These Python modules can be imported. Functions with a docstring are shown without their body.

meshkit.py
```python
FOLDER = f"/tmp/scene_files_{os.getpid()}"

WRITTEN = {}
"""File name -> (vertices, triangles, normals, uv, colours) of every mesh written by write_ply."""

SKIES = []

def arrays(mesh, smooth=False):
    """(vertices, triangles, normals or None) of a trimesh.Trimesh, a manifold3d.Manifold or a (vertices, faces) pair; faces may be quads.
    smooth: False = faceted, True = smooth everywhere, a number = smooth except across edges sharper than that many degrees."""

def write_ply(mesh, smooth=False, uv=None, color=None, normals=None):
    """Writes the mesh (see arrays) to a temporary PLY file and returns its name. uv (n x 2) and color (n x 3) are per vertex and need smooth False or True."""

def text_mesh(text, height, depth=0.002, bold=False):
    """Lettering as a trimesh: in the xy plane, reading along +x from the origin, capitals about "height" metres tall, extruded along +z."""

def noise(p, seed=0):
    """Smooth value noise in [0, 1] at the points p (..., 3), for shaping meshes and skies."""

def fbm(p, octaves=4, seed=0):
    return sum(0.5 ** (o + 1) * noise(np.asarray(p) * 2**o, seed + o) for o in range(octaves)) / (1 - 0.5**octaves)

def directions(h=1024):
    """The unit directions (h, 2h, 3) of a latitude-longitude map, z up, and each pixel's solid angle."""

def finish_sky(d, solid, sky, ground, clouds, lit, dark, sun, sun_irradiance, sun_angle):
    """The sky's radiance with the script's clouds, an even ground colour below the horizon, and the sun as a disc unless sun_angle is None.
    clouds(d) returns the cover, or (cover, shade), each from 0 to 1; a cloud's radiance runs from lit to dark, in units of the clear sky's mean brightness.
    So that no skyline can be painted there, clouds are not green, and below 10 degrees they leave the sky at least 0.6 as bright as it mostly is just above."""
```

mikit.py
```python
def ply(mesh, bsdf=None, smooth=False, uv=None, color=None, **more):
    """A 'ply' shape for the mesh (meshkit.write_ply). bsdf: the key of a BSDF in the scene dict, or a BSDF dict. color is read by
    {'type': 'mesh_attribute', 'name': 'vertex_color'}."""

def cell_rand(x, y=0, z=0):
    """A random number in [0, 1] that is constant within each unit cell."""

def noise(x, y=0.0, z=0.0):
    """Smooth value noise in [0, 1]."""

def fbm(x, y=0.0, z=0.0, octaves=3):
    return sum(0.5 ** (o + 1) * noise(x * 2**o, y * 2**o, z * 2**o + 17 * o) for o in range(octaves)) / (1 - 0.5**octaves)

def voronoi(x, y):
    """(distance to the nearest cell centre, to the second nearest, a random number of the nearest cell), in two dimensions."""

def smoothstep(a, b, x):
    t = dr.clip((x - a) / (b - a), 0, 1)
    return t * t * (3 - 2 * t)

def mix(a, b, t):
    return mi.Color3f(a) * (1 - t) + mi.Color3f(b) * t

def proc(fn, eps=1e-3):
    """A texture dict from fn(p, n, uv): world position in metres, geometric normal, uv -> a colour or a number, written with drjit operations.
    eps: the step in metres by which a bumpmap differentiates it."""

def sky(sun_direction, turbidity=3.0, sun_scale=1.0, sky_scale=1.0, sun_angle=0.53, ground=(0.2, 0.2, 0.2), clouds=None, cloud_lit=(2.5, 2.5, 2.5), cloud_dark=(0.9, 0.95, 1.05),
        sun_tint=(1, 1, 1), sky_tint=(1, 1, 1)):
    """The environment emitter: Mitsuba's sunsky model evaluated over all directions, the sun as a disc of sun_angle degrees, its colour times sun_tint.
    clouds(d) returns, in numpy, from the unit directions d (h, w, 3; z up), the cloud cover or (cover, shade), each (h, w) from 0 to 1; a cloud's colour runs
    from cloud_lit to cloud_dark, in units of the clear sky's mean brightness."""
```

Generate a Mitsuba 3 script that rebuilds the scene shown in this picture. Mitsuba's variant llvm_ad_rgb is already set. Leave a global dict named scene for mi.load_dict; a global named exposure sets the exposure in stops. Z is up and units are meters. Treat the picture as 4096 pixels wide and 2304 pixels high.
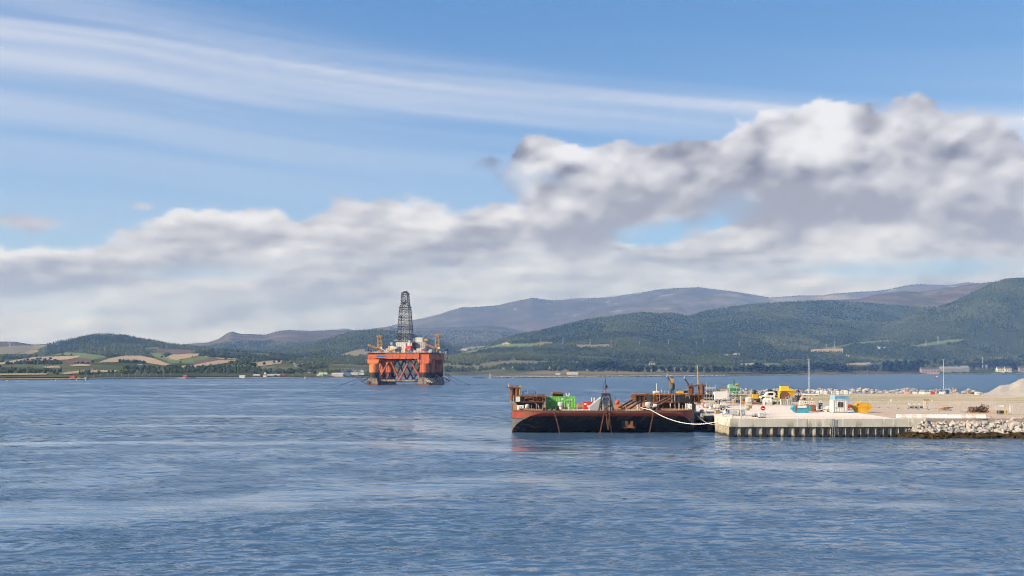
import math, random
import numpy as np, trimesh, mitsuba as mi, drjit as dr
import mikit, meshkit
from mikit import proc, noise, fbm, smoothstep, mix, voronoi, cell_rand
from scipy.ndimage import map_coordinates
import shapely
import shapely.geometry as sg

T = mi.ScalarTransform4f
scene, labels = {}, {}
EYE = 13.1                         # camera height above the water
FAR = 60000.0

# ------------------------------------------------------------------ camera, sky, sun, exposure
scene['camera'] = {'type': 'perspective', 'fov': 53.13, 'fov_axis': 'x', 'near_clip': 1.0, 'far_clip': FAR,
                   'principal_point_offset_y': -0.1445,
                   'to_world': T().look_at(origin=[0, 0, EYE], target=[0, 100, EYE], up=[0, 0, 1]),
                   'medium': {'type': 'ref', 'id': 'air'}}
exposure = 2.45
SUN = (-0.80, -0.42, 0.50)

TOP_R = [(-2.9, 11.9), (-2.2, 12.7), (-1.23, 12.4), (-0.4, 11.8), (0.3, 12.5), (1.7, 13.1), (3.1, 13.3), (4.6, 12.9), (6.1, 12.6), (8.2, 12.4), (9.8, 12.7), (11.2, 13.0), (12.4, 13.2), (13.2, 13.2), (14.0, 13.8), (15.2, 14.1), (16.6, 14.2), (18.0, 14.1), (18.8, 13.7), (19.6, 13.8), (20.75, 14.2), (21.7, 14.4), (22.7, 13.6), (23.75, 12.9), (24.9, 13.0), (26.6, 12.0), (40, 11.0), (70, 9.0)]
BOT_R = [(-2.9, 11.3), (-1.23, 10.6), (0.0, 9.2), (1.0, 8.0), (2.1, 6.6), (4.9, 6.6), (7.0, 7.3), (9.0, 8.0), (11.7, 8.3), (13.1, 7.6), (15.7, 7.1), (19.5, 6.6), (26.6, 6.0), (70, 6.0)]
TOP_L = [(-180, 8), (-60, 7.5), (-26.6, 6.3), (-23.7, 6.4), (-21.7, 6.8), (-19.0, 7.8), (-18.2, 8.4), (-16.3, 8.7), (-14.3, 8.5), (-13.0, 8.6), (-11.7, 8.2), (-10.5, 8.8), (-9.3, 9.3), (-7.6, 9.6), (-6.2, 9.7), (-4.2, 9.4), (-2.8, 9.0), (-1.2, 9.6), (1.4, 9.7), (3.5, 8.1), (6.3, 7.2), (9.0, 7.2), (11.75, 7.8), (14.4, 8.1), (26.6, 7.3), (60, 7.5), (180, 8)]
BOT_L = [(-180, 5), (-26.6, 3.9), (-21.9, 4.3), (-19.5, 4.8), (-17, 5.7), (-14.3, 6.0), (-10.3, 6.3), (-6.2, 6.1), (-2.1, 5.9), (2.1, 6.7), (4.9, 7.0), (9.0, 5.7), (13.1, 5.6), (17, 5.9), (19.5, 6.3), (23.2, 5.2), (26.6, 5.0), (180, 5)]
CIRRUS = [(-180, 24), (-60, 20), (-26.57, 16.9), (-20.7, 16.9), (-14.35, 16.4), (-7.6, 15.9), (-0.7, 15.5), (6.3, 14.9), (13.1, 14.2), (20.75, 13.1), (40, 11), (180, 24)]
HOLES = [(7.9, 7.6, 2.2, .40, .75), (12.2, 9.0, 1.3, .7, .6), (18.6, 5.4, 2.2, .4, .7), (22.4, 5.3, 3.5, .45, .7), (-16.2, 5.2, 3.2, .35, .7), (1.9, 10.6, 1.0, .30, .5), (-24, 6.75, 2.6, .28, .9), (-24, 3.2, 3, .5, .4)]
PUFFS = [(-25.2, 7.45, 2.4, .48), (-16.2, 7.4, 1.6, .5), (-21.3, 6.3, 1.5, .35), (-19.8, 8.6, .7, .22)]


def clouds(d):
    az = np.degrees(np.arctan2(d[..., 0], d[..., 1]))
    el = np.degrees(np.arcsin(np.clip(d[..., 2], -1, 1)))
    sx, sy = np.sin(np.radians(az)) * 57.3, np.cos(np.radians(az)) * 57.3

    def n(f, stretch=1.0, o=5, seed=0, da=0.0, de=0.0, gain=.58):
        p = np.stack([(sx + da) * f, sy * f, (el + de) * f * stretch], -1)
        return sum(gain ** (k + 1) * (meshkit.noise(p * 2.03 ** k + 7.1 * k, seed + k) - .5) for k in range(o)) * (1 - gain) / gain / (1 - gain ** o)

    def S(a, b, x):
        t = np.clip((x - a) / (b - a), 0, 1)
        return t * t * (3 - 2 * t)

    def line(pts):
        return np.interp(az, *zip(*pts))
    big, mid = n(.26, 1.5, 5, 3), n(.62, 1.2, 4, 11, gain=.58)
    crisp = n(1.5, 1.2, 2, 15)
    relief = n(.30, 1.25, 4, 21, .40, -.40, .52) - n(.30, 1.25, 4, 21, -.40, .40, .52)
    small = n(1.0, 1.2, 3, 27, .13, -.13) - n(1.0, 1.2, 3, 27, -.13, .13)
    ta, ba, tl, bl = line(TOP_R), line(BOT_R), line(TOP_L), line(BOT_L)
    wa = S(-3.6, .9, az + 5 * big + 2.5 * mid) * (1 - S(60, 75, az))
    a = S(0, .30, ta - el + 2.7 * big + 1.3 * mid + .22 * crisp - .5 * S(1.2, -1.5, az)) * S(-.4, .8, el - ba + 1.8 * big + .8 * mid) * wa
    fa = np.clip((ta - el) / np.maximum(ta - ba, .5), 0, 1.2)
    white = S(13.3, 14.6, az) * (1 - S(17.2, 19.0, az)) * (1 - S(.18, .62, fa + .5 * big)) + .8 * S(19.6, 20.6, az) * (1 - S(21.8, 23.0, az)) * (1 - S(.08, .28, fa)) + .75 * S(.2, 1.2, az) * (1 - S(3.6, 5.0, az)) * (1 - S(.10, .42, fa + .4 * big)) + .5 * S(7, 8, az) * (1 - S(9, 10, az)) * S(.25, .35, fa) * (1 - S(.45, .6, fa))
    wide_ = n(.13, 1.7, 4, 91)
    sa = .56 + 1.2 * wide_ + .34 * S(.15, .95, fa + .9 * big) + 2.3 * relief + .35 * small + .6 * mid - .62 * white - .22 * (1 - S(.0, .14, fa))
    b = S(-.1, .32, tl - el + 2.5 * big + 1.2 * mid + .2 * crisp) * (.82 + .18 * S(-.6, .8, el - bl + 1.2 * big))
    fb = np.clip((tl - el) / np.maximum(tl - bl, .5), 0, 1.2)
    flat = n(.16, 3.6, 5, 81, .5, -.16) - n(.16, 3.6, 5, 81, -.5, .16)
    sb = .24 + 1.4 * wide_ + .46 * S(.12, .85, fb + .8 * big) * (1 - .45 * S(.9, 1.15, fb)) + 1.2 * relief * (1 - .6 * S(.3, .9, fb)) + 2.1 * flat + .25 * small + .6 * mid
    bands = n(.10, 9.0, 5, 31)
    c = (.66 + 1.9 * bands + .9 * mid) * S(-.5, 1.0, bl - el) * S(-1, .8, el)
    sc = .08 + 2.6 * n(.12, 6.0, 5, 41) + 1.6 * flat + .4 * small
    for x, y, rx, ry, w in HOLES:
        g = w * np.exp(-(((az - x) / rx) ** 2 + ((el - y + .6 * big) / ry) ** 2) ** 1.2)
        a, b, c = a * (1 - .6 * g), b * (1 - g), c * (1 - .8 * g)
    p = 0 * az
    for x, y, rx, ry in PUFFS:
        p = np.maximum(p, S(.25, 1.0, np.exp(-((az - x) / rx) ** 2 - ((el - y) / ry) ** 2) + 1.1 * mid + .5 * big))
    e = el - line(CIRRUS)
    fib = np.clip(.55 + 2.2 * (meshkit.fbm(np.stack([sx * .035, sy * .035, e * .9 + .02 * az], -1), 5, 51) - .5), 0, 1)
    fine = np.clip(.5 + 1.9 * (meshkit.fbm(np.stack([sx * .05, sy * .05, e * 3.2 + .02 * az], -1), 4, 61) - .5), 0, 1)
    wide = 1.0 + 1.2 * np.clip((6 - az) / 32, 0, 1)
    up = np.exp(-np.clip(e, 0, None) ** 2 / (.55 * wide * wide) ** 2)
    dn = np.exp(-np.clip(-e, 0, None) ** 2 / (1.3 * wide) ** 2)
    ci = .66 * up * dn * (.30 + .70 * fib) * (.60 + .55 * fine)
    core = .30 * np.exp(-(e / .30) ** 2) * (.4 + .8 * fine)
    veil = (.26 * np.exp(-((el - 13) / 3.2) ** 2) * np.clip(.2 + .9 * fib, 0, 1) + .25 * S(16, 6, el)) * (.55 + .45 * np.clip((16 - az) / 30, 0, 1))
    high = .25 * S(22, 30, el) * np.clip(2.2 * (meshkit.fbm(np.stack([d[..., 0] * 2.0 + d[..., 1], d[..., 1] * 7.0, d[..., 2]], -1), 5, 71) - .52), 0, 1)
    front = 1 - .6 * S(60, 110, np.abs(az))
    ci = np.clip(ci + core + veil, 0, .85) * front + high
    low = 1 - .23 * S(11.2, 9.6, el)
    sa, sb, sc = np.clip(sa, 0, 1) * low, np.clip(sb, 0, 1) * low, np.clip(sc, 0, 1) * low
    cover, shade = np.clip(ci, 0, 1), np.full_like(az, .06)
    for cv, sh in ((c, sc), (b, sb), (p, .45 + mid), (a, sa)):
        cv, sh = np.clip(cv, 0, 1), np.clip(sh, 0, 1)
        tot = cv + cover * (1 - cv)
        shade = np.where(tot > 1e-4, (sh * cv + shade * cover * (1 - cv)) / np.maximum(tot, 1e-4), shade)
        cover = tot
    return cover, shade


scene['sky'] = mikit.sky(SUN, turbidity=3.0, clouds=clouds, cloud_lit=(2.75, 2.78, 3.0), cloud_dark=(.60, .57, .64), sky_tint=(.52, .71, .93), sun_tint=(.94, 1.0, 1.09), ground=(.06, .09, .13))

# ------------------------------------------------------------------ air
HAZE_TOP = 1330.0
scene['air'] = {'type': 'homogeneous', 'albedo': {'type': 'rgb', 'value': [.84, .94, 1.0]}, 'sigma_t': {'type': 'rgb', 'value': [2.0e-5, 3.2e-5, 6.2e-5]}}
scene['haze'] = {'type': 'cube', 'to_world': T().translate([0, 9000, HAZE_TOP / 2 - 6]).scale([17000, 11500, HAZE_TOP / 2 + 6]),
                 'bsdf': {'type': 'null'}, 'interior': {'type': 'ref', 'id': 'air'}}
labels['haze'] = {'label': 'thin blue haze in the air over the firth and hills', 'category': 'haze', 'kind': 'stuff'}

# ------------------------------------------------------------------ materials
PAL = [(.5, .5, .5, .25, 0.0, .55)]     # palette rows: r, g, b, dirt, rust, roughness


def paint(r, g, b, dirt=.25, rust=0.0, rough=.55):
    row = (r, g, b, dirt, rust, rough)
    if row not in PAL:
        PAL.append(row)
    return ('painted', PAL.index(row))


_pal = {}


def pal(k, uv):
    if not _pal:
        a = np.array(PAL, np.float32)
        for j in range(6):
            _pal[j] = mi.Float(a[:, j].copy())
            dr.eval(_pal[j])
    return dr.gather(mi.Float, _pal[k], mi.UInt32(dr.clip(uv.x + .5, 0, len(PAL) - 1)))


def painted_colour(p, n, uv):
    c = mi.Color3f(pal(0, uv), pal(1, uv), pal(2, uv))
    big = fbm(p.x * .9 + p.z * .31, p.y * .9, p.z * .8, 3)
    streak = noise(p.x * 5.1 + p.y * 3.3, p.z * .45, p.y * 1.7)
    c = c * (1 + pal(3, uv) * (.9 * big + .5 * streak - .75))
    r = smoothstep(1.02 - pal(4, uv), 1.22 - pal(4, uv), .62 * fbm(p.x * 1.7, p.y * 1.7, p.z * 1.1, 4) + .55 * streak + .1)
    rustc = mix((.17, .065, .028), (.36, .16, .06), noise(p.x * 3, p.y * 3, p.z * 3))
    return c * (1 - r) + rustc * r


def painted_rough(p, n, uv):
    return pal(5, uv)


scene['painted'] = {'type': 'twosided', 'b': {'type': 'principled', 'base_color': proc(painted_colour), 'roughness': proc(painted_rough), 'specular': .4}}


# ------------------------------------------------------------------ mesh helpers
class MB:
    """Collects boxes, bars, tubes, lathes and prisms into one mesh."""

    def __init__(self):
        self.v, self.f, self.n = [], [], 0

    def add(self, v, f, m=None):
        v = np.asarray(v, float)
        if m is not None:
            v = v @ np.asarray(m)[:3, :3].T + np.asarray(m)[:3, 3]
        self.v.append(v)
        self.f.append(np.asarray(f, int) + self.n)
        self.n += len(v)
        return self

    def mesh(self, m, M=None):
        return self.add(m.vertices, m.faces, M)

    def box(self, c, s, rz=0.0, bev=0.0):
        x, y, z = np.asarray(s, float) / 2
        if bev > 0:
            b = min(bev, x * .49, y * .49, z * .49)
            pts = []
            for i in (-1, 1):
                for j in (-1, 1):
                    for k in (-1, 1):
                        pts += [(i * (x - b), j * (y - b), k * z), (i * (x - b), j * y, k * (z - b)), (i * x, j * (y - b), k * (z - b))]
            h = trimesh.convex.convex_hull(np.array(pts))
            v, f = h.vertices, h.faces
        else:
            v = np.array([[i * x, j * y, k * z] for i in (-1, 1) for j in (-1, 1) for k in (-1, 1)])
            f = BOXF
        if rz:
            co, si = math.cos(rz), math.sin(rz)
            v = np.stack([v[:, 0] * co - v[:, 1] * si, v[:, 0] * si + v[:, 1] * co, v[:, 2]], 1)
        return self.add(v + np.asarray(c, float), f)

    def b2(self, x0, x1, y0, y1, z0, z1):
        return self.box(((x0 + x1) / 2, (y0 + y1) / 2, (z0 + z1) / 2), (abs(x1 - x0), abs(y1 - y0), abs(z1 - z0)))

    def bar(self, p, q, w, h=None):
        """A square bar from p to q."""
        p, q = np.asarray(p, float), np.asarray(q, float)
        t = q - p
        L = np.linalg.norm(t)
        if L < 1e-6:
            return self
        t /= L
        a = np.cross(t, [0, 0, 1.0] if abs(t[2]) < .95 else [1.0, 0, 0])
        a /= np.linalg.norm(a)
        b = np.cross(a, t)
        h = h or w
        v = [p + o * L * t + i * w / 2 * a + j * h / 2 * b for i in (-1, 1) for j in (-1, 1) for o in (0, 1)]
        return self.add(v, BOXF)

    def tube(self, p, q, r, n=8, r2=None, cap=True):
        p, q = np.asarray(p, float), np.asarray(q, float)
        t = q - p
        t /= np.linalg.norm(t) + 1e-12
        a = np.cross(t, [0, 0, 1.0] if abs(t[2]) < .95 else [1.0, 0, 0])
        a /= np.linalg.norm(a)
        b = np.cross(t, a)
        an = np.arange(n) * 2 * math.pi / n
        ring = np.cos(an)[:, None] * a + np.sin(an)[:, None] * b
        r2 = r if r2 is None else r2
        v = np.vstack([p + ring * r, q + ring * r2, [p], [q]])
        i = np.arange(n)
        j = (i + 1) % n
        f = [np.stack([i, j, j + n], 1), np.stack([i, j + n, i + n], 1)]
        if cap:
            f += [np.stack([j, i, i * 0 + 2 * n], 1), np.stack([i + n, j + n, i * 0 + 2 * n + 1], 1)]
        return self.add(v, np.vstack(f))

    def path(self, pts, r, n=6):
        for a, b in zip(pts[:-1], pts[1:]):
            self.tube(a, b, r, n)
        return self

    def rope(self, pts, r, n=6):
        p = np.asarray(pts, float)
        t = np.gradient(p, axis=0)
        t /= np.linalg.norm(t, axis=1, keepdims=True) + 1e-12
        a = np.cross(t, [0, 0, 1.0] if abs(t[:, 2]).max() < .97 else [.2, 1.0, .1])
        a /= np.linalg.norm(a, axis=1, keepdims=True) + 1e-12
        b = np.cross(t, a)
        an = np.arange(n) * 2 * math.pi / n
        v = (p[:, None] + r * (np.cos(an)[None, :, None] * a[:, None] + np.sin(an)[None, :, None] * b[:, None])).reshape(-1, 3)
        i, j = np.meshgrid(np.arange(len(p) - 1), np.arange(n), indexing='ij')
        q = np.stack([i * n + j, i * n + (j + 1) % n, (i + 1) * n + (j + 1) % n, (i + 1) * n + j], -1).reshape(-1, 4)
        return self.add(v, np.vstack([q[:, [0, 1, 2]], q[:, [0, 2, 3]]]))

    def lathe(self, prof, c=(0, 0, 0), n=16):
        an = np.arange(n) * 2 * math.pi / n
        prof = np.asarray(prof, float)
        v = np.concatenate([np.stack([r * np.cos(an), r * np.sin(an), an * 0 + z], 1) for r, z in prof]) + np.asarray(c, float)
        i, j = np.meshgrid(np.arange(len(prof) - 1), np.arange(n), indexing='ij')
        q = np.stack([i * n + j, i * n + (j + 1) % n, (i + 1) * n + (j + 1) % n, (i + 1) * n + j], -1).reshape(-1, 4)
        return self.add(v, np.vstack([q[:, [0, 1, 2]], q[:, [0, 2, 3]]]))

    def prism(self, poly, a0, a1, axis='z'):
        """Polygon extruded from a0 to a1; axis z: (x, y); axis y: polygon in (x, z); axis x: polygon in (y, z)."""
        m = trimesh.creation.extrude_polygon(poly if hasattr(poly, 'exterior') else sg.Polygon(poly), a1 - a0, engine='earcut')
        v = np.array(m.vertices)
        v[:, 2] += a0
        f = np.array(m.faces)
        if axis == 'y':
            v, f = v[:, [0, 2, 1]], f[:, ::-1]
        elif axis == 'x':
            v = v[:, [2, 0, 1]]
        return self.add(v, f)

    def ball(self, c, r, sub=2, squash=1.0):
        m = trimesh.creation.icosphere(sub, 1.0)
        return self.add(np.array(m.vertices) * np.array([r, r, r * squash]) + np.asarray(c, float), m.faces)

    def get(self):
        return np.vstack(self.v), np.vstack(self.f)


BOXF = np.array([[0, 1, 3], [0, 3, 2], [4, 6, 7], [4, 7, 5], [0, 4, 5], [0, 5, 1], [2, 3, 7], [2, 7, 6], [0, 2, 6], [0, 6, 4], [1, 5, 7], [1, 7, 3]])
USED = {}


def numbered(key):
    k = USED.get(key, -1) + 1
    USED[key] = k
    return key if k == 0 else f'{key}_{k:03d}'


def shape(mb, mat, smooth=False, M=None):
    """The ply dict of a mesh; mat is a palette entry of 'painted' or the key of another BSDF."""
    m = mb.get() if isinstance(mb, MB) else mb
    key, uv = (mat[0], mat[1]) if isinstance(mat, tuple) else (mat, None)
    if uv is not None:
        if smooth is not False and smooth is not True:
            t = trimesh.graph.smooth_shade(trimesh.Trimesh(*m, process=False), angle=np.radians(smooth), facet_minarea=None)
            m, smooth = t, True
        nv = len(m.vertices) if hasattr(m, 'vertices') else len(m[0])
        d = mikit.ply(m, key, smooth=smooth, uv=np.tile([float(uv), .5], (nv, 1)))
    else:
        d = mikit.ply(m, key, smooth=smooth)
    if M is not None:
        d['to_world'] = M
    return d


PLACE = {}


def thing(name, label=None, cat=None, group=None, kind=None, M=None):
    key = numbered(name)
    PLACE[key] = M
    e = {}
    if label:
        e['label'] = label
    if cat:
        e['category'] = cat
    if group:
        e['group'] = group
    if kind:
        e['kind'] = kind
    labels[key] = e
    return key


def part(parent, name, mb, mat, smooth=False, label=None, kind=None):
    key = numbered(parent + '__' + name)
    root = key.split('__')[0]
    scene[key] = shape(mb, mat, smooth) if not isinstance(mb, dict) else dict(mb)
    if PLACE.get(root) is not None:
        scene[key]['to_world'] = PLACE[root]
    if label or kind:
        labels[key] = {k: v for k, v in (('label', label), ('kind', kind)) if v}
    return key


def single(name, mb, mat, label, cat, group=None, smooth=False, kind=None, M=None):
    key = thing(name, label, cat, group, kind, M)
    scene[key] = shape(mb, mat, smooth) if not isinstance(mb, dict) else dict(mb)
    if M is not None:
        scene[key]['to_world'] = M
    return key


def structure(name, mb, mat, smooth=False, label=None):
    key = thing(name, label, None, None, 'structure')
    scene[key] = shape(mb, mat, smooth)
    return key


def dup(root, M, label=None, group=None, name=None):
    """A copy of a thing with copies of its parts and sub-parts, sharing their meshes."""
    base = name or root.split('_0')[0]
    new = thing(base, label or labels[root].get('label'), labels[root].get('category'), group or labels[root].get('group'), labels[root].get('kind'), M)
    for key in [k for k in scene if k == root or k.startswith(root + '__')]:
        scene[new + key[len(root):]] = {**scene[key], 'to_world': M}
        if key in labels and key != root:
            labels[new + key[len(root):]] = dict(labels[key])
    return new


def at(x, y, z=0.0, rz=0.0, s=1.0):
    return T().translate([float(x), float(y), float(z)]).rotate([0, 0, 1], float(rz)).scale(s if isinstance(s, (list, tuple)) else [s, s, s])


def X(px, y):
    """World x of a photograph column at the depth y."""
    return (px - 2048) / 4096 * y


def Z(py, y):
    return EYE + (1485 - py) / 4096 * y


def depth(py, z):
    """Depth of the level z at a photograph row."""
    return (EYE - z) * 4096 / (py - 1485)

# ------------------------------------------------------------------ water
def wave_tile(n, size, lam, wind, seed, spread=2.0, lmin=.5):
    """A periodic patch of wind sea, unit rms height: n x n samples over size metres, peak wavelength lam, directional spread about wind (radians)."""
    r = np.random.default_rng(seed)
    k1 = np.fft.fftfreq(n, size / n) * 2 * np.pi
    kx, ky = np.meshgrid(k1, k1, indexing='ij')
    k = np.hypot(kx, ky) + 1e-9
    kp = 2 * np.pi / lam
    amp = np.exp(-.7 * (kp / k) ** 2) * k ** -1.55 * np.abs(np.cos(np.arctan2(ky, kx) - wind)) ** spread * np.exp(-(k * lmin / 6.28) ** 2)
    h = np.real(np.fft.ifft2(amp * np.exp(2j * np.pi * r.random((n, n)))))
    return h / h.std()


W1 = wave_tile(512, 83.0, 1.7, 1.48, 1, 8.0, .36)
W2 = wave_tile(512, 47.0, .8, 1.75, 2, 3.0, .22)
W3 = wave_tile(256, 211.0, 7.5, 1.36, 3, 9.0, 2.5)
# lanes of smoother water: from, to, half width
LANES = [(-52, 85, -33, 100, 5.5), (-33, 100, -2, 122, 5.0), (-95, 186, -66, 188, 3.5), (-66, 188, -20, 187, 4.0), (-28, 262, 2, 203, 7.0), (-6, 178, 18, 158, 6.0), (18, 158, 40, 142, 6.0), (-330, 1010, -270, 1000, 22), (-190, 735, -160, 715, 16), (-330, 600, -270, 590, 9), (-90, 300, -30, 290, 6), (-100, 245, -75, 247, 4), (-260, 560, -160, 540, 8), (-500, 1060, -250, 1200, 25), (70, 700, 200, 640, 12), (20, 420, 70, 400, 8)]


def tile(w, size, x, y):
    n = len(w)
    return map_coordinates(w, [x / size * n, y / size * n], order=1, mode='grid-wrap')


def calm(x, y):
    """How smooth the water is, 0 to 1: slick lanes and the lee of the quay."""
    a = meshkit.fbm(np.stack([x * .011 + y * .003, y * .030 - x * .004, 0 * x], -1), 4, 5)
    edge = meshkit.fbm(np.stack([x * .05, y * .11, 0 * x], -1), 4, 9) - .5
    c = np.clip((a - .56) * 3, 0, .5)
    for x0, y0, x1, y1, w in LANES:
        dx, dy = x1 - x0, y1 - y0
        t = np.clip(((x - x0) * dx + (y - y0) * dy) / (dx * dx + dy * dy), 0, 1)
        d = np.hypot((x - x0 - t * dx) * .35, y - y0 - t * dy) / w
        c = np.maximum(c, np.clip(1.5 - d + 1.8 * edge, 0, 1))
    return np.clip(np.maximum(c, .30 * np.clip((x + 10) / 50, 0, 1) * np.clip((215 - y) / 80, 0, 1)), 0, 1)


def sea(x, y, res):
    c = 1 - .85 * calm(x, y)
    f1 = np.interp(y, [44, 90, 180, 300, 420, 1080], [.75, .85, 1, .9, .5, .3])
    f2 = np.interp(y, [44, 100, 200, 400], [1, .6, .2, .0])
    return c * (.036 * f1 * tile(W1, 83.0, x * .995 + y * .1, y * .995 - x * .1) + .009 * f2 * tile(W2, 47.0, x * .96 - y * .28, y * .96 + x * .28)) + .040 * np.interp(y, [44, 300, 600], [1, .8, 0]) * tile(W3, 211.0, x, y)


sheet_v, sheet_f, at_v = [], [], 0
for y0, y1, dx, dy in ((44, 100, .26, .20), (100, 170, .42, .30), (170, 400, 1.0, .6), (400, 1080, 2.8, 1.8)):
    hw = y1 * .5 + 12
    xs, ys = np.arange(-hw, hw + dx, dx), np.linspace(y0, y1, int((y1 - y0) / dy) + 1)
    gx, gy = np.meshgrid(xs, ys, indexing='ij')
    gx = gx + np.where((np.arange(len(ys)) % 2)[None, :] == 1, dx * .5, 0)
    edge = np.clip((gy - y0) / 3, 0, 1) * np.clip((y1 - gy) / 3, 0, 1)
    z = sea(gx, gy, dx) * (np.ones_like(edge) if y0 < 0 else .35 + .65 * edge)
    z = np.where((gy == y0) | (gy == y1), 0, z)
    i, j = np.meshgrid(np.arange(len(xs) - 1), np.arange(len(ys) - 1), indexing='ij')
    m = len(ys)
    q = np.stack([i * m + j, (i + 1) * m + j, (i + 1) * m + j + 1, i * m + j + 1], -1).reshape(-1, 4)
    sheet_v.append(np.stack([gx, gy, z], -1).reshape(-1, 3))
    sheet_f.append(np.vstack([q[:, [0, 1, 2]], q[:, [0, 2, 3]]]) + at_v)
    at_v += gx.size
    for x0, x1 in ((-6000, -hw + .4), (hw - .2, 6000)):        # the calm rest to either side
        sheet_v.append(np.array([[x0, y0, 0], [x1, y0, 0], [x1, y1, 0], [x0, y1, 0.]]))
        sheet_f.append(np.array([[0, 1, 2], [0, 2, 3]]) + at_v)
        at_v += 4
for y0, y1 in ((-2200, 44), (1080, 7000)):
    sheet_v.append(np.array([[-6000, y0, 0], [6000, y0, 0], [6000, y1, 0], [-6000, y1, 0.]]))
    sheet_f.append(np.array([[0, 1, 2], [0, 2, 3]]) + at_v)
    at_v += 4


def calm_field(p):
    a = fbm(p.x * .011 + p.y * .003, p.y * .030 - p.x * .004, 0, 3)
    edge = fbm(p.x * .05, p.y * .11, 4, 3) - .5
    c = dr.clip((a - .56) * 3, 0, .5)
    for x0, y0, x1, y1, w in LANES:
        dx, dy = x1 - x0, y1 - y0
        t = dr.clip(((p.x - x0) * dx + (p.y - y0) * dy) / (dx * dx + dy * dy), 0, 1)
        d = dr.sqrt(dr.square((p.x - x0 - t * dx) * .35) + dr.square(p.y - y0 - t * dy)) / w
        c = dr.maximum(c, dr.clip(1.5 - d + 1.8 * edge, 0, 1))
    return dr.maximum(c, .30 * dr.clip((p.x + 10) / 50, 0, 1) * dr.clip((215 - p.y) / 80, 0, 1))


def ripple(p, n, uv):
    a = (1 - .92 * calm_field(p)) * (.30 + 1.6 * smoothstep(.30, .70, fbm(p.x * .13, p.y * .17, 11, 5)))
    t = fbm(p.x * .9 + p.y * .15, p.y * 2.9 - p.x * .12, 0, 4) - .5
    s = fbm(p.x * 4.0 + p.y * .4, p.y * 8.5, 3, 2) - .5
    big = fbm(p.x * .16, p.y * .42 + p.x * .03, 7, 3) - .5
    far = smoothstep(200, 700, p.y)
    return a * ((.044 + .10 * far) * t + .014 * s + (.05 + 2.5 * far) * big)


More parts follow.
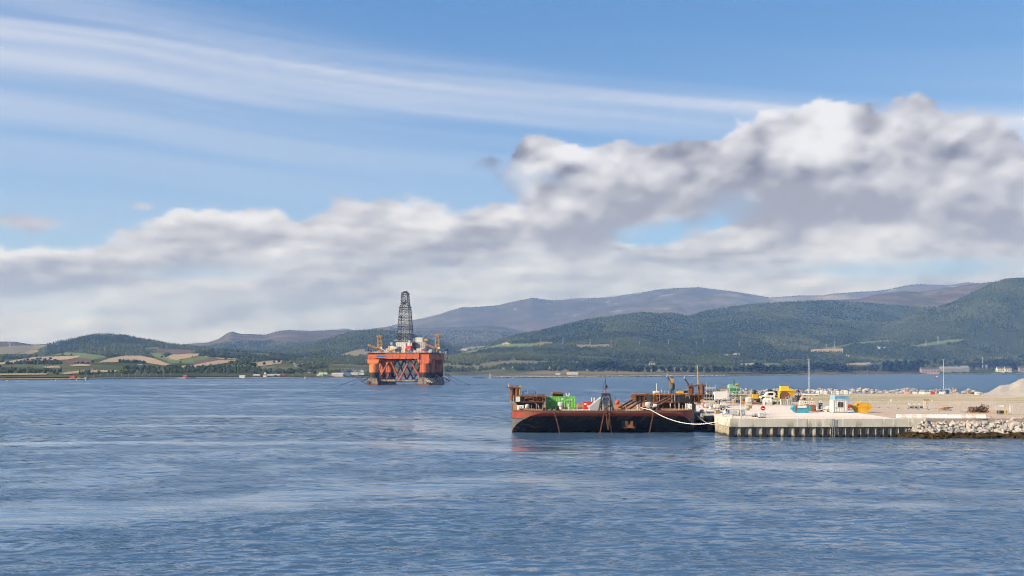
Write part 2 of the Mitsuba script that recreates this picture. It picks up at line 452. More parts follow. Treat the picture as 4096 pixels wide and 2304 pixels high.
scene['water_surface'] = {'type': 'bumpmap', 'arbitrary': proc(ripple, eps=.03), 'scale': 1.0,
                          'bsdf': {'type': 'principled', 'base_color': {'type': 'rgb', 'value': [.050, .102, .182]}, 'roughness': .07, 'eta': 1.58}}
structure('water', (np.vstack(sheet_v), np.vstack(sheet_f)), 'water_surface', smooth=True)

# ------------------------------------------------------------------ land: hills, shore, fields, woods
PX = np.arange(-320, 4420, 8.0)
SHORE = [(-400, 1523), (0, 1521), (300, 1519), (700, 1515), (1400, 1512), (1460, 1511), (1560, 1506), (1700, 1503), (1900, 1502), (2460, 1502.5), (2900, 1502.5), (3240, 1500), (3600, 1498.3), (4096, 1496.8), (4500, 1496)]


def shore_y(px):
    return EYE * 4096 / (np.interp(px, *zip(*SHORE)) - 1485)


class Hill:
    """A ridge with depth: its foot line, its crest line (photograph column, row and distance give the crest's height) and a falling back."""

    def __init__(self, crest, D, F, p=1.0, rough=.05, base=2.0, seed=0, back=.45, scale=900):
        self.crest, self.D, self.F, self.p, self.rough, self.base, self.seed, self.back, self.scale = crest, D, F, p, rough, base, seed, back, scale
        self.lo, self.hi = crest[0][0], crest[-1][0]

    def lines(self, px):
        D = np.interp(px, *zip(*self.D))
        F = self.F(px) if callable(self.F) else np.interp(px, *zip(*self.F))
        zc = EYE + (1485 - np.interp(px, *zip(*self.crest))) / 4096 * D
        zc = zc + self.base * 0
        return D, F, zc

    def z(self, px, y):
        D, F, zc = self.lines(px)
        s = (y - F) / np.maximum(D - F, 1)
        x = (px - 2048) / 4096 * y
        g = meshkit.fbm(np.stack([x / self.scale, y / self.scale / 1.4, 0 * x], -1), 5, self.seed) - .5
        sc = np.clip(s, 0, 1)
        up = sc ** self.p
        front = self.base + (zc - self.base) * (up + self.rough * 4 * g * sc ** .7 * (1 - sc) ** .6 * 2)
        t = np.clip((s - 1) / self.back, 0, 1)
        z = np.where(s <= 1, front, zc - (zc + 40) * (t * t * (3 - 2 * t)))
        inside = (px >= self.lo) & (px <= self.hi) & (s >= -.02) & (t < 1)
        return np.where(inside, z, -60.0)

    def mesh(self, rows=70, brow=10):
        px = PX[(PX >= self.lo) & (PX <= self.hi)]
        s = np.concatenate([np.linspace(0, 1, rows) ** 1.0, 1 + np.linspace(0, self.back * .999, brow)[1:]])
        D, F, zc = self.lines(px)
        P, Sg = np.meshgrid(px, s, indexing='ij')
        y = F[:, None] + (D - F)[:, None] * Sg
        return P, y, self.z(P, y)


def grid_mesh(P, y, z):
    x = (P - 2048) / 4096 * y
    n, m = P.shape
    i, j = np.meshgrid(np.arange(n - 1), np.arange(m - 1), indexing='ij')
    q = np.stack([i * m + j, (i + 1) * m + j, (i + 1) * m + j + 1, i * m + j + 1], -1).reshape(-1, 4)
    return np.stack([x, y, z], -1).reshape(-1, 3), np.vstack([q[:, [0, 1, 2]], q[:, [0, 2, 3]]])


K = lambda v: [(-500, v), (5000, v)]
HILLS = {
    'mountain': Hill([(1480, 1330), (1560, 1306), (1640, 1288), (1700, 1278), (1763, 1264), (1843, 1236), (1972, 1233), (2050, 1218), (2130, 1197), (2210, 1205), (2330, 1196), (2450, 1190), (2540, 1178), (2620, 1165), (2715, 1154), (2795, 1150), (2850, 1158), (2950, 1168), (3080, 1190), (3200, 1182), (3290, 1182), (3335, 1174), (3440, 1167), (3500, 1164), (3560, 1156), (3620, 1143), (3673, 1136), (3720, 1139), (3800, 1140), (3870, 1130), (3920, 1135), (4100, 1150), (4400, 1180)], K(14500), K(9500), 1.0, .20, 60, 3, .25, 2400),
    'moor': Hill([(1440, 1340), (1560, 1312), (1700, 1311), (1850, 1307), (1950, 1303), (2010, 1308), (2080, 1322), (2200, 1345), (2400, 1380)], K(10500), K(6500), 1.0, .05, 40, 7, .3),
    'heather_hill': Hill([(3050, 1260), (3150, 1222), (3250, 1202), (3440, 1197), (3500, 1181), (3600, 1166), (3680, 1168), (3800, 1151), (3870, 1141), (3960, 1128), (4400, 1120)], K(9200), K(7000), 1.0, .05, 150, 9, .2),
    'forest_hill': Hill([(1720, 1440), (1850, 1410), (1940, 1388), (2000, 1364), (2060, 1345), (2150, 1329), (2230, 1310), (2290, 1295), (2350, 1280), (2430, 1270), (2470, 1260), (2550, 1250), (2600, 1255), (2700, 1256), (2760, 1266), (2820, 1246), (2900, 1233), (2960, 1223), (3050, 1215), (3130, 1209), (3250, 1205), (3400, 1208), (3520, 1218), (3660, 1227), (3760, 1230), (3900, 1240), (4400, 1250)], [(1700, 5200), (2400, 6600), (3200, 7600), (4400, 7600)], lambda px: shore_y(px) + 500, 1.12, .11, 7, 13, .25, 1100),
    'beacon_hill': Hill([(3050, 1455), (3150, 1430), (3250, 1402), (3400, 1356), (3550, 1304), (3700, 1246), (3760, 1226), (3830, 1199), (3900, 1164), (3960, 1139), (4020, 1114), (4096, 1110), (4400, 1100)], K(6400), lambda px: shore_y(px) + 450, 1.15, .09, 7, 17, .3),
    'left_moor': Hill([(-320, 1362), (0, 1366), (60, 1367), (130, 1378), (220, 1374), (330, 1380), (430, 1400)], K(7200), K(4200), .9, .05, 60, 19, .3),
    'knob_hill': Hill([(560, 1400), (700, 1381), (780, 1373), (830, 1370), (870, 1357), (890, 1345), (910, 1331), (930, 1326), (945, 1331), (965, 1336), (1000, 1336), (1060, 1339), (1110, 1325), (1150, 1320), (1250, 1324), (1330, 1319), (1390, 1316), (1420, 1322), (1480, 1316), (1560, 1306), (1640, 1330), (1760, 1380)], K(9500), K(5600), 1.0, .05, 50, 23, .3),
    'round_hill': Hill([(60, 1415), (140, 1398), (200, 1378), (250, 1367), (300, 1357), (350, 1346), (400, 1341), (440, 1341), (500, 1346), (560, 1357), (620, 1368), (700, 1383), (760, 1388), (830, 1396), (950, 1405), (1100, 1415)], K(5400), K(3700), .8, .05, 40, 29, .3),
    'wooded_hill': Hill([(980, 1430), (1100, 1410), (1200, 1384), (1300, 1360), (1380, 1336), (1422, 1326), (1500, 1321), (1560, 1324), (1640, 1336), (1720, 1357), (1800, 1380), (1900, 1405), (2000, 1430)], K(6000), K(3800), 1.0, .06, 30, 31, .3),
    'coastal_slope': Hill([(-320, 1425), (0, 1425), (200, 1425), (400, 1412), (560, 1418), (700, 1405), (850, 1398), (1000, 1410), (1200, 1425), (1480, 1432), (1700, 1430), (1860, 1412), (2050, 1395), (2300, 1395), (2550, 1410), (2800, 1425), (3100, 1430), (3400, 1420), (3700, 1415), (4096, 1410), (4400, 1408)], [(-320, 4300), (1500, 4500), (2000, 4600), (2600, 5000), (4400, 5600)], lambda px: shore_y(px) + 60, .92, .06, 4, 37, .3),
}


def shore_z(px, y):
    d = y - shore_y(px)
    return np.where((d > -40) & (d < 2600), np.interp(d, [-40, 0, 25, 90, 500, 2000], [-1.5, 0, 1.7, 3.2, 6.0, 9.0]), -60)


def ground(px, y):
    px, y = np.asarray(px, float), np.asarray(y, float)
    z = shore_z(px, y)
    for h in HILLS.values():
        z = np.maximum(z, h.z(px, y))
    return z


GX, GY = np.arange(-160, 4260, 6.0), np.concatenate([np.arange(1300, 6000, 12.0), np.arange(6000, 15500, 50.0)])
GG = ground(*np.meshgrid(GX, GY, indexing='ij'))
GA = (GG - EYE) / GY[None, :]
GC = np.maximum.accumulate(GA, 1)


def hit(px, py):
    """(y, z) of the land seen at a photograph pixel."""
    i = int(np.clip(round((px - GX[0]) / 6), 0, len(GX) - 1))
    a = (1485 - py) / 4096
    k = np.nonzero(GC[i] >= a)[0]
    j = k[0] if len(k) else len(GY) - 1
    y = GY[j]
    if j > 0 and GC[i][j] > GC[i][j - 1]:
        y = GY[j - 1] + (GY[j] - GY[j - 1]) * np.clip((a - GC[i][j - 1]) / (GC[i][j] - GC[i][j - 1]), 0, 1)
    return float(y), float(ground(px, y))


def ground_at(px, y):
    return map_coordinates(GG, [(np.asarray(px) - GX[0]) / 6, np.interp(y, GY, np.arange(len(GY)))], order=1, mode='nearest')


def hidden_angle(px, y):
    """The steepest sight line blocked by land nearer than y."""
    return map_coordinates(GC, [(np.asarray(px) - GX[0]) / 6, np.clip(np.interp(y, GY, np.arange(len(GY))) - 1.5, 0, None)], order=1, mode='nearest')


def moor_colour(p, n, uv):
    a = fbm(p.x / 1500, p.y / 2200, p.z / 420, 5)
    b = fbm(p.x / 160, p.y / 300, p.z / 90, 4)
    c = mix((.070, .064, .050), (.118, .106, .078), smoothstep(.35, .65, a))
    c = mix(c, (.088, .064, .052), smoothstep(.50, .70, fbm(p.x / 500 + 9, p.y / 700, p.z / 90, 3)) * .7)
    c = mix(c, (.22, .19, .145), smoothstep(.58, .74, a) * .7)
    c = mix(c, (.24, .22, .20), smoothstep(.66, .80, b) * smoothstep(500, 900, p.z) * .5)
    return c * (.7 + .6 * b)


def heath_colour(p, n, uv):
    a = fbm(p.x / 380, p.y / 500, p.z / 60, 5)
    c = mix((.082, .066, .046), (.125, .102, .070), smoothstep(.35, .65, a))
    return mix(c, (.055, .065, .035), smoothstep(.55, .75, fbm(p.x / 150, p.y / 300, 5, 4)) * .6)


def floor_colour(p, n, uv):
    a = fbm(p.x / 200, p.y / 300, 0, 4)
    return mix((.030, .048, .019), (.066, .082, .031), smoothstep(.3, .8, a))


def slope_colour(p, n, uv):
    a = fbm(p.x / 120, p.y / 200, 0, 4)
    b = fbm(p.x / 420 + 5, p.y / 600, 0, 3)
    c = mix((.060, .080, .032), (.115, .130, .058), smoothstep(.3, .7, a))
    return mix(c, (.24, .20, .12), smoothstep(.55, .72, b) * .7)


def strand_colour(p, n, uv):
    a = fbm(p.x / 40, p.y / 90, 0, 4)
    c = mix((.22, .18, .12), (.32, .27, .19), a)
    c = mix(c, (.09, .11, .05), smoothstep(.50, .66, fbm(p.x / 70, p.y / 160, 4, 4)) * smoothstep(1.6, 3.0, p.z))
    return mix((.060, .050, .040), c, smoothstep(.4, 1.5, p.z + a - .5))


for key, fn in (('moor_ground', moor_colour), ('heath_ground', heath_colour), ('forest_floor', floor_colour), ('slope_ground', slope_colour), ('strand_ground', strand_colour)):
    scene[key] = {'type': 'diffuse', 'reflectance': proc(fn)}

MATS = {'mountain': 'moor_ground', 'moor': 'moor_ground', 'heather_hill': 'heath_ground', 'left_moor': 'heath_ground', 'knob_hill': 'heath_ground', 'coastal_slope': 'slope_ground'}
HILL_LABEL = {}
for name, h in HILLS.items():
    structure(name if name in ('moor', 'mountain') else 'hill', grid_mesh(*h.mesh()), MATS.get(name, 'forest_floor'), smooth=True)
dd = np.array([-40, 0, 8, 25, 55, 90, 200, 350, 500, 900, 1400, 2000, 2500.])
P_, d_ = np.meshgrid(PX, dd, indexing='ij')
y_ = shore_y(P_) + d_
structure('shore', grid_mesh(P_, y_, shore_z(P_, y_)), 'strand_ground', smooth=True)

# fields: sheets draped on the slopes, outlined in photograph pixels
def field_colour(c1, c2, row):
    def fn(p, n, uv):
        a = fbm(p.x / 60, p.y / 110, 0, 4)
        t = fbm((p.x + p.y * row) / 9, (p.y - p.x * row) / 260, 3, 2)
        return mix(c1, c2, dr.clip(a * .8 + t * .35, 0, 1))
    return fn


scene['stubble'] = {'type': 'diffuse', 'reflectance': proc(field_colour((.34, .26, .16), (.46, .36, .23), .3))}
scene['pasture'] = {'type': 'diffuse', 'reflectance': proc(field_colour((.10, .15, .055), (.17, .21, .085), .6))}
scene['ploughed'] = {'type': 'diffuse', 'reflectance': proc(field_colour((.11, .080, .062), (.17, .125, .095), .2))}
scene['rough_grass'] = {'type': 'diffuse', 'reflectance': proc(field_colour((.17, .155, .085), (.26, .22, .13), -.3))}
FIELDS = [
    ('stubble', [(0, 1452), (70, 1440), (150, 1428), (190, 1428), (320, 1423), (318, 1430), (270, 1440), (200, 1447), (100, 1450), (0, 1460)]),
    ('pasture', [(190, 1424), (270, 1411), (330, 1413), (400, 1423), (430, 1432), (370, 1440), (310, 1432), (320, 1423), (250, 1421)]),
    ('ploughed', [(235, 1448), (300, 1437), (330, 1432), (375, 1440), (370, 1452), (280, 1458)]),
    ('stubble', [(390, 1452), (440, 1434), (500, 1424), (560, 1424), (610, 1434), (660, 1452), (705, 1469), (640, 1462), (560, 1448), (480, 1450)]),
    ('rough_grass', [(0, 1388), (60, 1384), (140, 1382), (200, 1378), (150, 1398), (60, 1416), (0, 1428)]),
    ('rough_grass', [(40, 1424), (110, 1405), (150, 1400), (158, 1406), (110, 1422), (60, 1427)]),
    ('stubble', [(170, 1469), (235, 1465), (242, 1472), (180, 1474)]),
    ('stubble', [(275, 1462), (320, 1457), (365, 1460), (360, 1466), (290, 1467)]),
    ('stubble', [(0, 1497), (120, 1496), (190, 1496), (185, 1501), (60, 1503), (0, 1503)]),
    ('stubble', [(240, 1496), (300, 1486), (360, 1484), (470, 1483), (460, 1490), (330, 1494), (260, 1500)]),
    ('pasture', [(575, 1393), (630, 1388), (640, 1396), (590, 1400)]),
    ('ploughed', [(600, 1403), (650, 1396), (760, 1400), (775, 1410), (700, 1420), (620, 1410)]),
    ('pasture', [(600, 1411), (640, 1412), (655, 1424), (700, 1440), (770, 1445), (780, 1452), (690, 1455), (640, 1435), (605, 1425)]),
    ('stubble', [(660, 1432), (690, 1420), (760, 1415), (800, 1416), (792, 1424), (740, 1436), (690, 1444)]),
    ('pasture', [(700, 1448), (760, 1432), (810, 1427), (850, 1431), (820, 1438), (760, 1447), (715, 1455)]),
    ('ploughed', [(725, 1458), (790, 1442), (850, 1433), (890, 1437), (840, 1448), (790, 1457)]),
    ('stubble', [(690, 1468), (770, 1462), (880, 1441), (975, 1440), (930, 1450), (860, 1460), (800, 1470), (730, 1472)]),
    ('stubble', [(860, 1432), (950, 1436), (940, 1438), (880, 1437)]),
    ('pasture', [(880, 1416), (960, 1413), (1060, 1415), (1095, 1421), (1060, 1428), (980, 1422)]),
    ('stubble', [(1020, 1453), (1060, 1446), (1130, 1443), (1125, 1455), (1060, 1464), (1010, 1469)]),
    ('pasture', [(1060, 1468), (1110, 1464), (1100, 1474), (1075, 1475)]),
    ('rough_grass', [(1360, 1421), (1400, 1408), (1450, 1396), (1480, 1400), (1480, 1418), (1420, 1425)]),
    ('stubble', [(1180, 1438), (1220, 1432), (1240, 1433), (1210, 1440)]),
    ('pasture', [(1790, 1425), (1860, 1408), (1930, 1395), (1990, 1380), (2060, 1376), (2160, 1374), (2170, 1386), (2080, 1393), (2000, 1392), (1930, 1402), (1870, 1420)]),
    ('rough_grass', [(1820, 1402), (1880, 1388), (1960, 1383), (1920, 1394), (1850, 1408)]),
    ('stubble', [(2000, 1378), (2030, 1369), (2045, 1377), (2040, 1380)]),
    ('rough_grass', [(2130, 1376), (2170, 1367), (2220, 1370), (2200, 1378), (2150, 1384)]),
    ('rough_grass', [(2300, 1380), (2380, 1380), (2430, 1377), (2450, 1388), (2380, 1390), (2320, 1392)]),
    ('stubble', [(2590, 1458), (2605, 1454), (2622, 1456), (2618, 1462), (2595, 1463)]),
    ('stubble', [(2948, 1461), (2960, 1456), (3025, 1453), (3010, 1461), (2955, 1466)]),
    ('pasture', [(2990, 1466), (3040, 1454), (3110, 1454), (3140, 1459), (3090, 1467), (3010, 1470)]),
    ('ploughed', [(3130, 1443), (3145, 1438), (3205, 1438), (3210, 1447), (3140, 1452)]),
    ('stubble', [(2895, 1420), (2930, 1416), (2955, 1414), (2950, 1420), (2900, 1424)]),
    ('stubble', [(3238, 1402), (3260, 1397), (3340, 1395), (3372, 1395), (3372, 1411), (3300, 1408), (3245, 1409)]),
    ('pasture', [(3265, 1394), (3340, 1388), (3420, 1372), (3350, 1393), (3280, 1395)]),
    ('pasture', [(3640, 1384), (3720, 1372), (3790, 1360), (3860, 1358), (3850, 1364), (3760, 1378), (3670, 1388)]),
    ('pasture', [(3430, 1371), (3520, 1363), (3600, 1364), (3510, 1370), (3450, 1375)]),
    ('stubble', [(3360, 1459), (3420, 1453), (3480, 1452), (3470, 1459), (3390, 1463)]),
    ('ploughed', [(3395, 1464), (3470, 1459), (3530, 1451), (3510, 1462), (3440, 1470)]),
    ('stubble', [(3570, 1446), (3640, 1446), (3640, 1450), (3575, 1450)]),
]
FIELD_SHAPES = []
for kind, pts in FIELDS:
    ring = np.array(pts + pts[:1], float)
    out = []
    for a, b in zip(ring[:-1], ring[1:]):
        for t in np.linspace(0, 1, max(2, int(np.hypot(*(b - a)) / 8)))[:-1]:
            px, py = a + (b - a) * t
            py += 1.2 * (meshkit.noise(np.array([px / 14, py / 6, 1.0])) - .5)
            y, _ = hit(px, py)
            out.append(((px - 2048) / 4096 * y, y))
    poly = sg.Polygon(out).buffer(0)
    if poly.geom_type != 'Polygon':
        poly = max(poly.geoms, key=lambda g: g.area)
    FIELD_SHAPES.append(poly)
    v2, f2 = trimesh.creation.triangulate_polygon(poly, engine='earcut')
    v3, f3 = trimesh.remesh.subdivide_to_size(np.column_stack([v2, 0 * v2[:, 0]]), f2, 60, max_iter=12)
    pxs = v3[:, 0] / v3[:, 1] * 4096 + 2048
    v3[:, 2] = ground(pxs, v3[:, 1]) + 1.2
    nz = np.cross(v3[f3[:, 1]] - v3[f3[:, 0]], v3[f3[:, 2]] - v3[f3[:, 0]])[:, 2]
    f3[nz < 0] = f3[nz < 0][:, ::-1]
    structure('field', (v3, f3), kind, smooth=True)

# woods ----------------------------------------------------------------
rng = np.random.default_rng(7)


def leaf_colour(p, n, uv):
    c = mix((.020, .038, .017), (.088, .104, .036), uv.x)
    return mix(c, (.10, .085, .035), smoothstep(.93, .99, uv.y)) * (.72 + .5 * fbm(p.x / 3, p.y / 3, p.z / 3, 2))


scene['leaves'] = {'type': 'twosided', 'b': {'type': 'diffuse', 'reflectance': proc(leaf_colour)}}


def wood_mesh(px, y, h, broad, tone):
    """One mesh of many small trees: two-tier cones or lumpy crowns."""
    x = (px - 2048) / 4096 * y
    z = ground_at(px, y)
    V, F, U, n0 = [], [], [], 0
    for sel, sides in ((~broad, 5), (broad, 6)):
        k = int(sel.sum())
        if not k:
            continue
        a = (np.arange(sides)[None, :] + rng.random((k, 1))) * 2 * np.pi / sides
        if sides == 5:
            prof = [(.21, .08), (.11, .50), (.135, .46), (0, 1.0)]
        else:
            prof = [(.30, .12), (.42, .48), (.28, .85), (0, 1.0)]
        hh, cx, cy, cz = h[sel], x[sel], y[sel], z[sel] - .3
        rings = []
        for r, t in prof[:-1]:
            rr = r * hh[:, None] * (.75 + .5 * rng.random((k, sides)))
            rings.append(np.stack([cx[:, None] + rr * np.cos(a), cy[:, None] + rr * np.sin(a), cz[:, None] + t * hh[:, None] * (.93 + .14 * rng.random((k, sides)))], -1))
        tip = np.stack([cx + .04 * hh * rng.standard_normal(k), cy, cz + hh], -1)[:, None]
        v = np.concatenate(rings + [tip], 1)
        i = np.arange(sides)
        j = (i + 1) % sides
        f = []
        if sides == 5:
            f.append(np.stack([i, j, j * 0 + 3 * sides], 1) * 0 + np.stack([i, j, j + sides], 1))
            f.append(np.stack([i, j + sides, i + sides], 1))
            f.append(np.stack([i + 2 * sides, j + 2 * sides, i * 0 + 3 * sides], 1))
        else:
            for q in (0, 1):
                f += [np.stack([i + q * sides, j + q * sides, j + (q + 1) * sides], 1), np.stack([i + q * sides, j + (q + 1) * sides, i + (q + 1) * sides], 1)]
            f.append(np.stack([i + 2 * sides, j + 2 * sides, i * 0 + 3 * sides], 1))
        f = np.vstack(f)
        m = v.shape[1]
        F.append((f[None] + (np.arange(k) * m)[:, None, None]).reshape(-1, 3) + n0)
        V.append(v.reshape(-1, 3))
        U.append(np.repeat(np.stack([tone[sel], rng.random(k)], 1), m, 0))
        n0 += k * m
    return np.vstack(V), np.vstack(F), np.vstack(U)


def in_fields(x, y):
    bad = np.zeros(len(x), bool)
    for g in FIELD_SHAPES:
        b = g.buffer(9)
        shapely.prepare(b)
        bad |= shapely.contains_xy(b, x, y)
    return bad


TREE_ZONES = []                     # filled below: (name, px range, y range, spacing, density function)


def scatter(lo, hi, y0, y1, spacing, keep):
    """Random visible spots: columns lo..hi, depths y0..y1, about one per spacing^2, where keep(px, y, z, py) holds."""
    area = (hi - lo) / 4096 * (y1 ** 2 - y0 ** 2) / 2
    n = int(area / spacing ** 2)
    px = lo + (hi - lo) * rng.random(n)
    y = np.sqrt(y0 ** 2 + (y1 ** 2 - y0 ** 2) * rng.random(n))
    z = ground_at(px, y)
    vis = (z + 17 - EYE) / y > hidden_angle(px, y)
    px, y, z = px[vis], y[vis], z[vis]
    py = 1485 - (z - EYE) / y * 4096
    k = keep(px, y, z, py)
    px, y, z = px[k], y[k], z[k]
    k = ~in_fields((px - 2048) / 4096 * y, y)
    return px[k], y[k], z[k]


def nz(px, y, f, seed):
    x = (px - 2048) / 4096 * y
    return meshkit.fbm(np.stack([x / f, y / f, 0 * x], -1), 4, seed)


def top_hill(px, y):
    """Index of the hill that forms the ground there."""
    zs = np.stack([h.z(px, y) for h in HILLS.values()])
    return np.array(list(HILLS))[np.argmax(zs, 0)], zs.max(0)


def keep_forest(px, y, z, py):
    who, top = top_hill(px, y)
    d = y - shore_y(px)
    k = np.isin(who, ['forest_hill', 'beacon_hill', 'round_hill', 'wooded_hill'])
    k |= (who == 'coastal_slope') & (nz(px, y, 300, 3) > np.where(px > 1500, .36, .50)) & (d > 140)
    k |= (who == 'moor') & (py > 1328 + 24 * (nz(px, y, 700, 8) - .5)) 
    k |= (who == 'knob_hill') & (py > 1372 + 50 * (nz(px, y, 800, 9) - .5))
    k &= ~((who == 'round_hill') & (px < 160 + 60 * nz(px, y, 200, 4)))
    k &= nz(px, y, 160, 12) > .30
    k &= ~((who == 'beacon_hill') & (px > 3980) & (py < 1120))
    return k


woods = []
for lo, hi, y0, y1, sp in ((-100, 1480, 1550, 3800, 15), (-100, 1800, 3800, 8500, 19), (1780, 4200, 3000, 5200, 13), (1780, 4200, 5200, 8200, 16.5), (1480, 2300, 6500, 10000, 30)):
    px, y, z = scatter(lo, hi, y0, y1, sp, keep_forest)
    who, _ = top_hill(px, y)
    conifer = np.where(np.isin(who, ['coastal_slope']), .25, .93)
    nn = nz(px, y, 260, 15)
    broad = rng.random(len(px)) > conifer - np.where(nn < .40, .35, 0)
    h = np.where(broad, rng.uniform(7, 13, len(px)), rng.uniform(9, 17, len(px))) * np.interp(y, [1500, 2600, 4000], [.62, .8, 1]) * np.where(y > 6500, 1.15, 1)
    xw = (px - 2048) / 4096 * y
    wx, wy = xw / 420 + 1.3 * (nz(px, y, 500, 51) - .5), y / 700 + 1.3 * (nz(px, y, 500, 52) - .5)
    stand = meshkit.noise(np.stack([np.floor(wx) * 7.7, np.floor(wy) * 5.3, 0 * wx], -1), 5)
    tone = np.clip(.28 + 1.7 * (nn - .5) + 1.3 * (stand - .5) + .16 * (rng.random(len(px)) - .5) + np.where(broad, .16, 0), 0, 1)
    woods.append((px, y, h, broad, tone))
WOOD_SAID = ['mixed woods and hedges on the low ground of the left shore', 'conifer forest on the round hill and the slopes left of the rig', 'mixed woods on the lower slopes behind the right shore', 'conifer plantation over the upper hillsides on the right', 'far plantation at the foot of the mountain behind the rig']
NTREES = 0
for w, said in zip(woods, WOOD_SAID):
    v, f, uv = wood_mesh(*w)
    NTREES += len(w[0])
    key = thing('forest', said, 'forest', None, 'stuff')
    scene[key] = mikit.ply((v, f), 'leaves', smooth=False, uv=uv)
print('trees', NTREES)

# ------------------------------------------------------------------ quay, yard ground, rock armour
R = random.Random(5)
QZ, QY, QX = 3.7, 203.3, 43.3


def concrete_colour(p, n, uv):
    a = fbm(p.x * .35, p.y * .35, p.z * .35, 4)
    st = noise(p.x * 2.6 + p.y * 2.6, p.z * .16, 3) * noise(p.x * 7 + p.y * 7, p.z * .3, 9)
    c = mix((.38, .365, .31), (.55, .53, .46), a)
    wall = 1 - dr.abs(n.z)
    c = mix(c, (.66, .65, .60), smoothstep(.42, .62, st) * .7 * wall)
    c = mix(c, (.15, .155, .11), smoothstep(.50, .66, fbm(p.x * .9 + p.y * .9, p.z * .35, 7, 4)) * smoothstep(3.6, 2.2, p.z) * .55 * wall)
    return mix(c, (.10, .095, .07), smoothstep(2.35, 2.0, p.z + .3 * a) * .7 * wall)


def apron_colour(p, n, uv):
    a = fbm(p.x * .10, p.y * .22, 0, 5)
    b = fbm(p.x * 1.1, p.y * 2.2, 0, 3)
    c = mix((.415, .375, .350), (.53, .485, .455), a * .7 + b * .3)
    c = mix(c, (.33, .29, .265), smoothstep(.55, .72, fbm(p.x * .06 + 3, p.y * .7, 2, 4)) * .6)
    j = dr.minimum(dr.abs(p.x / 6 - dr.floor(p.x / 6 + .5)), dr.abs(p.y / 6 - dr.floor(p.y / 6 + .5)))
    return c * (.86 + .14 * smoothstep(.002, .010, j))


def gravel_colour(p, n, uv):
    a = fbm(p.x * .06, p.y * .10, 0, 5)
    b = fbm(p.x * 1.6, p.y * 2.6, 1, 3)
    c = mix((.22, .185, .16), (.365, .315, .28), a * .55 + b * .45)
    c = mix(c, (.29, .205, .155), smoothstep(.52, .70, fbm(p.x * .05, p.y * .35, 8, 4)) * .6)
    g = smoothstep(.47, .62, fbm(p.x * .035 + 2, p.y * .14, 4, 5)) * smoothstep(285, 330, p.y) + smoothstep(.60, .72, fbm(p.x * .15, p.y * .3, 6, 4)) * .6
    return mix(c, (.15, .165, .065), dr.clip(g, 0, 1) * (.45 + .4 * b))


def rock_colour(p, n, uv):
    a = fbm(p.x * 1.2, p.y * 1.2, p.z * 1.2, 4)
    c = mix((.31, .29, .27), (.58, .555, .52), a)
    c = mix(c, (.54, .43, .37), smoothstep(.45, .9, uv.x) * .5)
    c = mix(c, (.28, .28, .27), smoothstep(.55, .75, fbm(p.x * 3, p.y * 3, p.z * 3, 3)) * .6)
    weed = smoothstep(1.32, 1.02, p.z + .5 * (noise(p.x * .8, p.y * .8, p.z) - .5))
    return mix(c, mix((.022, .016, .009), (.085, .060, .028), fbm(p.x * 5, p.y * 5, p.z * 5, 3)), weed)


def rock_bump(p, n, uv):
    return fbm(p.x * 2.5, p.y * 2.5, p.z * 2.5, 4) * .22


def pile_colour(p, n, uv):
    st = noise(p.x * 6 + p.y * 6, p.z * .5, 2)
    c = mix((.30, .26, .20), (.42, .38, .31), st)
    c = mix(c, (.20, .12, .07), smoothstep(.55, .8, noise(p.x * 3 + p.y * 3, p.z * .8, 5)) * .6)
    return mix(c, (.045, .045, .025), smoothstep(.75, .15, p.z + .5 * (st - .5)))


for key, fn, r in (('concrete', concrete_colour, .9), ('apron_concrete', apron_colour, .9), ('yard_gravel', gravel_colour, .95), ('pile_steel', pile_colour, .8)):
    scene[key] = {'type': 'twosided', 'b': {'type': 'principled', 'base_color': proc(fn), 'roughness': r, 'specular': .25}}
scene['rock'] = {'type': 'twosided', 'b': {'type': 'bumpmap', 'a': proc(rock_bump, eps=.03), 'scale': 1.0, 'bsdf': {'type': 'diffuse', 'reflectance': proc(rock_colour)}}}

WHITE, OFFW, CREAM = paint(.74, .74, .72, .2), paint(.62, .61, .57, .35), paint(.66, .60, .42, .3)
BLACK, CHAR, GREY, LGREY = paint(.018, .019, .021, .3), paint(.05, .052, .055, .3), paint(.22, .225, .23, .35), paint(.46, .47, .48, .3)
GALV = paint(.42, .43, .43, .3, 0, .45)
RUST, RUSTD, RUSTY = paint(.165, .075, .042, .6, .35, .85), paint(.060, .034, .024, .6, .25, .85), paint(.26, .12, .06, .6, .5, .85)
YEL, YELR, ORANGE, RED = paint(.62, .37, .025, .3, .05), paint(.50, .30, .06, .5, .35), paint(.56, .15, .025, .3), paint(.55, .05, .03, .3)
BLUE, LBLUE, SKIPB, GREEN, LIME = paint(.035, .10, .25, .3), paint(.25, .50, .66, .25), paint(.06, .33, .46, .45, .22), paint(.03, .19, .07, .3), paint(.18, .54, .11, .40)
PINK, TYRE, GLASSD, WOOD, TIMBER, SEAG = paint(.62, .36, .34, .3), paint(.02, .02, .02, .3, 0, .9), paint(.02, .025, .03, .1, 0, .08), paint(.30, .20, .11, .6, 0, .9), paint(.46, .29, .12, .5, 0, .9), paint(.24, .42, .30, .3)

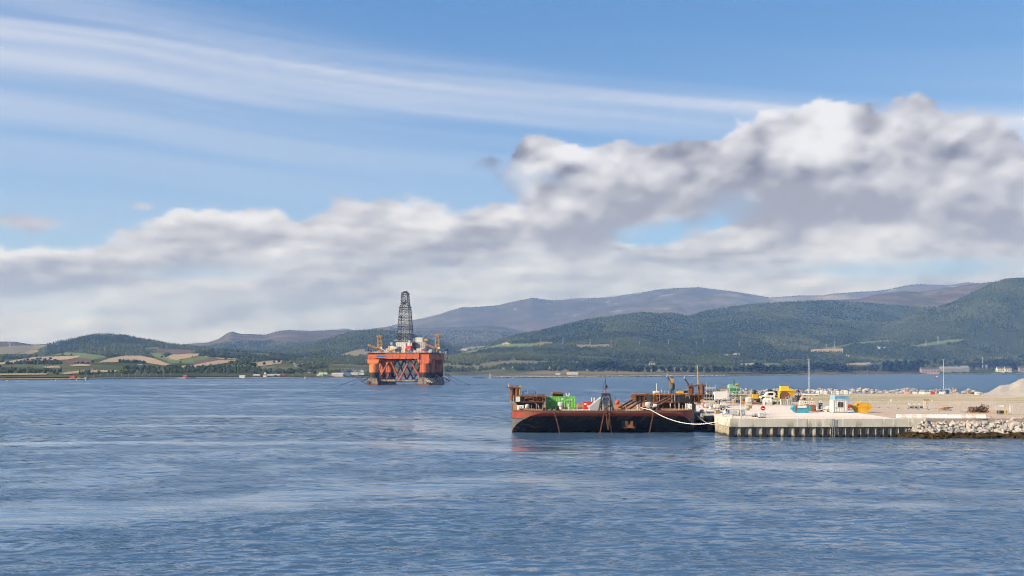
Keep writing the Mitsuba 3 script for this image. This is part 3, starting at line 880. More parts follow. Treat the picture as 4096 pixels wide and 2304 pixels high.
# ground of the reclaimed yard: sheet reaching from the quay edge to the rocks
yard = sg.Polygon([(QX + .6, QY + .6), (260, QY + .6), (320, 330), (330, 436), (95, 436), (84, 430), (66, 372), (46, 318), (QX - .6, 296)])
structure('yard', MB().prism(yard, 1.0, QZ - .012), 'yard_gravel')
apron = sg.Polygon([(QX + .6, QY + .9), (X(3575, 204), QY + .9), (X(3440, 229), 229), (X(3330, 262), 262), (X(3130, 281), 281), (QX + .5, 281)])
v2, f2 = trimesh.creation.triangulate_polygon(apron, engine='earcut')
structure('apron', (np.column_stack([v2, 0 * v2[:, 0] + QZ]), f2), 'apron_concrete')
strip = MB().b2(X(2945, 281), X(3165, 281), 281.2, 281.9, QZ - .01, QZ + .16)
structure('kerb', strip, 'concrete')

quay = thing('quay_wall', 'concrete capped quay wall on dark steel piles along the water', 'quay wall')
joints = [QX, X(3063, QY), X(3232, QY), X(3390, QY), X(3545, QY), X(3704, QY)]
for i, (a, b) in enumerate(zip(joints[:-1], joints[1:])):
    part(quay, 'capping_beam', MB().box(((a + b) / 2, QY + .45 + .012 * (i % 2), 2.84), (b - a - .03, .9, 1.72), bev=.05), 'concrete')
part(quay, 'capping_beam', MB().box((QX + .45, (QY + 219.2) / 2 + .46, 2.84), (.9, 219.2 - QY - .95, 1.72), bev=.05), 'concrete')
part(quay, 'capping_beam', MB().box((QX - .45, 238.5, 2.9), (1.6, 25.0, 1.6), bev=.05), 'concrete')
part(quay, 'capping_beam', MB().box((QX - 1.3, 275, 2.9), (1.4, 44.0, 1.6), bev=.05), 'concrete')
part(quay, 'bulkhead', MB().b2(QX + .9, QX + 1.4, QY + 1.4, 300, -1.5, 2.0), CHAR)
px = 2921.0
k = 0
while px < 3725:
    x = X(px, QY)
    w = .80 if px < 3210 else .70
    per = 43.0 if px < 3225 else 30.3
    m = MB().b2(x, x + w, QY + .06, QY + 1.1, -1.5, 1.975)
    m.prism([(x + w, 1.97), (x + w + .25, 1.97), (x + w, 1.35)], QY + .1, QY + 1.0, 'y')
    part(quay, 'king_pile', m, BLACK)
    xn = X(px + per, QY)
    xs = np.linspace(x + w - .05, xn + .05, 7)
    pts = [(xx, QY + .34 + (.14 if q in (2, 3, 4) else 0)) for q, xx in enumerate(xs)]
    part(quay, 'sheet_pile', MB().prism(sg.LineString(pts).buffer(.03, cap_style=2, join_style=2), -1.5, 1.96), 'pile_steel')
    px += per
y = QY + .3
while y < 219:
    pts = [(QX + .35 - (.16 if q in (1, 2) else 0), y + .45 * q) for q in range(4)]
    part(quay, 'sheet_pile', MB().prism(sg.LineString(pts).buffer(.03, cap_style=2, join_style=2), -1.5, 1.97), 'pile_steel')
    y += 1.36
lad = MB()
for x in (X(3329, 203), X(3339, 203)):
    lad.b2(x - .04, x + .04, QY - .36, QY - .26, -.6, 3.75)
    for z in (.4, 1.9, 3.4):
        lad.b2(x - .03, x + .03, QY - .26, QY + .02, z - .03, z + .03)
for i in range(14):
    lad.tube((X(3329, 203), QY - .31, -.3 + i * .3), (X(3339, 203), QY - .31, -.3 + i * .3), .022, 6)
part(quay, 'ladder', lad, GREY)
for yy, w in ((219.9, .8), (222.3, .5), (228.5, 1.0), (233, .7)):
    part(quay, 'fender', MB().b2(QX - 1.25, QX - .3, yy, yy + w, .3, 3.4), BLACK)
fr = part(quay, 'fender_panel', MB().b2(QX - 1.1, QX + .2, 225.6, 225.95, -.3, 3.3), BLACK)
part(quay, 'fender_panel', MB().b2(QX - .75, QX + .25, 220.9, 221.2, -.3, 3.55), BLACK)

BOLL = [(QX + .75, 205.3), (QX + .6, 214.2), (QX - .3, 227.3), (QX - .5, 239.5), (QX - .9, 252)]
said = ['cream mooring bollard nearest the quay corner with the white rope on it', 'cream mooring bollard on the quay edge beside the dark fenders', 'cream mooring bollard third from the quay corner along the berth', 'cream mooring bollard fourth from the quay corner along the berth', 'cream mooring bollard farthest along the berth beside the barge']
for (x, y), s in zip(BOLL, said):
    b = thing('bollard', s, 'bollard', 'bollards along the berth')
    part(b, 'post', MB().lathe([(0, 0), (.34, 0), (.34, .08), (.2, .12), (.2, .42), (.30, .5), (.30, .58), (.2, .66), (0, .68)], (x, y, QZ), 12), CREAM, 40)
    part(b, 'horn', MB().tube((x - .42, y, QZ + .48), (x + .42, y, QZ + .48), .09, 8), CREAM, 40)


def rock_mesh(x, y, z, r, rnd):
    n = rnd.randint(9, 13)
    sc = np.array([rnd.uniform(.85, 1.35), rnd.uniform(.8, 1.2), rnd.uniform(.6, .95)])
    pts = np.array([[rnd.gauss(0, 1) for _ in range(3)] for _ in range(n)])
    pts /= np.linalg.norm(pts, axis=1, keepdims=True)
    pts = pts * np.array([[rnd.uniform(.82, 1.08)] for _ in range(n)]) * sc * r
    a = rnd.uniform(0, 6.28)
    pts = np.stack([pts[:, 0] * math.cos(a) - pts[:, 1] * math.sin(a), pts[:, 0] * math.sin(a) + pts[:, 1] * math.cos(a), pts[:, 2]], 1)
    h = trimesh.convex.convex_hull(pts)
    return np.array(h.vertices) + [x, y, z], np.array(h.faces)


def rock_heap(name, said, cat, spots, rnd, most=285):
    """A heap of boulders: the largest as parts, what lies under and between them as one part."""
    t = thing(name, said, cat)
    spots = sorted(spots, key=lambda s: -s[3])
    rest = MB()
    for i, (x, y, z, r) in enumerate(spots):
        v, f = rock_mesh(x, y, z, r, rnd)
        if i < most:
            key = numbered(t + '__boulder')
            scene[key] = mikit.ply((v, f), 'rock', smooth=False, uv=np.tile([rnd.random(), rnd.random()], (len(v), 1)))
        else:
            rest.add(v, f)
    if rest.n:
        v, f = rest.get()
        key = numbered(t + '__small_stones')
        scene[key] = mikit.ply((v, f), 'rock', smooth=False, uv=np.tile([.3, .3], (len(v), 1)))
        labels[key] = {'kind': 'stuff'}
    return t


spots = []
for row in range(13):
    t = row / 12
    x = 76.0
    while x < 112:
        hc = np.clip((x - 76.2) / 6.2, 0, 1) * 3.55
        wide = max(hc * 1.65, 1.0) * (1 + .12 * math.sin(x * .7) + .06 * math.sin(x * 1.9))
        top = 204.9 if x > 82.5 else 203.1
        r = (R.uniform(.32, .72) if x < 90 else R.uniform(.42, 1.05))
        z = hc * (1 - t) + R.uniform(-.22, .18) - .18
        if hc > .25 and not (x < 82 and z > hc):
            spots.append((x + R.uniform(-.25, .25), top - t * wide + R.uniform(-.2, .2), z, r))
        x += r * 1.3
rock_heap('rock_armour', 'slope of pale boulders with a dark weed line at the right end of the quay', 'rock armour', spots, R)
bed = MB()
xs = np.arange(76.5, 116, 1.0)
for a, b in zip(xs[:-1], xs[1:]):
    ha, hb = [np.clip((q - 76.2) / 6.2, 0, 1) * 3.55 - .55 for q in (a, b)]
    v = [(a, 205.5, max(ha, -.5)), (b, 205.5, max(hb, -.5)), (b, 204 - 1.65 * max(hb, 0) - 1.2, -.7), (a, 204 - 1.65 * max(ha, 0) - 1.2, -.7)]
    bed.add(v, [[0, 2, 1], [0, 3, 2]])
v, f = bed.get()
scene['rock_armour__core'] = mikit.ply((v, f), 'rock', uv=np.tile([.3, .3], (len(v), 1)))
spots = []
x = 93.0
while x < 186:
    for row in range(3):
        r = R.uniform(.45, .95)
        spots.append((x + R.uniform(-.6, .6), 428 + row * .9 + R.uniform(-.4, .4), QZ + R.uniform(.1, .5) + row * .62 + .35 * math.sin(x * .35), r))
    x += R.uniform(.85, 1.3)
for i in range(26):
    x = R.gauss(91.5, 3.0)
    spots.append((x, 424 + R.uniform(-2, 2), QZ + max(.2, 3.4 - abs(x - 91.5) * .75) * R.random() + .3, R.uniform(.6, 1.1)))
rock_heap('rock_bund', 'long low bund of pale boulders at the far side of the yard', 'rock bund', spots, R)
spots = []
for i in range(70):
    x = R.gauss(0, 2.6)
    h = max(.3, 2.1 - .42 * abs(x))
    spots.append((X(3880, 424) + x, 424 + R.uniform(-1.6, 1.6), QZ + h * R.random(), R.uniform(.4, .75)))
rock_heap('rock_pile', 'separate heap of pale boulders between the lamp post and the gravel mound', 'rock pile', spots, R)

# gravel mound at the right edge
gx, gy = np.meshgrid(np.linspace(172, 275, 104), np.linspace(384, 428, 45), indexing='ij')
prof = np.interp(gx / gy * 400, [X(p, 400) for p in (3905, 3925, 3955, 4000, 4040, 4060, 4080, 4110, 4200, 4400, 4520)], [0, 0, .9, 3.2, 3.9, 4.8, 5.8, 6.3, 6.6, 5.0, 0])
shp = np.clip(1 - ((gy - 405) / 21) ** 2, 0, 1) ** .75
gz = QZ - .06 + prof * shp * (.70 + .65 * meshkit.fbm(np.stack([gx * .10, gy * .16, 0 * gx], -1), 5, 3))
v, f = grid_mesh(gx / gy * 4096 + 2048, gy, gz)


def mound_colour(p, n, uv):
    a = fbm(p.x * .5, p.y * .5, p.z * .9, 5)
    return mix((.33, .31, .285), (.52, .49, .455), a * .8 + .2 * noise(p.x * 4, p.y * 4, p.z * 4))


scene['mound_gravel'] = {'type': 'diffuse', 'reflectance': proc(mound_colour)}
single('gravel_mound', (v, f), 'mound_gravel', 'big grey gravel mound at the right edge beyond the yard', 'gravel mound', smooth=True)

# ------------------------------------------------------------------ barge and what stands on it
def hull_colour(p, n, uv):
    st = noise(p.x * 3.1 + p.y * 3.1, p.z * .35, 4)
    st2 = noise(p.x * 9 + p.y * 9, p.z * .22, 14)
    a = fbm(p.x * .5, p.y * .5, p.z * .8, 4)
    under = smoothstep(-.12, -.2, n.z)                   # raked bow plates, where the red band stops higher than on the sides
    c = mix(mix((.045, .050, .058), (.14, .15, .165), a), mix((.010, .011, .014), (.024, .024, .027), a), under)  # sunlit grey of side plates and shaded black of rake put into the colour
    red = mix((.20, .018, .012), (.36, .05, .028), dr.clip(a * .6 + st * .5, 0, 1))
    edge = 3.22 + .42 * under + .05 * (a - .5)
    c = mix(c, red, smoothstep(edge - .02, edge + .02, p.z))
    c = mix(c, mix((.030, .029, .030), (.12, .092, .075), a), smoothstep(4.40, 4.43, p.z))
    seam = smoothstep(.03, .0, dr.abs(p.x / 3.2 - dr.floor(p.x / 3.2 + .5)) * 3.2)
    c = c * (1 - .4 * seam * (1 - smoothstep(3.2, 3.6, p.z)))
    r = smoothstep(.58, .78, st * .40 + st2 * .25 + .5 * fbm(p.x * 1.3 + p.y * 1.3, p.z * .6, 8, 4)) * smoothstep(2.2, 4.7, p.z + 1.2 * a)
    r2 = smoothstep(.50, .72, fbm(p.x * .9 + p.z * .9, p.y * 2, p.z * 2.5, 4)) * smoothstep(8.0, 3.0, p.x) * smoothstep(3.4, 2.8, p.z)  # rust brown on the left bow, painted in for its sunlit facet
    r3 = smoothstep(.60, .9, st2) * smoothstep(1.2, .1, p.z) * .5
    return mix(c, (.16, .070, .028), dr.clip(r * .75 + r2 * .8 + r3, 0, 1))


def deck_colour(p, n, uv):
    a = fbm(p.x * .6, p.y * .6, 0, 4)
    return mix((.17, .085, .048), (.33, .18, .10), a)


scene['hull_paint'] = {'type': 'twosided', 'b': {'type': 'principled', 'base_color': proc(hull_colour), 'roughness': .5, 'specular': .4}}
scene['rusty_deck'] = {'type': 'twosided', 'b': {'type': 'principled', 'base_color': proc(deck_colour), 'roughness': .9, 'specular': .2}}
BX0, BX1, BY0, BY1, BZ = 0.0, 38.9, 214.6, 257.0, 4.82
plan = [(BX0, BY1), (BX0, BY0 + 4.6)]
for t in np.linspace(0, math.pi / 2, 12):
    plan.append((BX0 + 7.2 - 7.2 * math.cos(t), BY0 + 4.6 - 4.6 * math.sin(t)))
for t in np.linspace(math.pi / 2, 0, 12):
    plan.append((BX1 - 5.4 + 5.4 * math.cos(t), BY0 + 4.6 - 4.6 * math.sin(t)))
plan += [(BX1, BY0 + 4.6), (BX1, BY1)]
side = [(BY1, -1.0), (BY1, BZ - .01), (BY0 - .2, BZ - .01), (BY0 - .2, 4.42)]
for t in np.linspace(0, 1, 16):
    side.append((BY0 + .02 + 4.5 * t ** 1.12, 4.40 - 4.45 * t ** .92))
side += [(BY0 + 4.6, -1.0)]
import manifold3d as m3


def solid(mb):
    m = mb if isinstance(mb, trimesh.Trimesh) else trimesh.Trimesh(*mb.get(), process=True)
    m.merge_vertices()
    return m3.Manifold(m3.Mesh(np.asarray(m.vertices, np.float32), np.asarray(m.faces, np.uint32)))


pl = m3.CrossSection([plan]) if m3.CrossSection([plan]).area() > 0 else m3.CrossSection([plan[::-1]])
body = m3.Manifold.extrude(pl, BZ + 1.0).translate([0, 0, -1.0])
sd = m3.CrossSection([side]) if m3.CrossSection([side]).area() > 0 else m3.CrossSection([side[::-1]])
rake = m3.Manifold.extrude(sd, 60.0)                                  # (y, z) profile along x
rake = rake.transform(np.array([[0, 0, 1, -10], [1, 0, 0, 0], [0, 1, 0, 0.]]))
hull = body ^ rake
recess = m3.Manifold.cube([3.25, 2.6, 1.7], True).translate([X(2517, 216), 217.0, 1.85])
hull = hull - recess
barge = thing('barge', 'black and red flat top barge moored beside the quay with rusty steelwork on deck', 'barge')
hm = hull.to_mesh()
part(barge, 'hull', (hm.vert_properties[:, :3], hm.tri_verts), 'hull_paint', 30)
inner = sg.Polygon(plan).buffer(-.12)
v2, f2 = trimesh.creation.triangulate_polygon(inner, engine='earcut')
part(barge, 'deck', (np.column_stack([v2, 0 * v2[:, 0] + BZ + .004]), f2), 'rusty_deck')
part(barge, 'deck_edge', MB().prism(sg.Polygon(plan).buffer(.05).difference(sg.Polygon(plan).buffer(-.10)), BZ - .03, BZ + .07), RUST)
part(barge, 'rubbing_strake', MB().prism(sg.Polygon([p for p in plan]).buffer(.10).difference(sg.Polygon(plan).buffer(-.02)).intersection(sg.box(-1, 200, 2.2, 260)), 3.02, 3.22), CHAR)
part(barge, 'rubbing_strake', MB().tube((BX1 - 1.6, BY0 + 1.1, 2.9), (BX1 + .15, BY0 + 3.9, 2.9), .13, 8), CHAR)
a = MB()
ax = X(2517, 216)
a.prism([(ax - .85, 2.6), (ax - .75, 1.5), (ax - 1.25, 1.15), (ax - 1.1, 1.02), (ax, 1.12), (ax + 1.1, 1.06), (ax + 1.2, 1.2), (ax + .78, 1.5), (ax + .80, 2.6), (ax + .35, 2.6), (ax + .3, 1.8), (ax - .3, 1.8), (ax - .35, 2.6)], 216.0, 216.4, 'y')
single('anchor', a, paint(.20, .085, .03, .6, .35, .85), 'rusty orange anchor stowed in the recess of the barge bow', 'anchor')


def chain(pts, said, link=.46):
    """A hanging chain: links along the polyline, each its own part."""
    t = thing('anchor_chain', said, 'chain')
    pts = np.asarray(pts, float)
    seg = np.linalg.norm(np.diff(pts, axis=0), axis=1)
    cum = np.concatenate([[0], np.cumsum(seg)])
    n = int(cum[-1] / (link * .78))
    for i in range(n):
        s0 = i * link * .78
        c = np.array([np.interp(s0 + link / 2, cum, pts[:, j]) for j in range(3)])
        d = np.array([np.interp(min(s0 + link, cum[-1]), cum, pts[:, j]) - np.interp(s0, cum, pts[:, j]) for j in range(3)])
        d /= np.linalg.norm(d) + 1e-9
        a = np.cross(d, [0, 1, 0])
        a /= np.linalg.norm(a)
        b = np.cross(d, a)
        u = (a + b) / 1.414 if i % 2 else (a - b) / 1.414
        ring = []
        for q in range(9):
            th = q * 2 * math.pi / 8
            ring.append(c + d * (link / 2 - .05) * math.cos(th) + u * .135 * math.sin(th))
        part(t, 'link', MB().rope(ring, .048, 5), RUST)
    return t


FY = BY0 - .14
chain([(X(2212, FY), FY, BZ + .1), (X(2219, FY), FY - .1, 4.2), (X(2228, FY), FY, 2.6), (X(2242, FY), FY, -.5)], 'rusty chain hanging down the barge hull below the left fairlead')
chain([(X(2420, FY), FY - .2, BZ + .3), (X(2414, FY), FY - .25, 4.0), (X(2398, FY), FY, -.4)], 'rusty chain slanting left to the water below the black frame')
chain([(X(2423, FY), FY - .45, BZ + .4), (X(2426, FY), FY - .45, 3.0), (X(2431, FY), FY - .4, 1.0), (X(2436, FY), FY - .4, 2.6), (X(2438, FY), FY - .4, 4.6)], 'rusty chain hanging in a loop below the black frame')
chain([(X(2433, FY), FY - .1, BZ), (X(2438, FY), FY - .1, 3.0), (X(2448, FY), FY, -.2)], 'rusty chain slanting right to the water below the black frame')
chain([(X(2613, FY), FY - .1, BZ + .1), (X(2609, FY), FY - .1, 3.2), (X(2595, FY), FY, -.4)], 'rusty chain hanging below the white box at the right of the barge')
SY = 216.0
lump = MB()
for i in range(7):
    lump.ball((X(2424 + R.uniform(-6, 6), SY), SY - 1.3 + R.uniform(-.1, .2), BZ + .2 + R.random() * .7), .2, 1)
single('shackle_pile', lump, RUST, 'lump of rusty shackles hanging at the foot of the black frame', 'shackles')


def P(px, py, y):
    return np.array([X(px, y), y, Z(py, y)])


# black A-frame with mast
A = thing('stern_frame', 'black lattice A-frame with mast standing at the middle of the barge edge', 'A-frame')
y = 215.7
for s, px in ((-1, 2395), (1, 2455)):
    part(A, 'leg', MB().bar(P(px, 1642, y), P(2424 + s * 14, 1577, y + .6), .30), CHAR)
    part(A, 'leg', MB().bar(P(px + s * -4, 1637, y + 2.0), P(2424 + s * 12, 1577, y + 1.0), .24), CHAR)
    part(A, 'brace', MB().bar(P(px - s * 2, 1640, y), P(2424 + s * 14, 1611, y + .4), .12), BLACK)
    part(A, 'brace', MB().bar(P(2424 + s * 18, 1611, y + .3), P(2424, 1580, y + .6), .16), BLACK)
    part(A, 'brace', MB().bar(P(2424 + s * 18, 1640, y + .1), P(2424 + s * 18, 1611, y + .3), .2), BLACK)
part(A, 'crossbeam', MB().tube(P(2406, 1577, y + .8), P(2442, 1577, y + .8), .26, 12), CHAR, 40)
part(A, 'crossbeam', MB().bar(P(2406, 1612, y + .3), P(2441, 1612, y + .3), .22), CHAR)
mast = part(A, 'mast', MB().tube(P(2421.5, 1577, y + .8), P(2421.5, 1512, y + .8), .11, 8, .075).tube(P(2421.5, 1512, y + .8), P(2421.5, 1507, y + .8), .13, 8), CHAR, 40)
part(A, 'yard', MB().bar(P(2403, 1518, y + .8), P(2440, 1518, y + .8), .07).bar(P(2412, 1518, y + .8), P(2421, 1524, y + .8), .05).bar(P(2430, 1518, y + .8), P(2421, 1524, y + .8), .05), GREY)
part(A, 'red_band', MB().tube(P(2421.5, 1572, y + .8), P(2421.5, 1560, y + .8), .125, 8), RED)
part(A, 'stay', MB().tube(P(2413, 1577, y + .7), P(2415, 1531, y + .7), .04, 6).tube(P(2415, 1531, y + .7), P(2421, 1529, y + .7), .04, 6), BLACK)
d0 = P(2426, 1545.5, y + .6)
dia = MB().lathe([(0, -.5), (.30, 0), (0, .5)], d0, 4)
single('day_mark', dia, BLACK, 'black diamond day mark hung on the mast of the A-frame', 'day mark')

w = MB().prism([(X(2358, 216.5), BZ), (X(2358, 216.5), BZ + .75), (X(2405, 216.5), BZ + 2.75), (X(2440, 216.5), BZ + 2.75), (X(2440, 216.5), BZ)], 216.6, 219.5, 'y')
single('winch_guard', w, paint(.34, .37, .40, .2), 'pale grey sloping steel guard beside the black A-frame', 'winch guard')


# containers with corrugated sides
def corrugated(mb, p, q, z0, z1, pitch=.35, deep=.10):
    """A corrugated wall from p to q (plan points), its outside on the right-hand side."""
    p, q = np.array(p, float), np.array(q, float)
    L = np.linalg.norm(q - p)
    t = (q - p) / L
    n = np.array([t[1], -t[0]])
    k = max(2, int(L / pitch))
    pts = []
    for i in range(k):
        s = L * i / k
        c = L / k
        for f, d in ((0, 0), (.30, 0), (.45, 1), (.85, 1)):
            pts.append(p + t * (s + f * c) - n * deep * d)
    pts.append(q)
    v = [(x, y, z) for x, y in pts for z in (z0, z1)]
    f = []
    for i in range(len(pts) - 1):
        f += [[2 * i, 2 * i + 2, 2 * i + 3], [2 * i, 2 * i + 3, 2 * i + 1]]
    return mb.add(v, f)


def container(name, said, L, W, H, mat, frame, M, cat='shipping container', door=None, group=None):
    """A container with its front along local x at y = 0, its bottom at z = 0."""
    t = thing(name, said, cat, group, None, M)
    x0, x1 = -L / 2, L / 2
    part(t, 'wall', corrugated(MB(), (x0 + .1, .04), (x1 - .1, .04), .18, H - .14), mat)
    part(t, 'wall', corrugated(MB(), (x1 - .1, W - .04), (x0 + .1, W - .04), .18, H - .14), mat)
    part(t, 'wall', corrugated(MB(), (x0 + .04, W - .1), (x0 + .04, .1), .18, H - .14), mat)
    part(t, 'wall', corrugated(MB(), (x1 - .04, .1), (x1 - .04, W - .1), .18, H - .14), mat)
    part(t, 'roof', MB().b2(x0 + .1, x1 - .1, .1, W - .1, H - .1, H - .03), mat)
    f = MB()
    for x in (x0 + .07, x1 - .07):
        for yy in (.07, W - .07):
            f.box((x, yy, H / 2), (.16, .16, H))
    for z in (.09, H - .07):
        for yy in (.065, W - .065):
            f.b2(x0 + .15, x1 - .15, yy - .06, yy + .06, z - .08, z + .06)
        for x in (x0 + .065, x1 - .065):
            f.b2(x - .06, x + .06, .15, W - .15, z - .08, z + .06)
    part(t, 'frame', f, frame)
    part(t, 'floor', MB().b2(x0 + .1, x1 - .1, .1, W - .1, .06, .16), CHAR)
    return t


yc = 226.0
g = container('shipping_container', 'bright green shipping container on the barge deck', 6.35, 2.44, 2.62, LIME, LIME, at(X(2242.5, yc), yc, BZ + .02))
mk = MB()
for i, x in enumerate((1.42, 1.62, 1.86, 2.14, 2.36)):
    mk.box((x, -.012, 1.88 + .05 * (i % 2)), (.13, .016, .30 if i != 1 else .2))
part(g, 'worn_mark', mk, WHITE, kind='stuff')
mk = MB()
for i, x in enumerate((1.50, 1.74, 2.02, 2.26)):
    mk.box((x, -.012, 1.80 - .06 * (i % 2)), (.07, .016, .34))
part(g, 'worn_mark', mk, BLACK, kind='stuff')
part(g, 'cable', MB().path([(-2.7, -.03, 2.62), (-2.35, -.03, 2.3), (-2.2, -.03, 1.2), (-2.05, -.03, .3)], .025, 5), BLACK)
part(g, 'cable', MB().path([(1.25, -.03, 2.62), (1.3, -.03, 1.7), (.9, -.03, 1.0), (1.3, -.03, .15)], .025, 5), BLACK)
part(g, 'placard', MB().b2(.12, .62, -.03, -.005, 1.95, 2.3), WHITE)
part(g, 'placard', MB().b2(-2.6, -2.15, -.03, -.005, 1.6, 1.9), OFFW)

r = thing('skip_tank', 'red steel tank box with white labels beside the grey guard on the barge', 'tank box')
yt = 224
part(r, 'body', MB().box((X(2352, yt), yt + 1, BZ + .75), (2.0, 2.0, 1.46), bev=.06), RED)
part(r, 'rim', MB().b2(X(2333, yt) - .06, X(2371, yt) + .06, yt - .05, yt + 2.05, BZ + 1.44, BZ + 1.54), RED)
part(r, 'placard', MB().b2(X(2336, yt), X(2346, yt), yt - .03, yt - .005, BZ + .95, BZ + 1.3), WHITE)
part(r, 'placard', MB().b2(X(2348, yt), X(2358, yt), yt - .03, yt - .005, BZ + .45, BZ + .8), WHITE)
for px, s in ((2367, 'left'), (2377.5, 'right')):
    single('vent_pipe', MB().tube((X(px, 227), 227, BZ), (X(px, 227), 227, BZ + 2.3), .16, 10).ball((X(px, 227), 227, BZ + 2.3), .16, 1), OFFW, f'white vent pipe behind the red tank box, {s} of two', 'vent pipe', 'vent pipes behind the red tank', 40)

MUSH = [(2244, 1637, 26, 1609, 'large white mushroom vent in front of the green container'), (2274.5, 1638, 9, 1616, 'slim white mushroom vent in front of the green container'), (2594, 1637, 27, 1608, 'large white mushroom vent below the rusty platform'), (2551, 1635, 12, 1613, 'smaller grey mushroom vent left of the large one on the right deck')]
for px, pb, wpx, pt, s in MUSH:
    yy = depth(pb, BZ)
    r_, hgt = wpx * yy / 4096 / 2, (pb - pt) * yy / 4096
    v = thing('deck_vent', s, 'vent')
    part(v, 'stack', MB().tube((X(px, yy), yy, BZ), (X(px, yy), yy, BZ + hgt * .65), r_ * .58, 14), OFFW, 40)
    part(v, 'cap', MB().lathe([(0, hgt * .5), (r_, hgt * .5), (r_, hgt * .93), (r_ * .9, hgt), (0, hgt)], (X(px, yy), yy, BZ), 18), LGREY, 40)

fl = thing('floodlight_mast', 'mast with four white floodlights above the green container', 'floodlight mast')
yy = 230
part(fl, 'pole', MB().tube((X(2271, yy), yy, BZ), (X(2271, yy), yy, Z(1578, yy)), .06, 8), GALV)
for dx, dz in ((-6, 1576), (6, 1576), (-3.5, 1582), (4, 1582)):
    c = (X(2271 + dx, yy), yy - .1, Z(dz, yy))
    part(fl, 'lamp', MB().tube((c[0], c[1] - .12, c[2]), (c[0], c[1] + .15, c[2]), .17, 10), WHITE, 40)

# black roller fairlead and other deck gear
for x0, said_ in ((2171, 'black roller fairlead frame on the barge edge below the green container'), (2575, 'black roller fairlead frame at the right of the barge edge')):
    yy = 216.2
    f = thing('roller_fairlead', said_, 'fairlead')
    part(f, 'frame', MB().b2(X(x0 + 4, yy), X(x0 + 64, yy), yy - .3, yy + .4, BZ + .52, BZ + .62).prism([(X(x0 - 3, yy), BZ), (X(x0 + 4, yy), BZ + .52), (X(x0 + 12, yy), BZ + .52), (X(x0 + 6, yy), BZ)], yy - .2, yy + .3, 'y').prism([(X(x0 + 72, yy), BZ), (X(x0 + 64, yy), BZ + .52), (X(x0 + 56, yy), BZ + .52), (X(x0 + 62, yy), BZ)], yy - .2, yy + .3, 'y'), BLACK)
    for px in (x0 + 14, x0 + 34, x0 + 54):
        part(f, 'roller', MB().tube((X(px, yy), yy, BZ + .02), (X(px, yy), yy, BZ + .52), .34, 12), CHAR, 40)
b = thing('control_box', 'white control box with a red lamp on a bracket at the barge edge', 'control box')
yy = 216.5
part(b, 'cabinet', MB().box((X(2620, yy), yy, Z(1621, yy)), (.70, .5, .55), bev=.04), WHITE)
part(b, 'stand', MB().b2(X(2616, yy), X(2624, yy), yy - .15, yy + .15, BZ, Z(1627, yy)), CHAR)
part(b, 'lamp', MB().ball((X(2618, yy), yy, Z(1613, yy)), .13, 1), RED)
cab = [(2068, 2095, 1619, 1637, 'white electric cabinet at the left end of the barge deck'), (2756, 2769, 1614, 1634, 'white locker with rounded corners at the right end of the barge'), (2100, 2106, 1618, 1637, 'narrow white locker behind the left deck cabinet')]
for p0, p1, t0, t1, s in cab:
    yy = depth(t1 + 2, BZ)
    c = thing('deck_cabinet', s, 'cabinet')
    part(c, 'body', MB().box(((X(p0, yy) + X(p1, yy)) / 2, yy + .5, BZ + (t1 - t0) * yy / 8192), (X(p1, yy) - X(p0, yy), 1.0, (t1 - t0) * yy / 4096), bev=.05), WHITE)
    if p1 - p0 > 10:
        for q in (.35, .6):
            part(c, 'louvre', MB().b2(X(p0 + (p1 - p0) * q, yy), X(p0 + (p1 - p0) * (q + .16), yy), yy - .02, yy + .02, BZ + .3, BZ + .75), GREY)
c = thing('deck_drum', 'white drum tank beside the white cabinet on the barge', 'drum')
part(c, 'body', MB().lathe([(0, 0), (.42, 0), (.42, .95), (.3, 1.15), (0, 1.2)], (X(2110, 222), 222, BZ), 14), LGREY, 40)
part(c, 'band', MB().lathe([(.43, .3), (.45, .32), (.45, .38), (.43, .4)], (X(2110, 222), 222, BZ), 14), GREY)
for i, px in enumerate([2127, 2146, 2153, 2170, 2175, 2257, 2307, 2312, 2503, 2560, 2598, 2700, 2730]):
    yy = 217.5 + (i % 3)
    single('stanchion', MB().tube((X(px, yy), yy, BZ), (X(px, yy), yy, BZ + 1.0 + .2 * (i % 2)), .045, 6).ball((X(px, yy), yy, BZ + 1.05 + .2 * (i % 2)), .06, 1), LGREY, 'thin grey stanchion standing along the barge edge', 'stanchion', 'stanchions along the barge edge')
yy = 217.0
for p0, p1, s in ((2078, 2120, 'rusty pipe lying on the barge deck at far left'), (2096, 2140, 'long timber baulk lying on the barge deck by the fairlead')):
    single('pipe_length' if 'pipe' in s else 'timber_baulk', MB().tube((X(p0, yy), yy, BZ + .22), (X(p1, yy), yy + .3, BZ + .22), .2 if 'pipe' in s else .12, 10), RUST if 'pipe' in s else TIMBER, s, 'pipe' if 'pipe' in s else 'timber')
    yy -= .8
for p0, p1, s in ((2254, 2300, 'heap of white netting on the barge below the green container'), (2298, 2362, 'white sheeting laid along the barge edge by the red tank'), (2505, 2560, 'white rope coil laid along the barge edge on the right')):
    m = MB()
    x = p0
    while x < p1:
        m.ball((X(x, 215.8), 215.8 + R.uniform(-.25, .3), BZ + .07), R.uniform(.14, .26), 1, .6)
        x += 3.2
    single('white_netting' if 'netting' in s else 'sheeting' if 'sheeting' in s else 'rope_coil', m, OFFW, s, 'netting' if 'netting' in s else 'sheeting' if 'sheeting' in s else 'rope', smooth=True)
yy = 249
b = thing('buoy', 'orange ball buoy standing on the far edge of the barge deck', 'buoy')
part(b, 'float', MB().ball((X(2469, yy), yy, BZ + .72), .56, 3), paint(.70, .085, .025, .2), True)
part(b, 'stem', MB().tube((X(2463, yy), yy, BZ + 1.2), (X(2463, yy), yy, Z(1594, yy)), .035, 6).ball((X(2463, yy), yy, Z(1594, yy)), .10, 1), BLACK)

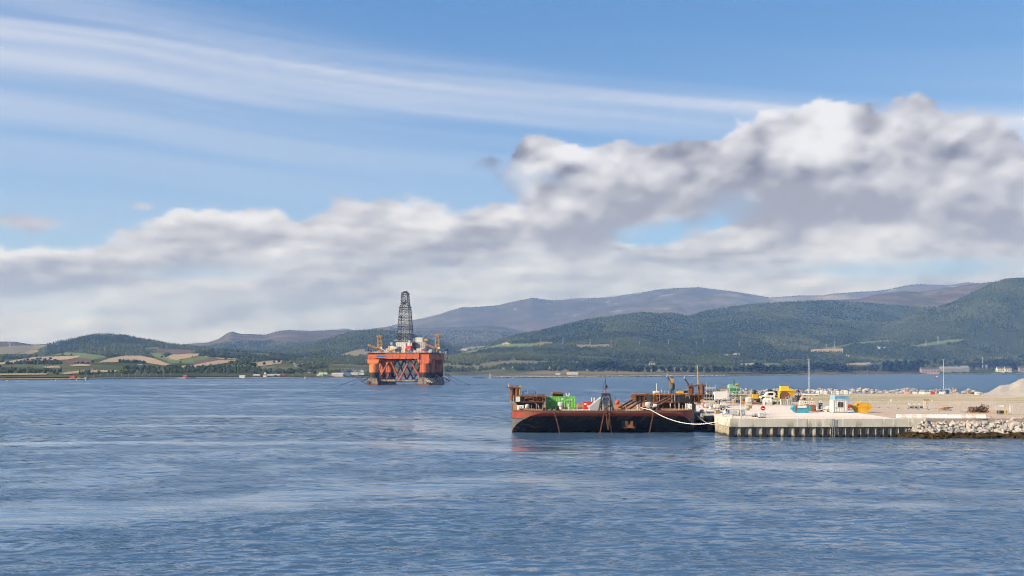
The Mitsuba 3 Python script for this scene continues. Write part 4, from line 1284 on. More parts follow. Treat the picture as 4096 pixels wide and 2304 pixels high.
# rusty platforms at both ends of the deck
PL = {}


def rusty_platform(said, x0, x1, y0, y1, zb, zt, seed, legs):
    rr = random.Random(seed)
    t = thing('steel_platform', said, 'steel platform')
    part(t, 'top_plate', MB().b2(x0, x1, y0, y1, zt - .10, zt), RUSTY)
    part(t, 'bottom_plate', MB().b2(x0 + .3, x1 - .3, y0 + .2, y1 - .2, zb, zb + .08), RUSTD)
    for z in (zt - .16, zb + .1):
        part(t, 'edge_beam', MB().b2(x0, x1, y0 - .06, y0 + .1, z - .09, z + .08), RUST)
    x = x0 + .1
    while x < x1:
        w = rr.uniform(.5, 1.3)
        kind = rr.random()
        part(t, 'upright', MB().b2(x - .05, x + .05, y0 - .1, y0 + .02, zb, zt - .02), rr.choice([RUST, RUST, LGREY, RUSTD]))
        if kind < .55:
            part(t, 'web_panel', MB().b2(x + .08, min(x + w - .08, x1), y0 + .25, y0 + .33, zb + .1, zt - .12), rr.choice([RUSTD, RUSTD, BLACK, CHAR]))
        elif kind < .8:
            part(t, 'brace', MB().bar((x, y0 + .1, zb + .1), (min(x + w, x1), y0 + .1, zt - .15), .08), RUST)
            part(t, 'brace', MB().bar((x, y0 + .2, zt - .15), (min(x + w, x1), y0 + .2, zb + .1), .08), RUSTD)
        else:
            for q in range(3):
                zz = zb + .3 + rr.random() * (zt - zb - .6)
                part(t, 'pipe', MB().tube((x + .1, y0 - .08, zz), (min(x + w, x1) - .1, y0 + rr.uniform(-.1, .4), zz + rr.uniform(-.2, .2)), rr.uniform(.05, .13), 7), rr.choice([RUSTY, RUST, YELR]))
        x += w
    part(t, 'core', MB().b2(x0 + .4, x1 - .4, y0 + 1.0, y1 - .3, zb + .05, zt - .12), RUSTD)
    for i in range(int((x1 - x0) * 3.2)):
        x = rr.uniform(x0, x1 - .6)
        part(t, 'offcut', MB().box((x, y0 + rr.uniform(0, 2.5), zt + .07), (rr.uniform(.2, 1.2), rr.uniform(.1, .5), rr.uniform(.08, .22)), rz=rr.uniform(-.5, .5)), rr.choice([RUSTY, RUST, RUSTD, YELR]))
    for x in legs:
        part(t, 'leg', MB().b2(x - .14, x + .14, y0 + .6, y0 + .9, BZ, zb), rr.choice([RUSTD, CHAR, LGREY]))
    return t


t = rusty_platform('rusty steel platform with pipes at the left end of the barge', .25, 7.6, 222.0, 228, 6.35, 7.82, 3, (1.2, 2.6, 4.0, 5.2, 6.6))
PL['l'] = t
part(t, 'gusset', MB().prism([(.6, 6.35), (4.2, 6.35), (3.4, 5.2), (1.6, 5.5)], 222.5, 224, 'y'), BLACK)
part(t, 'web_panel', MB().b2(2.6, 6.9, 223.2, 223.4, BZ, 6.4), CHAR)
part(t, 'web_panel', MB().b2(.8, 1.75, 221.75, 221.85, 6.5, 7.6), OFFW)
part(t, 'strut', MB().bar((5.0, 221.8, 6.3), (6.2, 221.5, BZ + .1), .35), RUSTD)
for px in (2092, 2110, 2142):
    part(t, 'post', MB().tube((X(px, 222), 223, 7.8), (X(px, 222), 223, 8.75 if px != 2110 else 9.0), .10, 8), YELR if px == 2110 else RUST)
part(t, 'handrail', MB().tube((X(2092, 222), 223, 8.7), (X(2142, 222), 223, 8.7), .04, 6).tube((X(2092, 222), 223, 8.3), (X(2142, 222), 223, 8.3), .04, 6), RUST)
part(t, 'upper_stack', MB().box((X(2231, 230), 231, 8.05), (2.6, 3, .3), bev=.08).box((X(2229, 230), 230.5, 8.3), (2.0, 2, .2), rz=.1), RUST)
part(t, 'upper_support', MB().b2(X(2210, 230), X(2252, 230), 230, 232, 7.0, 7.9), RUSTD)
for px, w, z0, z1, s, mt in ((2048, 15, 1605, 1546, 'leftmost rusty pile tube on the left platform', RUST), (2067.5, 13, 1584, 1546, 'second rusty pile tube on the left platform', RUST), (2078, 7, 1582, 1553, 'slim yellow tube with a hooked top beside the rusty pile tubes', YEL)):
    y0 = 222.6
    p = thing('pile_tube', s, 'pile tube')
    part(p, 'tube', MB().tube((X(px, y0), y0, Z(z0, y0)), (X(px, y0), y0, Z(z1, y0)), w * y0 / 8192, 16), mt, 40)
    if mt is RUST:
        part(p, 'collar', MB().lathe([(w * y0 / 8192, 0), (w * y0 / 8192 + .05, 0), (w * y0 / 8192 + .05, .14), (w * y0 / 8192, .14)], (X(px, y0), y0, Z(1553, y0)), 16), RUSTD)
        for q in (-.18, .14):
            part(p, 'stub', MB().tube((X(px, y0) + q, y0, Z(z1, y0)), (X(px, y0) + q, y0, Z(1540, y0)), .09, 8), RUST)
        part(p, 'core', MB().tube((X(px + w * .55, y0), y0 + .4, Z(1584, y0)), (X(px + w * .55, y0), y0 + .4, Z(1548, y0)), w * y0 / 10000, 12), RUSTD)
    else:
        part(p, 'hook', MB().rope([(X(px + 1, y0), y0, Z(1553, y0)), (X(px + 2.5, y0), y0, Z(1545, y0)), (X(px + 5, y0), y0, Z(1544, y0)), (X(px + 6, y0), y0, Z(1552, y0))], .12, 8), YEL, True)
sh = MB().b2(X(2028, 222.6), X(2082, 222.6), 222.2, 222.35, Z(1552, 222.6), Z(1547, 222.6))
sh.b2(X(2028, 222.6), X(2042, 222.6), 222.0, 223.0, Z(1553, 222.6), Z(1551, 222.6))
part(PL['l'], 'collar_beam', sh, RUST)
m = thing('marker_cone', 'small orange and white marker cone at the far left corner of the barge', 'marker')
c0 = (X(2035, 222.6), 222.5, Z(1551, 222.6))
part(m, 'frame', MB().bar((c0[0] - .2, c0[1], c0[2]), (c0[0] - .04, c0[1], c0[2] + .75), .07).bar((c0[0] + .2, c0[1], c0[2]), (c0[0] + .04, c0[1], c0[2] + .75), .07), ORANGE)
part(m, 'cone', MB().lathe([(0, 0), (.12, 0), (.02, .95), (0, 1.0)], c0, 8), CREAM)

t = rusty_platform('long rusty steel platform with braces on the right half of the barge', X(2540, 226), X(2812, 226), 226.0, 236, 6.18, 8.02, 9, (28.6, 31.2, 33.4, 36.2, 37.6, 38.2))
PL['r'] = t
part(t, 'wing_frame', MB().b2(X(2524, 226), X(2545, 226), 226.3, 226.5, 7.0, 7.72).b2(X(2524, 226), X(2542, 226), 226.2, 228, 7.66, 7.74), RUSTY)
part(t, 'web_panel', MB().b2(X(2586, 226), X(2606, 226), 225.84, 225.9, 6.3, 7.85), CHAR)
part(t, 'web_panel', MB().b2(X(2610, 226), X(2630, 226), 225.84, 225.9, 6.3, 7.85), RUSTD)
part(t, 'web_panel', MB().b2(X(2718, 226), X(2768, 226), 225.84, 225.9, 6.25, 7.9), BLACK)
part(t, 'hatch_frame', MB().b2(X(2741, 226), X(2758, 226), 225.74, 225.83, 7.6, 7.75).b2(X(2741, 226), X(2743, 226), 225.74, 225.83, 7.1, 7.6).b2(X(2756, 226), X(2758, 226), 225.74, 225.83, 7.0, 7.6), YELR)
for p0, q0, p1, q1, yy in ((2482, 1627, 2538, 1594, 236), (2492, 1633, 2548, 1600, 229), (2517, 1636, 2562, 1606, 226), (2626, 1625, 2690, 1592, 223), (2618, 1618, 2672, 1590, 225)):
    part(t, 'diagonal_strut', MB().tube(P(p0, q0, yy - 6 if p0 < 2600 else yy - 3), P(p1, q1, yy), .22, 10), RUST, 40)
    part(t, 'strut_foot', MB().box(P(p0, q0 + 2, yy - 6 if p0 < 2600 else yy - 3), (.9, .6, .4)), RUSTD)
for p0, p1 in ((2640, 2715), (2712, 2765), (2770, 2788)):
    part(t, 'support_wall', MB().b2(X(p0, 224), X(p1, 224), 227.5, 227.8, BZ, 6.2), R.choice([RUSTD, RUST, RUSTD]))
for px in (2681, 2716, 2743, 2749):
    part(t, 'post', MB().b2(X(px - 1.6, 222), X(px + 1.6, 222), 221.9, 222.1, BZ, 6.15), WHITE if px != 2716 else LGREY)
part(t, 'post', MB().b2(X(2772, 217), X(2784, 217), 217.2, 218.2, BZ, 6.1), BLACK)
for px, w, zt, s in ((2757, 8, 1548, 'first slim rusty pile tube of the right platform'), (2766, 12, 1540, 'thick rusty pile tube in the inner pair on the right platform'), (2795, 7, 1548, 'slim rusty pile tube of the outer pair by the scaffold'), (2808, 14, 1538, 'thick rusty pile tube at the right edge of the platform')):
    y0 = 226.6
    p = thing('pile_tube', s, 'pile tube')
    part(p, 'tube', MB().tube((X(px, y0), y0, Z(1580 if px < 2790 else 1598, y0)), (X(px, y0), y0, Z(zt, y0)), w * y0 / 8192, 16), RUST, 40)
    part(p, 'stub', MB().tube((X(px, y0), y0, Z(zt, y0)), (X(px, y0), y0, Z(zt - 8, y0)), .12, 8), RUST)
    part(p, 'shadow_tube', MB().tube((X(px + w * .5, y0), y0 + .9, 8.0), (X(px + w * .5, y0), y0 + .9, Z(zt + 3, y0)), w * y0 / 9000, 12), RUSTD, 40)  # darker rust tube behind each pile tube
cb = MB().b2(X(2748, 226), X(2787, 226), 226.0, 226.25, Z(1547, 226), Z(1540, 226)).b2(X(2786, 226), X(2827, 226), 226.3, 226.6, Z(1545, 226), Z(1538, 226)).b2(X(2770, 226), X(2788, 226), 227.6, 227.9, Z(1547, 226), Z(1541, 226))
part(t, 'collar_beam', cb, RUST)

k = thing('wrapped_stack', 'yellow and rusty winch tower wrapped in a grey tarpaulin above the platform', 'winch tower')
y0 = 230
part(k, 'tarpaulin', MB().box((X(2687, y0), y0, (Z(1561, y0) + Z(1530, y0)) / 2), (1.0, 1.0, 31 * y0 / 4096), rz=.3, bev=.12).box((X(2688, y0), y0 - .1, Z(1545, y0)), (.9, 1.1, 1.2), rz=.6, bev=.1), paint(.11, .115, .125, .9, 0, .6))
part(k, 'tower', MB().b2(X(2683, y0), X(2694, y0), y0 - .3, y0 + .3, Z(1530, y0), Z(1512, y0)), YELR)
part(k, 'cap', MB().b2(X(2681, y0), X(2694, y0), y0 - .4, y0 + .4, Z(1512, y0), Z(1509, y0)), RUSTD)
part(k, 'leg', MB().b2(X(2684, y0), X(2687, y0), y0 - .2, y0 + .1, 8.0, Z(1560, y0)).b2(X(2690, y0), X(2694, y0), y0 - .2, y0 + .1, 8.0, Z(1560, y0)), RUSTD)
part(k, 'side_tube', MB().tube(P(2679, 1530, y0 - .3), P(2679, 1523, y0 - .3), .18, 8), RUSTY)
for (p0, q0, p1, q1, y0, s) in ((2681, 1526, 2669, 1505, 231, 'short dark hydraulic arm with a light blue tip behind the wrapped tower'), (2756, 1541, 2738, 1513, 229, 'dark hydraulic arm with a light blue tip left of the rusty pile tubes')):
    h = thing('hydraulic_arm', s, 'hydraulic arm')
    part(h, 'boom', MB().bar(P(p0, q0, y0), P(p1, q1, y0), .26), CHAR)
    part(h, 'tip', MB().lathe([(0, -.2), (.17, -.12), (.10, .22), (.03, .45), (0, .46)], P(p1 - .5, q1 - 1, y0), 8), LBLUE)
    part(h, 'post', MB().tube((X(p0, y0), y0, 7.9), P(p0, q0 + 1, y0), .10, 8), RUSTD)

# workboat lying behind the barge
wb = thing('workboat', 'small cream workboat cabin with a white mast behind the rusty platform', 'boat')
y0 = 262
part(wb, 'hull', MB().prism([(X(2600, y0), 5.0), (X(2604, y0), .0), (X(2700, y0), .0), (X(2712, y0), 6.2)], y0 - 1.6, y0 + 1.6, 'y'), OFFW)
part(wb, 'cabin', MB().box((X(2626, y0), y0, 7.0), (1.6, 2, 2.0), bev=.1), CREAM)
part(wb, 'window', MB().b2(X(2617, y0), X(2635, y0), y0 - 1.03, y0 - .99, 7.15, 7.6), GLASSD)
part(wb, 'mast', MB().tube((X(2625.5, y0), y0, 7.9), (X(2625.5, y0), y0, Z(1534, y0)), .08, 8), WHITE)
part(wb, 'float', MB().ball((X(2635, y0), y0 - 1.3, Z(1568, y0)), .25, 2, 1.4), ORANGE, True)
part(wb, 'antenna', MB().lathe([(0, 0), (.14, .1), (.12, .9), (0, 1.3)], (X(2647, y0), y0, Z(1576, y0)), 8).tube((X(2660, y0), y0, Z(1578, y0)), (X(2660, y0), y0, Z(1563, y0)), .06, 6).tube((X(2671, y0), y0, Z(1578, y0)), (X(2676, y0), y0, Z(1564, y0)), .06, 6), LBLUE)

# mooring ropes


def sagging(p, q, sag, n=22):
    p, q = np.array(p, float), np.array(q, float)
    t = np.linspace(0, 1, n)[:, None]
    z = p + (q - p) * t
    z[:, 2] -= (4 * t * (1 - t))[:, 0] * sag
    return z


rp = np.vstack([[P(2563, 1631, 215.6)], [P(2604, 1640, 214.3)], sagging(P(2612, 1645, 214.2), (BOLL[0][0] - .5, BOLL[0][1] - .1, QZ + .1), 1.95)[1:-1], [(BOLL[0][0], BOLL[0][1], QZ + .35)]])
single('mooring_rope', MB().rope(rp, .085, 8), paint(.78, .77, .70, .15), 'thick white mooring rope sagging from the barge to the quay corner', 'rope', smooth=True)
single('mooring_rope', MB().rope(sagging((BX1 - .2, 219, BZ), (QX + .75, 205.6, QZ + .25), 2.3), .04, 6), OFFW, 'thin slack line hanging between barge and quay below the thick rope', 'rope', smooth=True)
single('mooring_rope', MB().rope(sagging((BX1 - .3, 222, BZ), (QX - .3, 227.3, QZ + .3), .25), .04, 6), GREY, 'taut grey line from the barge to the third quay bollard', 'rope', smooth=True)

# ------------------------------------------------------------------ things on the yard
def G(py):
    return depth(py, QZ)


def ibc(said, px0, px1, py1, group=None, frame=GALV):
    y = G(py1)
    w = (px1 - px0) * y / 4096
    t = thing('liquid_tote', said, 'liquid tote', group, None, at(X((px0 + px1) / 2, y), y, QZ))
    h = min(1.16, w * 1.05)
    part(t, 'bottle', MB().box((0, .5, .14 + h * .44), (w * .92, .9, h * .84), bev=.08), WHITE)
    c = MB()
    for i in range(6):
        x = -w / 2 + w * i / 5
        c.b2(x - .012, x + .012, -.03, 0, .14, h)
        c.b2(-w / 2, w / 2, -.035, -.005, .14 + (h - .16) * i / 5, .165 + (h - .16) * i / 5)
    for x in (-w / 2, w / 2):
        for i in range(4):
            c.b2(x - .012, x + .012, i * .33, i * .33 + .025, .14, h)
        c.b2(x - .012, x + .012, 0, 1.0, h - .02, h)
    part(t, 'cage', c, frame)
    p = MB()
    for x in (-w * .42, 0, w * .42):
        p.b2(x - .08, x + .08, 0, 1.0, 0, .11)
    p.b2(-w / 2, w / 2, 0, 1.0, .105, .14)
    part(t, 'pallet', p, CHAR)
    part(t, 'valve', MB().tube((0, -.05, .2), (0, .05, .2), .07, 8), BLACK)
    return t


ibc('white caged liquid tote carrying the round red sign at the quay edge', 3036, 3064, 1672)
ibc('white caged liquid tote under the left half of the front scaffold tower', 2922, 2947, 1663)
ibc('white caged liquid tote under the right half of the front scaffold tower', 2955, 2980, 1662)
ibc('white caged liquid tote beside the red cylinder near the berth', 2821, 2842, 1633)
ibc('white caged liquid tote behind the red cylinder near the berth', 2808, 2830, 1622)

y = G(1672) + .3
s = thing('lifebuoy_sign', 'round red sign with a white arrow on a thin post above a white tote', 'sign')
cx, cz = X(3052, y), Z(1633, y)
part(s, 'post', MB().tube((cx, y + .05, QZ + 1.1), (cx, y + .05, cz), .025, 6), GALV)
part(s, 'disc', MB().tube((cx, y, cz), (cx, y + .03, cz), .49, 28), paint(.62, .045, .025, .12))
part(s, 'rim', MB().lathe([(.47, -.02), (.52, -.02), (.52, .02), (.47, .02)], (0, 0, 0), 28), paint(.62, .40, .34, .1))
v_ = meshkit.WRITTEN[scene[s + '__rim']['filename']]
scene[s + '__rim']['to_world'] = T().translate([cx, y, cz]).rotate([1, 0, 0], 90)
part(s, 'dark_oval', MB().prism(sg.Point(cx, cz + .02).buffer(.30), y - .012, y - .002, 'y'), paint(.035, .015, .012, .1))
part(s, 'arrow', MB().prism([(cx - .27, cz - .04), (cx - .05, cz + .12), (cx - .06, cz + .03), (cx + .22, cz + .06), (cx + .28, cz - .05), (cx + .1, cz - .10), (cx - .08, cz - .10), (cx - .05, cz - .18)], y - .026, y - .014, 'y'), WHITE)

y = G(1668)
rk = thing('pipe_rack', 'low rusty rack with upright bars left of the tote with the red sign', 'rack')
part(rk, 'base', MB().b2(X(3010, y), X(3034, y), y, y + .9, QZ + .05, QZ + .26), paint(.33, .09, .035, .4, .3))
for px in (3010, 3018, 3021, 3026, 3034):
    part(rk, 'upright', MB().b2(X(px, y) - .04, X(px, y) + .04, y - .05, y + .05, QZ, QZ + .78), RUSTD if px % 2 else GREY)

# scaffolds


def scaffold(name, said, x0, x1, y0, y1, levels, top, deck, mat=GALV, poles=3, extra=()):
    t = thing(name, said, 'scaffold')
    xs, ys = np.linspace(x0, x1, poles), (y0, y1)
    for x in xs:
        for yy in ys:
            part(t, 'standard', MB().tube((x, yy, QZ), (x, yy, top + R.uniform(-.15, .5)), .045, 6), mat)
    for z in levels:
        for yy in ys:
            part(t, 'ledger', MB().tube((x0 - .2, yy, z), (x1 + .2, yy, z), .035, 6), mat)
        for x in xs:
            part(t, 'transom', MB().tube((x, y0 - .15, z + .05), (x, y1 + .15, z + .05), .035, 6), mat)
    part(t, 'platform', MB().b2(x0 - .2, x1 + .2, y0, y1, deck, deck + .06), WOOD)
    part(t, 'toe_board', MB().b2(x0 - .2, x1 + .2, y0 - .05, y0 - .02, deck + .05, deck + .26), RUSTD)
    for a, b in extra:
        part(t, 'brace', MB().tube(a, b, .03, 6), mat)
    return t


y = G(1663)
x0, x1 = X(2920, y), X(2986, y)
scaffold('scaffold_tower', 'front scaffold tower with a boarded platform standing over two totes', x0, x1, y, y + 2.4, (QZ + .15, QZ + 1.3, QZ + 2.5, 7.55, 8.25, 8.75), 8.9, 7.75, poles=4,
         extra=[((x0 + 2.2, y, QZ + 2.4), (x1, y, QZ + .2)), ((x0, y, QZ + 1.3), (x0 + 1.1, y, QZ + 3.6)), ((x0 + 2, y + 2.4, QZ), (x1, y + 2.4, QZ + 2.4))])
for px in (2919, 2947):
    part('scaffold_tower', 'standard', MB().tube((X(px, y), y + .1, 8), (X(px, y), y + .1, Z(1536 if px < 2930 else 1548, y)), .045, 6), GALV)
part('scaffold_tower', 'guard_rail', MB().tube((X(2919, y), y, Z(1549, y)), (X(2949, y), y, Z(1549, y)), .035, 6), GALV)
y = G(1624)
x0, x1 = X(2826, y), X(2861, y)
scaffold('scaffold_tower', 'rear scaffold tower beside the rusty pile tubes and the white truck', x0, x1, y, y + 4, (QZ + .2, QZ + 1.9, Z(1592, y), Z(1566, y), Z(1556, y), Z(1551, y)), Z(1545, y), Z(1567, y), poles=4,
         extra=[((x0 + .4, y, QZ + 1.2), (x1, y, Z(1572, y))), ((x0 + 1.2, y, QZ + .2), (x1 + .6, y, QZ + 1.7))])
part('scaffold_tower_001', 'standard', MB().tube((X(2827, y), y, QZ + 3), (X(2827, y), y, Z(1528, y)), .045, 6), GALV)
part('scaffold_tower_001', 'tank', MB().b2(X(2829, y), X(2841, y), y + 1, y + 2, Z(1577, y), Z(1569, y)).b2(X(2842, y), X(2851, y), y + 1, y + 2, Z(1577, y), Z(1570, y)), YEL)
part('scaffold_tower_001', 'dark_store', MB().b2(X(2826, y), X(2862, y), y + 2, y + 3.4, Z(1602, y), Z(1579, y)), BLACK)

y = G(1672) + .1
lp = thing('camera_post', 'white post with a pale box base at the quay edge by the scaffold', 'post')
part(lp, 'base', MB().box((X(2964.5, y), y, QZ + .55), (.32, .32, 1.1), bev=.04), LGREY)
part(lp, 'pole', MB().tube((X(2963.5, y), y, QZ + 1.1), (X(2962.5, y), y, Z(1590, y)), .06, 8), WHITE)
part(lp, 'head', MB().lathe([(0, -.1), (.10, 0), (.10, .2), (0, .28)], (X(2962.3, y), y, Z(1590, y)), 10), WHITE)

c = thing('gas_cylinder', 'red upright gas cylinder between the white totes near the berth', 'gas cylinder')
y = G(1631)
part(c, 'body', MB().lathe([(0, 0), (.38, 0), (.40, .1), (.40, 1.0), (.3, 1.25), (.1, 1.35), (0, 1.36)], (X(2817, y), y, QZ), 14), RED, 40)
part(c, 'label', MB().b2(X(2815, y), X(2819, y), y - .42, y - .395, QZ + .4, QZ + .8), WHITE)
single('traffic_cone', MB().lathe([(0, .75), (.05, .75), (.28, .06), (.36, .05), (.36, 0), (0, 0)], (X(2797, 262), 262, QZ), 10), LBLUE, 'pale blue cone at the berth behind the barge', 'cone')

# wheels and vehicles


def wheel(t, x, y, z, r, w, name='wheel', hub=LGREY, axis='y'):
    d = np.array([0, 1.0, 0]) if axis == 'y' else np.array([1.0, 0, 0])
    p = np.array([x, y, z])
    k = part(t, name, MB().tube(p - d * w / 2, p + d * w / 2, r, 14), TYRE, 40)
    part(k, 'rim', MB().tube(p - d * (w / 2 + .012), p - d * (w / 2 - .05), r * .55, 10), hub)
    return k


# loose goods along the berth
for i, (px, pb, kind, s) in enumerate([(2868, 1655, 'crate', 'open timber crate by the bollards near the front scaffold'), (2900, 1657, 'sack', 'white sack beside the totes at the foot of the front scaffold'), (2908, 1652, 'drum', 'black oil drum left of the front scaffold'), (2914, 1655, 'drum', 'blue oil drum left of the front scaffold'), (2851, 1629, 'drum', 'grey oil drum under the rear scaffold'), (2846, 1637, 'crate', 'pale crate in front of the rear scaffold'), (2990, 1641, 'coil', 'coil of grey hose right of the front scaffold'),
                                        (2998, 1634, 'crate', 'brown crate behind the hose coil'), (3042, 1619, 'pump', 'black pump set between the two white tanks'), (3098, 1621, 'pump', 'grey pump set right of the broad white tank'), (3106, 1612, 'sack', 'pale green sack right of the broad white tank'), (2966, 1616, 'pump', 'yellow and black engine behind the front scaffold'), (2972, 1606, 'crate', 'red tool crate behind the front scaffold'), (2952, 1613, 'pump', 'dark engine unit between lorry cab and white tank'), (2808, 1652, 'sack', 'cream sack on the berth edge near the barge'), (3226, 1628, 'crate', 'timber crate behind the blue skip')]):
    y = G(pb)
    x = X(px, y)
    t = thing({'crate': 'goods_crate', 'sack': 'goods_sack', 'drum': 'oil_drum', 'coil': 'hose_coil', 'pump': 'pump_set'}[kind], s, {'crate': 'crate', 'sack': 'sack', 'drum': 'drum', 'coil': 'hose', 'pump': 'pump'}[kind])
    if kind == 'crate':
        mt = RED if 'red' in s else OFFW if 'pale' in s else TIMBER
        part(t, 'box', MB().box((x, y, QZ + .38), (.95, .8, .6), rz=.3), mt)
        part(t, 'slat', MB().box((x, y, QZ + .72), (1.05, .9, .08), rz=.3).box((x, y, QZ + .05), (1.05, .9, .08), rz=.3), WOOD)
    elif kind == 'sack':
        part(t, 'body', MB().lathe([(0, 0), (.45, .05), (.52, .35), (.42, .65), (.2, .8), (0, .82)], (x, y, QZ), 10), SEAG if 'green' in s else OFFW, True)
    elif kind == 'drum':
        part(t, 'shell', MB().lathe([(0, 0), (.29, 0), (.29, .28), (.31, .3), (.29, .32), (.29, .58), (.31, .6), (.29, .62), (.29, .88), (0, .88)], (x, y, QZ), 12), BLACK if 'black' in s else BLUE if 'blue' in s else GREY, 40)
    elif kind == 'coil':
        for q in range(3):
            part(t, 'turn', MB().rope([(x + .45 * math.cos(a_), y + .45 * math.sin(a_), QZ + .08 + q * .14) for a_ in np.linspace(0, 6.28, 15)], .07, 6), GREY)
    else:
        part(t, 'engine', MB().box((x, y, QZ + .62), (.9, .7, .6), bev=.06), YEL if 'yellow' in s else CHAR if 'grey' not in s else GREY)
        part(t, 'frame', MB().bar((x - .6, y - .4, QZ + .1), (x + .6, y - .4, QZ + .1), .1).bar((x - .6, y - .4, QZ + .1), (x - .6, y - .4, QZ + 1.1), .08).bar((x + .6, y - .4, QZ + .1), (x + .6, y - .4, QZ + 1.1), .08).bar((x - .6, y - .4, QZ + 1.1), (x + .6, y - .4, QZ + 1.1), .08), BLACK)
        wheel(t, x - .35, y - .42, QZ + .25, .25, .14)


def car(name, said, cat, L, W, prof, glass, mat, M, wheels, hub=LGREY, r=.34):
    t = thing(name, said, cat, None, None, M)
    b = trimesh.creation.extrude_polygon(sg.Polygon(prof), W, engine='earcut')
    v = np.array(b.vertices)[:, [0, 2, 1]]
    top = np.clip((v[:, 2] - .95) / .8, 0, 1)
    v[:, 1] = W / 2 + (v[:, 1] - W / 2) * (1 - .16 * top)
    part(t, 'body', (v, np.array(b.faces)[:, ::-1]), mat)
    for g in glass:
        part(t, 'window', MB().prism(g, -.0, .03, 'y'), GLASSD)
        v0, f0 = meshkit.WRITTEN[scene[numbered_last(t + '__window')]['filename']][:2]
    for x in wheels:
        for yy in (.06, W - .06):
            wheel(t, x, yy, r, r, .2, hub=hub)
    return t


def numbered_last(k):
    return k if USED[k] == 0 else f'{k}_{USED[k]:03d}'


# white box truck seen from the side, its cab to the right
y = G(1611)
s_ = y / 4096
t = thing('box_truck', 'white box lorry with a sloping cab fairing behind the scaffold towers', 'lorry')
part(t, 'box', MB().box((X(2890, y), y + 1.2, (Z(1599, y) + Z(1567, y)) / 2), (60 * s_, 2.4, 32 * s_), bev=.06), WHITE)
part(t, 'fairing', MB().prism([(X(2920, y), Z(1598, y)), (X(2920, y), Z(1568, y)), (X(2927, y), Z(1569, y)), (X(2935, y), Z(1575, y)), (X(2937, y), Z(1582, y)), (X(2925, y), Z(1584, y)), (X(2925, y), Z(1598, y))], y + .1, y + 2.3, 'y'), OFFW)
part(t, 'cab', MB().prism([(X(2925, y), Z(1605, y)), (X(2925, y), Z(1588, y)), (X(2934, y), Z(1589, y)), (X(2942, y), Z(1597, y)), (X(2945, y), Z(1605, y))], y + .1, y + 2.2, 'y'), WHITE)
part(t, 'window', MB().prism([(X(2929, y), Z(1596, y)), (X(2930, y), Z(1590, y)), (X(2934, y), Z(1590.5, y)), (X(2938, y), Z(1596, y))], y + .06, y + .09, 'y'), GLASSD)
part(t, 'underframe', MB().b2(X(2862, y), X(2925, y), y + .2, y + 2.2, Z(1604, y), Z(1600, y)), GREY)
part(t, 'toolbox', MB().b2(X(2930, y), X(2937, y), y - .1, y + .2, Z(1611, y), Z(1601, y)), YEL)
for px in (2872, 2880, 2940):
    wheel(t, X(px, y), y + .2, QZ + .48, .48, .3)
    wheel(t, X(px, y), y + 2.1, QZ + .48, .48, .3)

# towable lighting sets
for (p0, p1, pb, said_, lampn) in ((2858, 2905, 1641, 'grey and white towable lighting set with four round lamps in front of the lorry', 4), (2884, 2922, 1632, 'white towable generator with black gear behind the lighting set', 0)):
    y = G(pb)
    s_ = y / 4096
    t = thing('lighting_trailer' if lampn else 'generator_trailer', said_, 'trailer')
    x0, x1 = X(p0, y), X(p1, y)
    part(t, 'housing', MB().box((x0 + .62, y + .6, QZ + 1.02), (1.35, 1.2, .78), bev=.06), OFFW)
    part(t, 'bonnet', MB().prism([(x0 + 1.2, QZ + .5), (x0 + 1.25, QZ + 1.28), (x0 + 1.75, QZ + 1.2), (x1 - .1, QZ + .72), (x1, QZ + .45)], y + .05, y + 1.15, 'y'), GREY if lampn else OFFW)
    part(t, 'chassis', MB().b2(x0, x1, y + .2, y + 1.0, QZ + .38, QZ + .5), BLACK)
    wheel(t, x0 + 2.0, y - .02, QZ + .34, .34, .2, hub=WHITE)
    wheel(t, x0 + 2.0, y + 1.2, QZ + .34, .34, .2)
    part(t, 'jack', MB().tube((x0 + .15, y, QZ), (x0 + .15, y, QZ + .8), .05, 6).tube((x0 + .9, y - .1, QZ), (x0 + .9, y - .1, QZ + .6), .05, 6), BLACK)
    part(t, 'mast', MB().b2(x0 + 1.28, x0 + 1.42, y + .5, y + .64, QZ + .8, QZ + 2.5), CHAR)
    for i in range(lampn):
        c = (x0 + .95 + .78 * (i % 2), y + .3, QZ + 1.95 + .55 * (i // 2))
        k = part(t, 'lamp', MB().tube((c[0], y + .2, c[2]), (c[0], y + .45, c[2]), .24, 14), BLACK)
        part(k, 'lens', MB().tube((c[0], y + .185, c[2]), (c[0], y + .2, c[2]), .19, 14), LGREY)
    for i in range(6):
        a = np.array([x0 + R.uniform(.1, .9), y + R.uniform(0, .6), QZ + R.uniform(1.4, 2.4)])
        part(t, 'cable', MB().tube(a, a + [R.uniform(-.3, .5), 0, R.uniform(-.5, .4)], .05, 6), BLACK)

# yellow gantry frame behind the lorry
y = 338.0
t = thing('gantry_frame', 'yellow steel gantry with a rusty handrail above the lorry roof', 'gantry')
for px in (2874, 2889, 2911):
    part(t, 'post', MB().b2(X(px, y) - .12, X(px, y) + .12, y, y + .3, QZ, Z(1559, y)), YEL)
part(t, 'beam', MB().b2(X(2872, y), X(2920, y), y - .1, y + .5, Z(1561, y), Z(1557.5, y)), YEL)
part(t, 'beam', MB().b2(X(2861, y), X(2880, y), y + .6, y + 1.4, Z(1567, y), Z(1562, y)), YELR)
part(t, 'handrail', MB().bar(P(2882, 1557, y), P(2882, 1548, y), .12).bar(P(2907, 1557, y), P(2907, 1548, y), .12).bar(P(2881, 1548, y), P(2908, 1548, y), .12).bar(P(2881, 1553, y), P(2908, 1553, y), .08), RUSTY)
part(t, 'motor', MB().box(P(2868, 1558, y), (.9, .9, .5), bev=.1), GREEN)

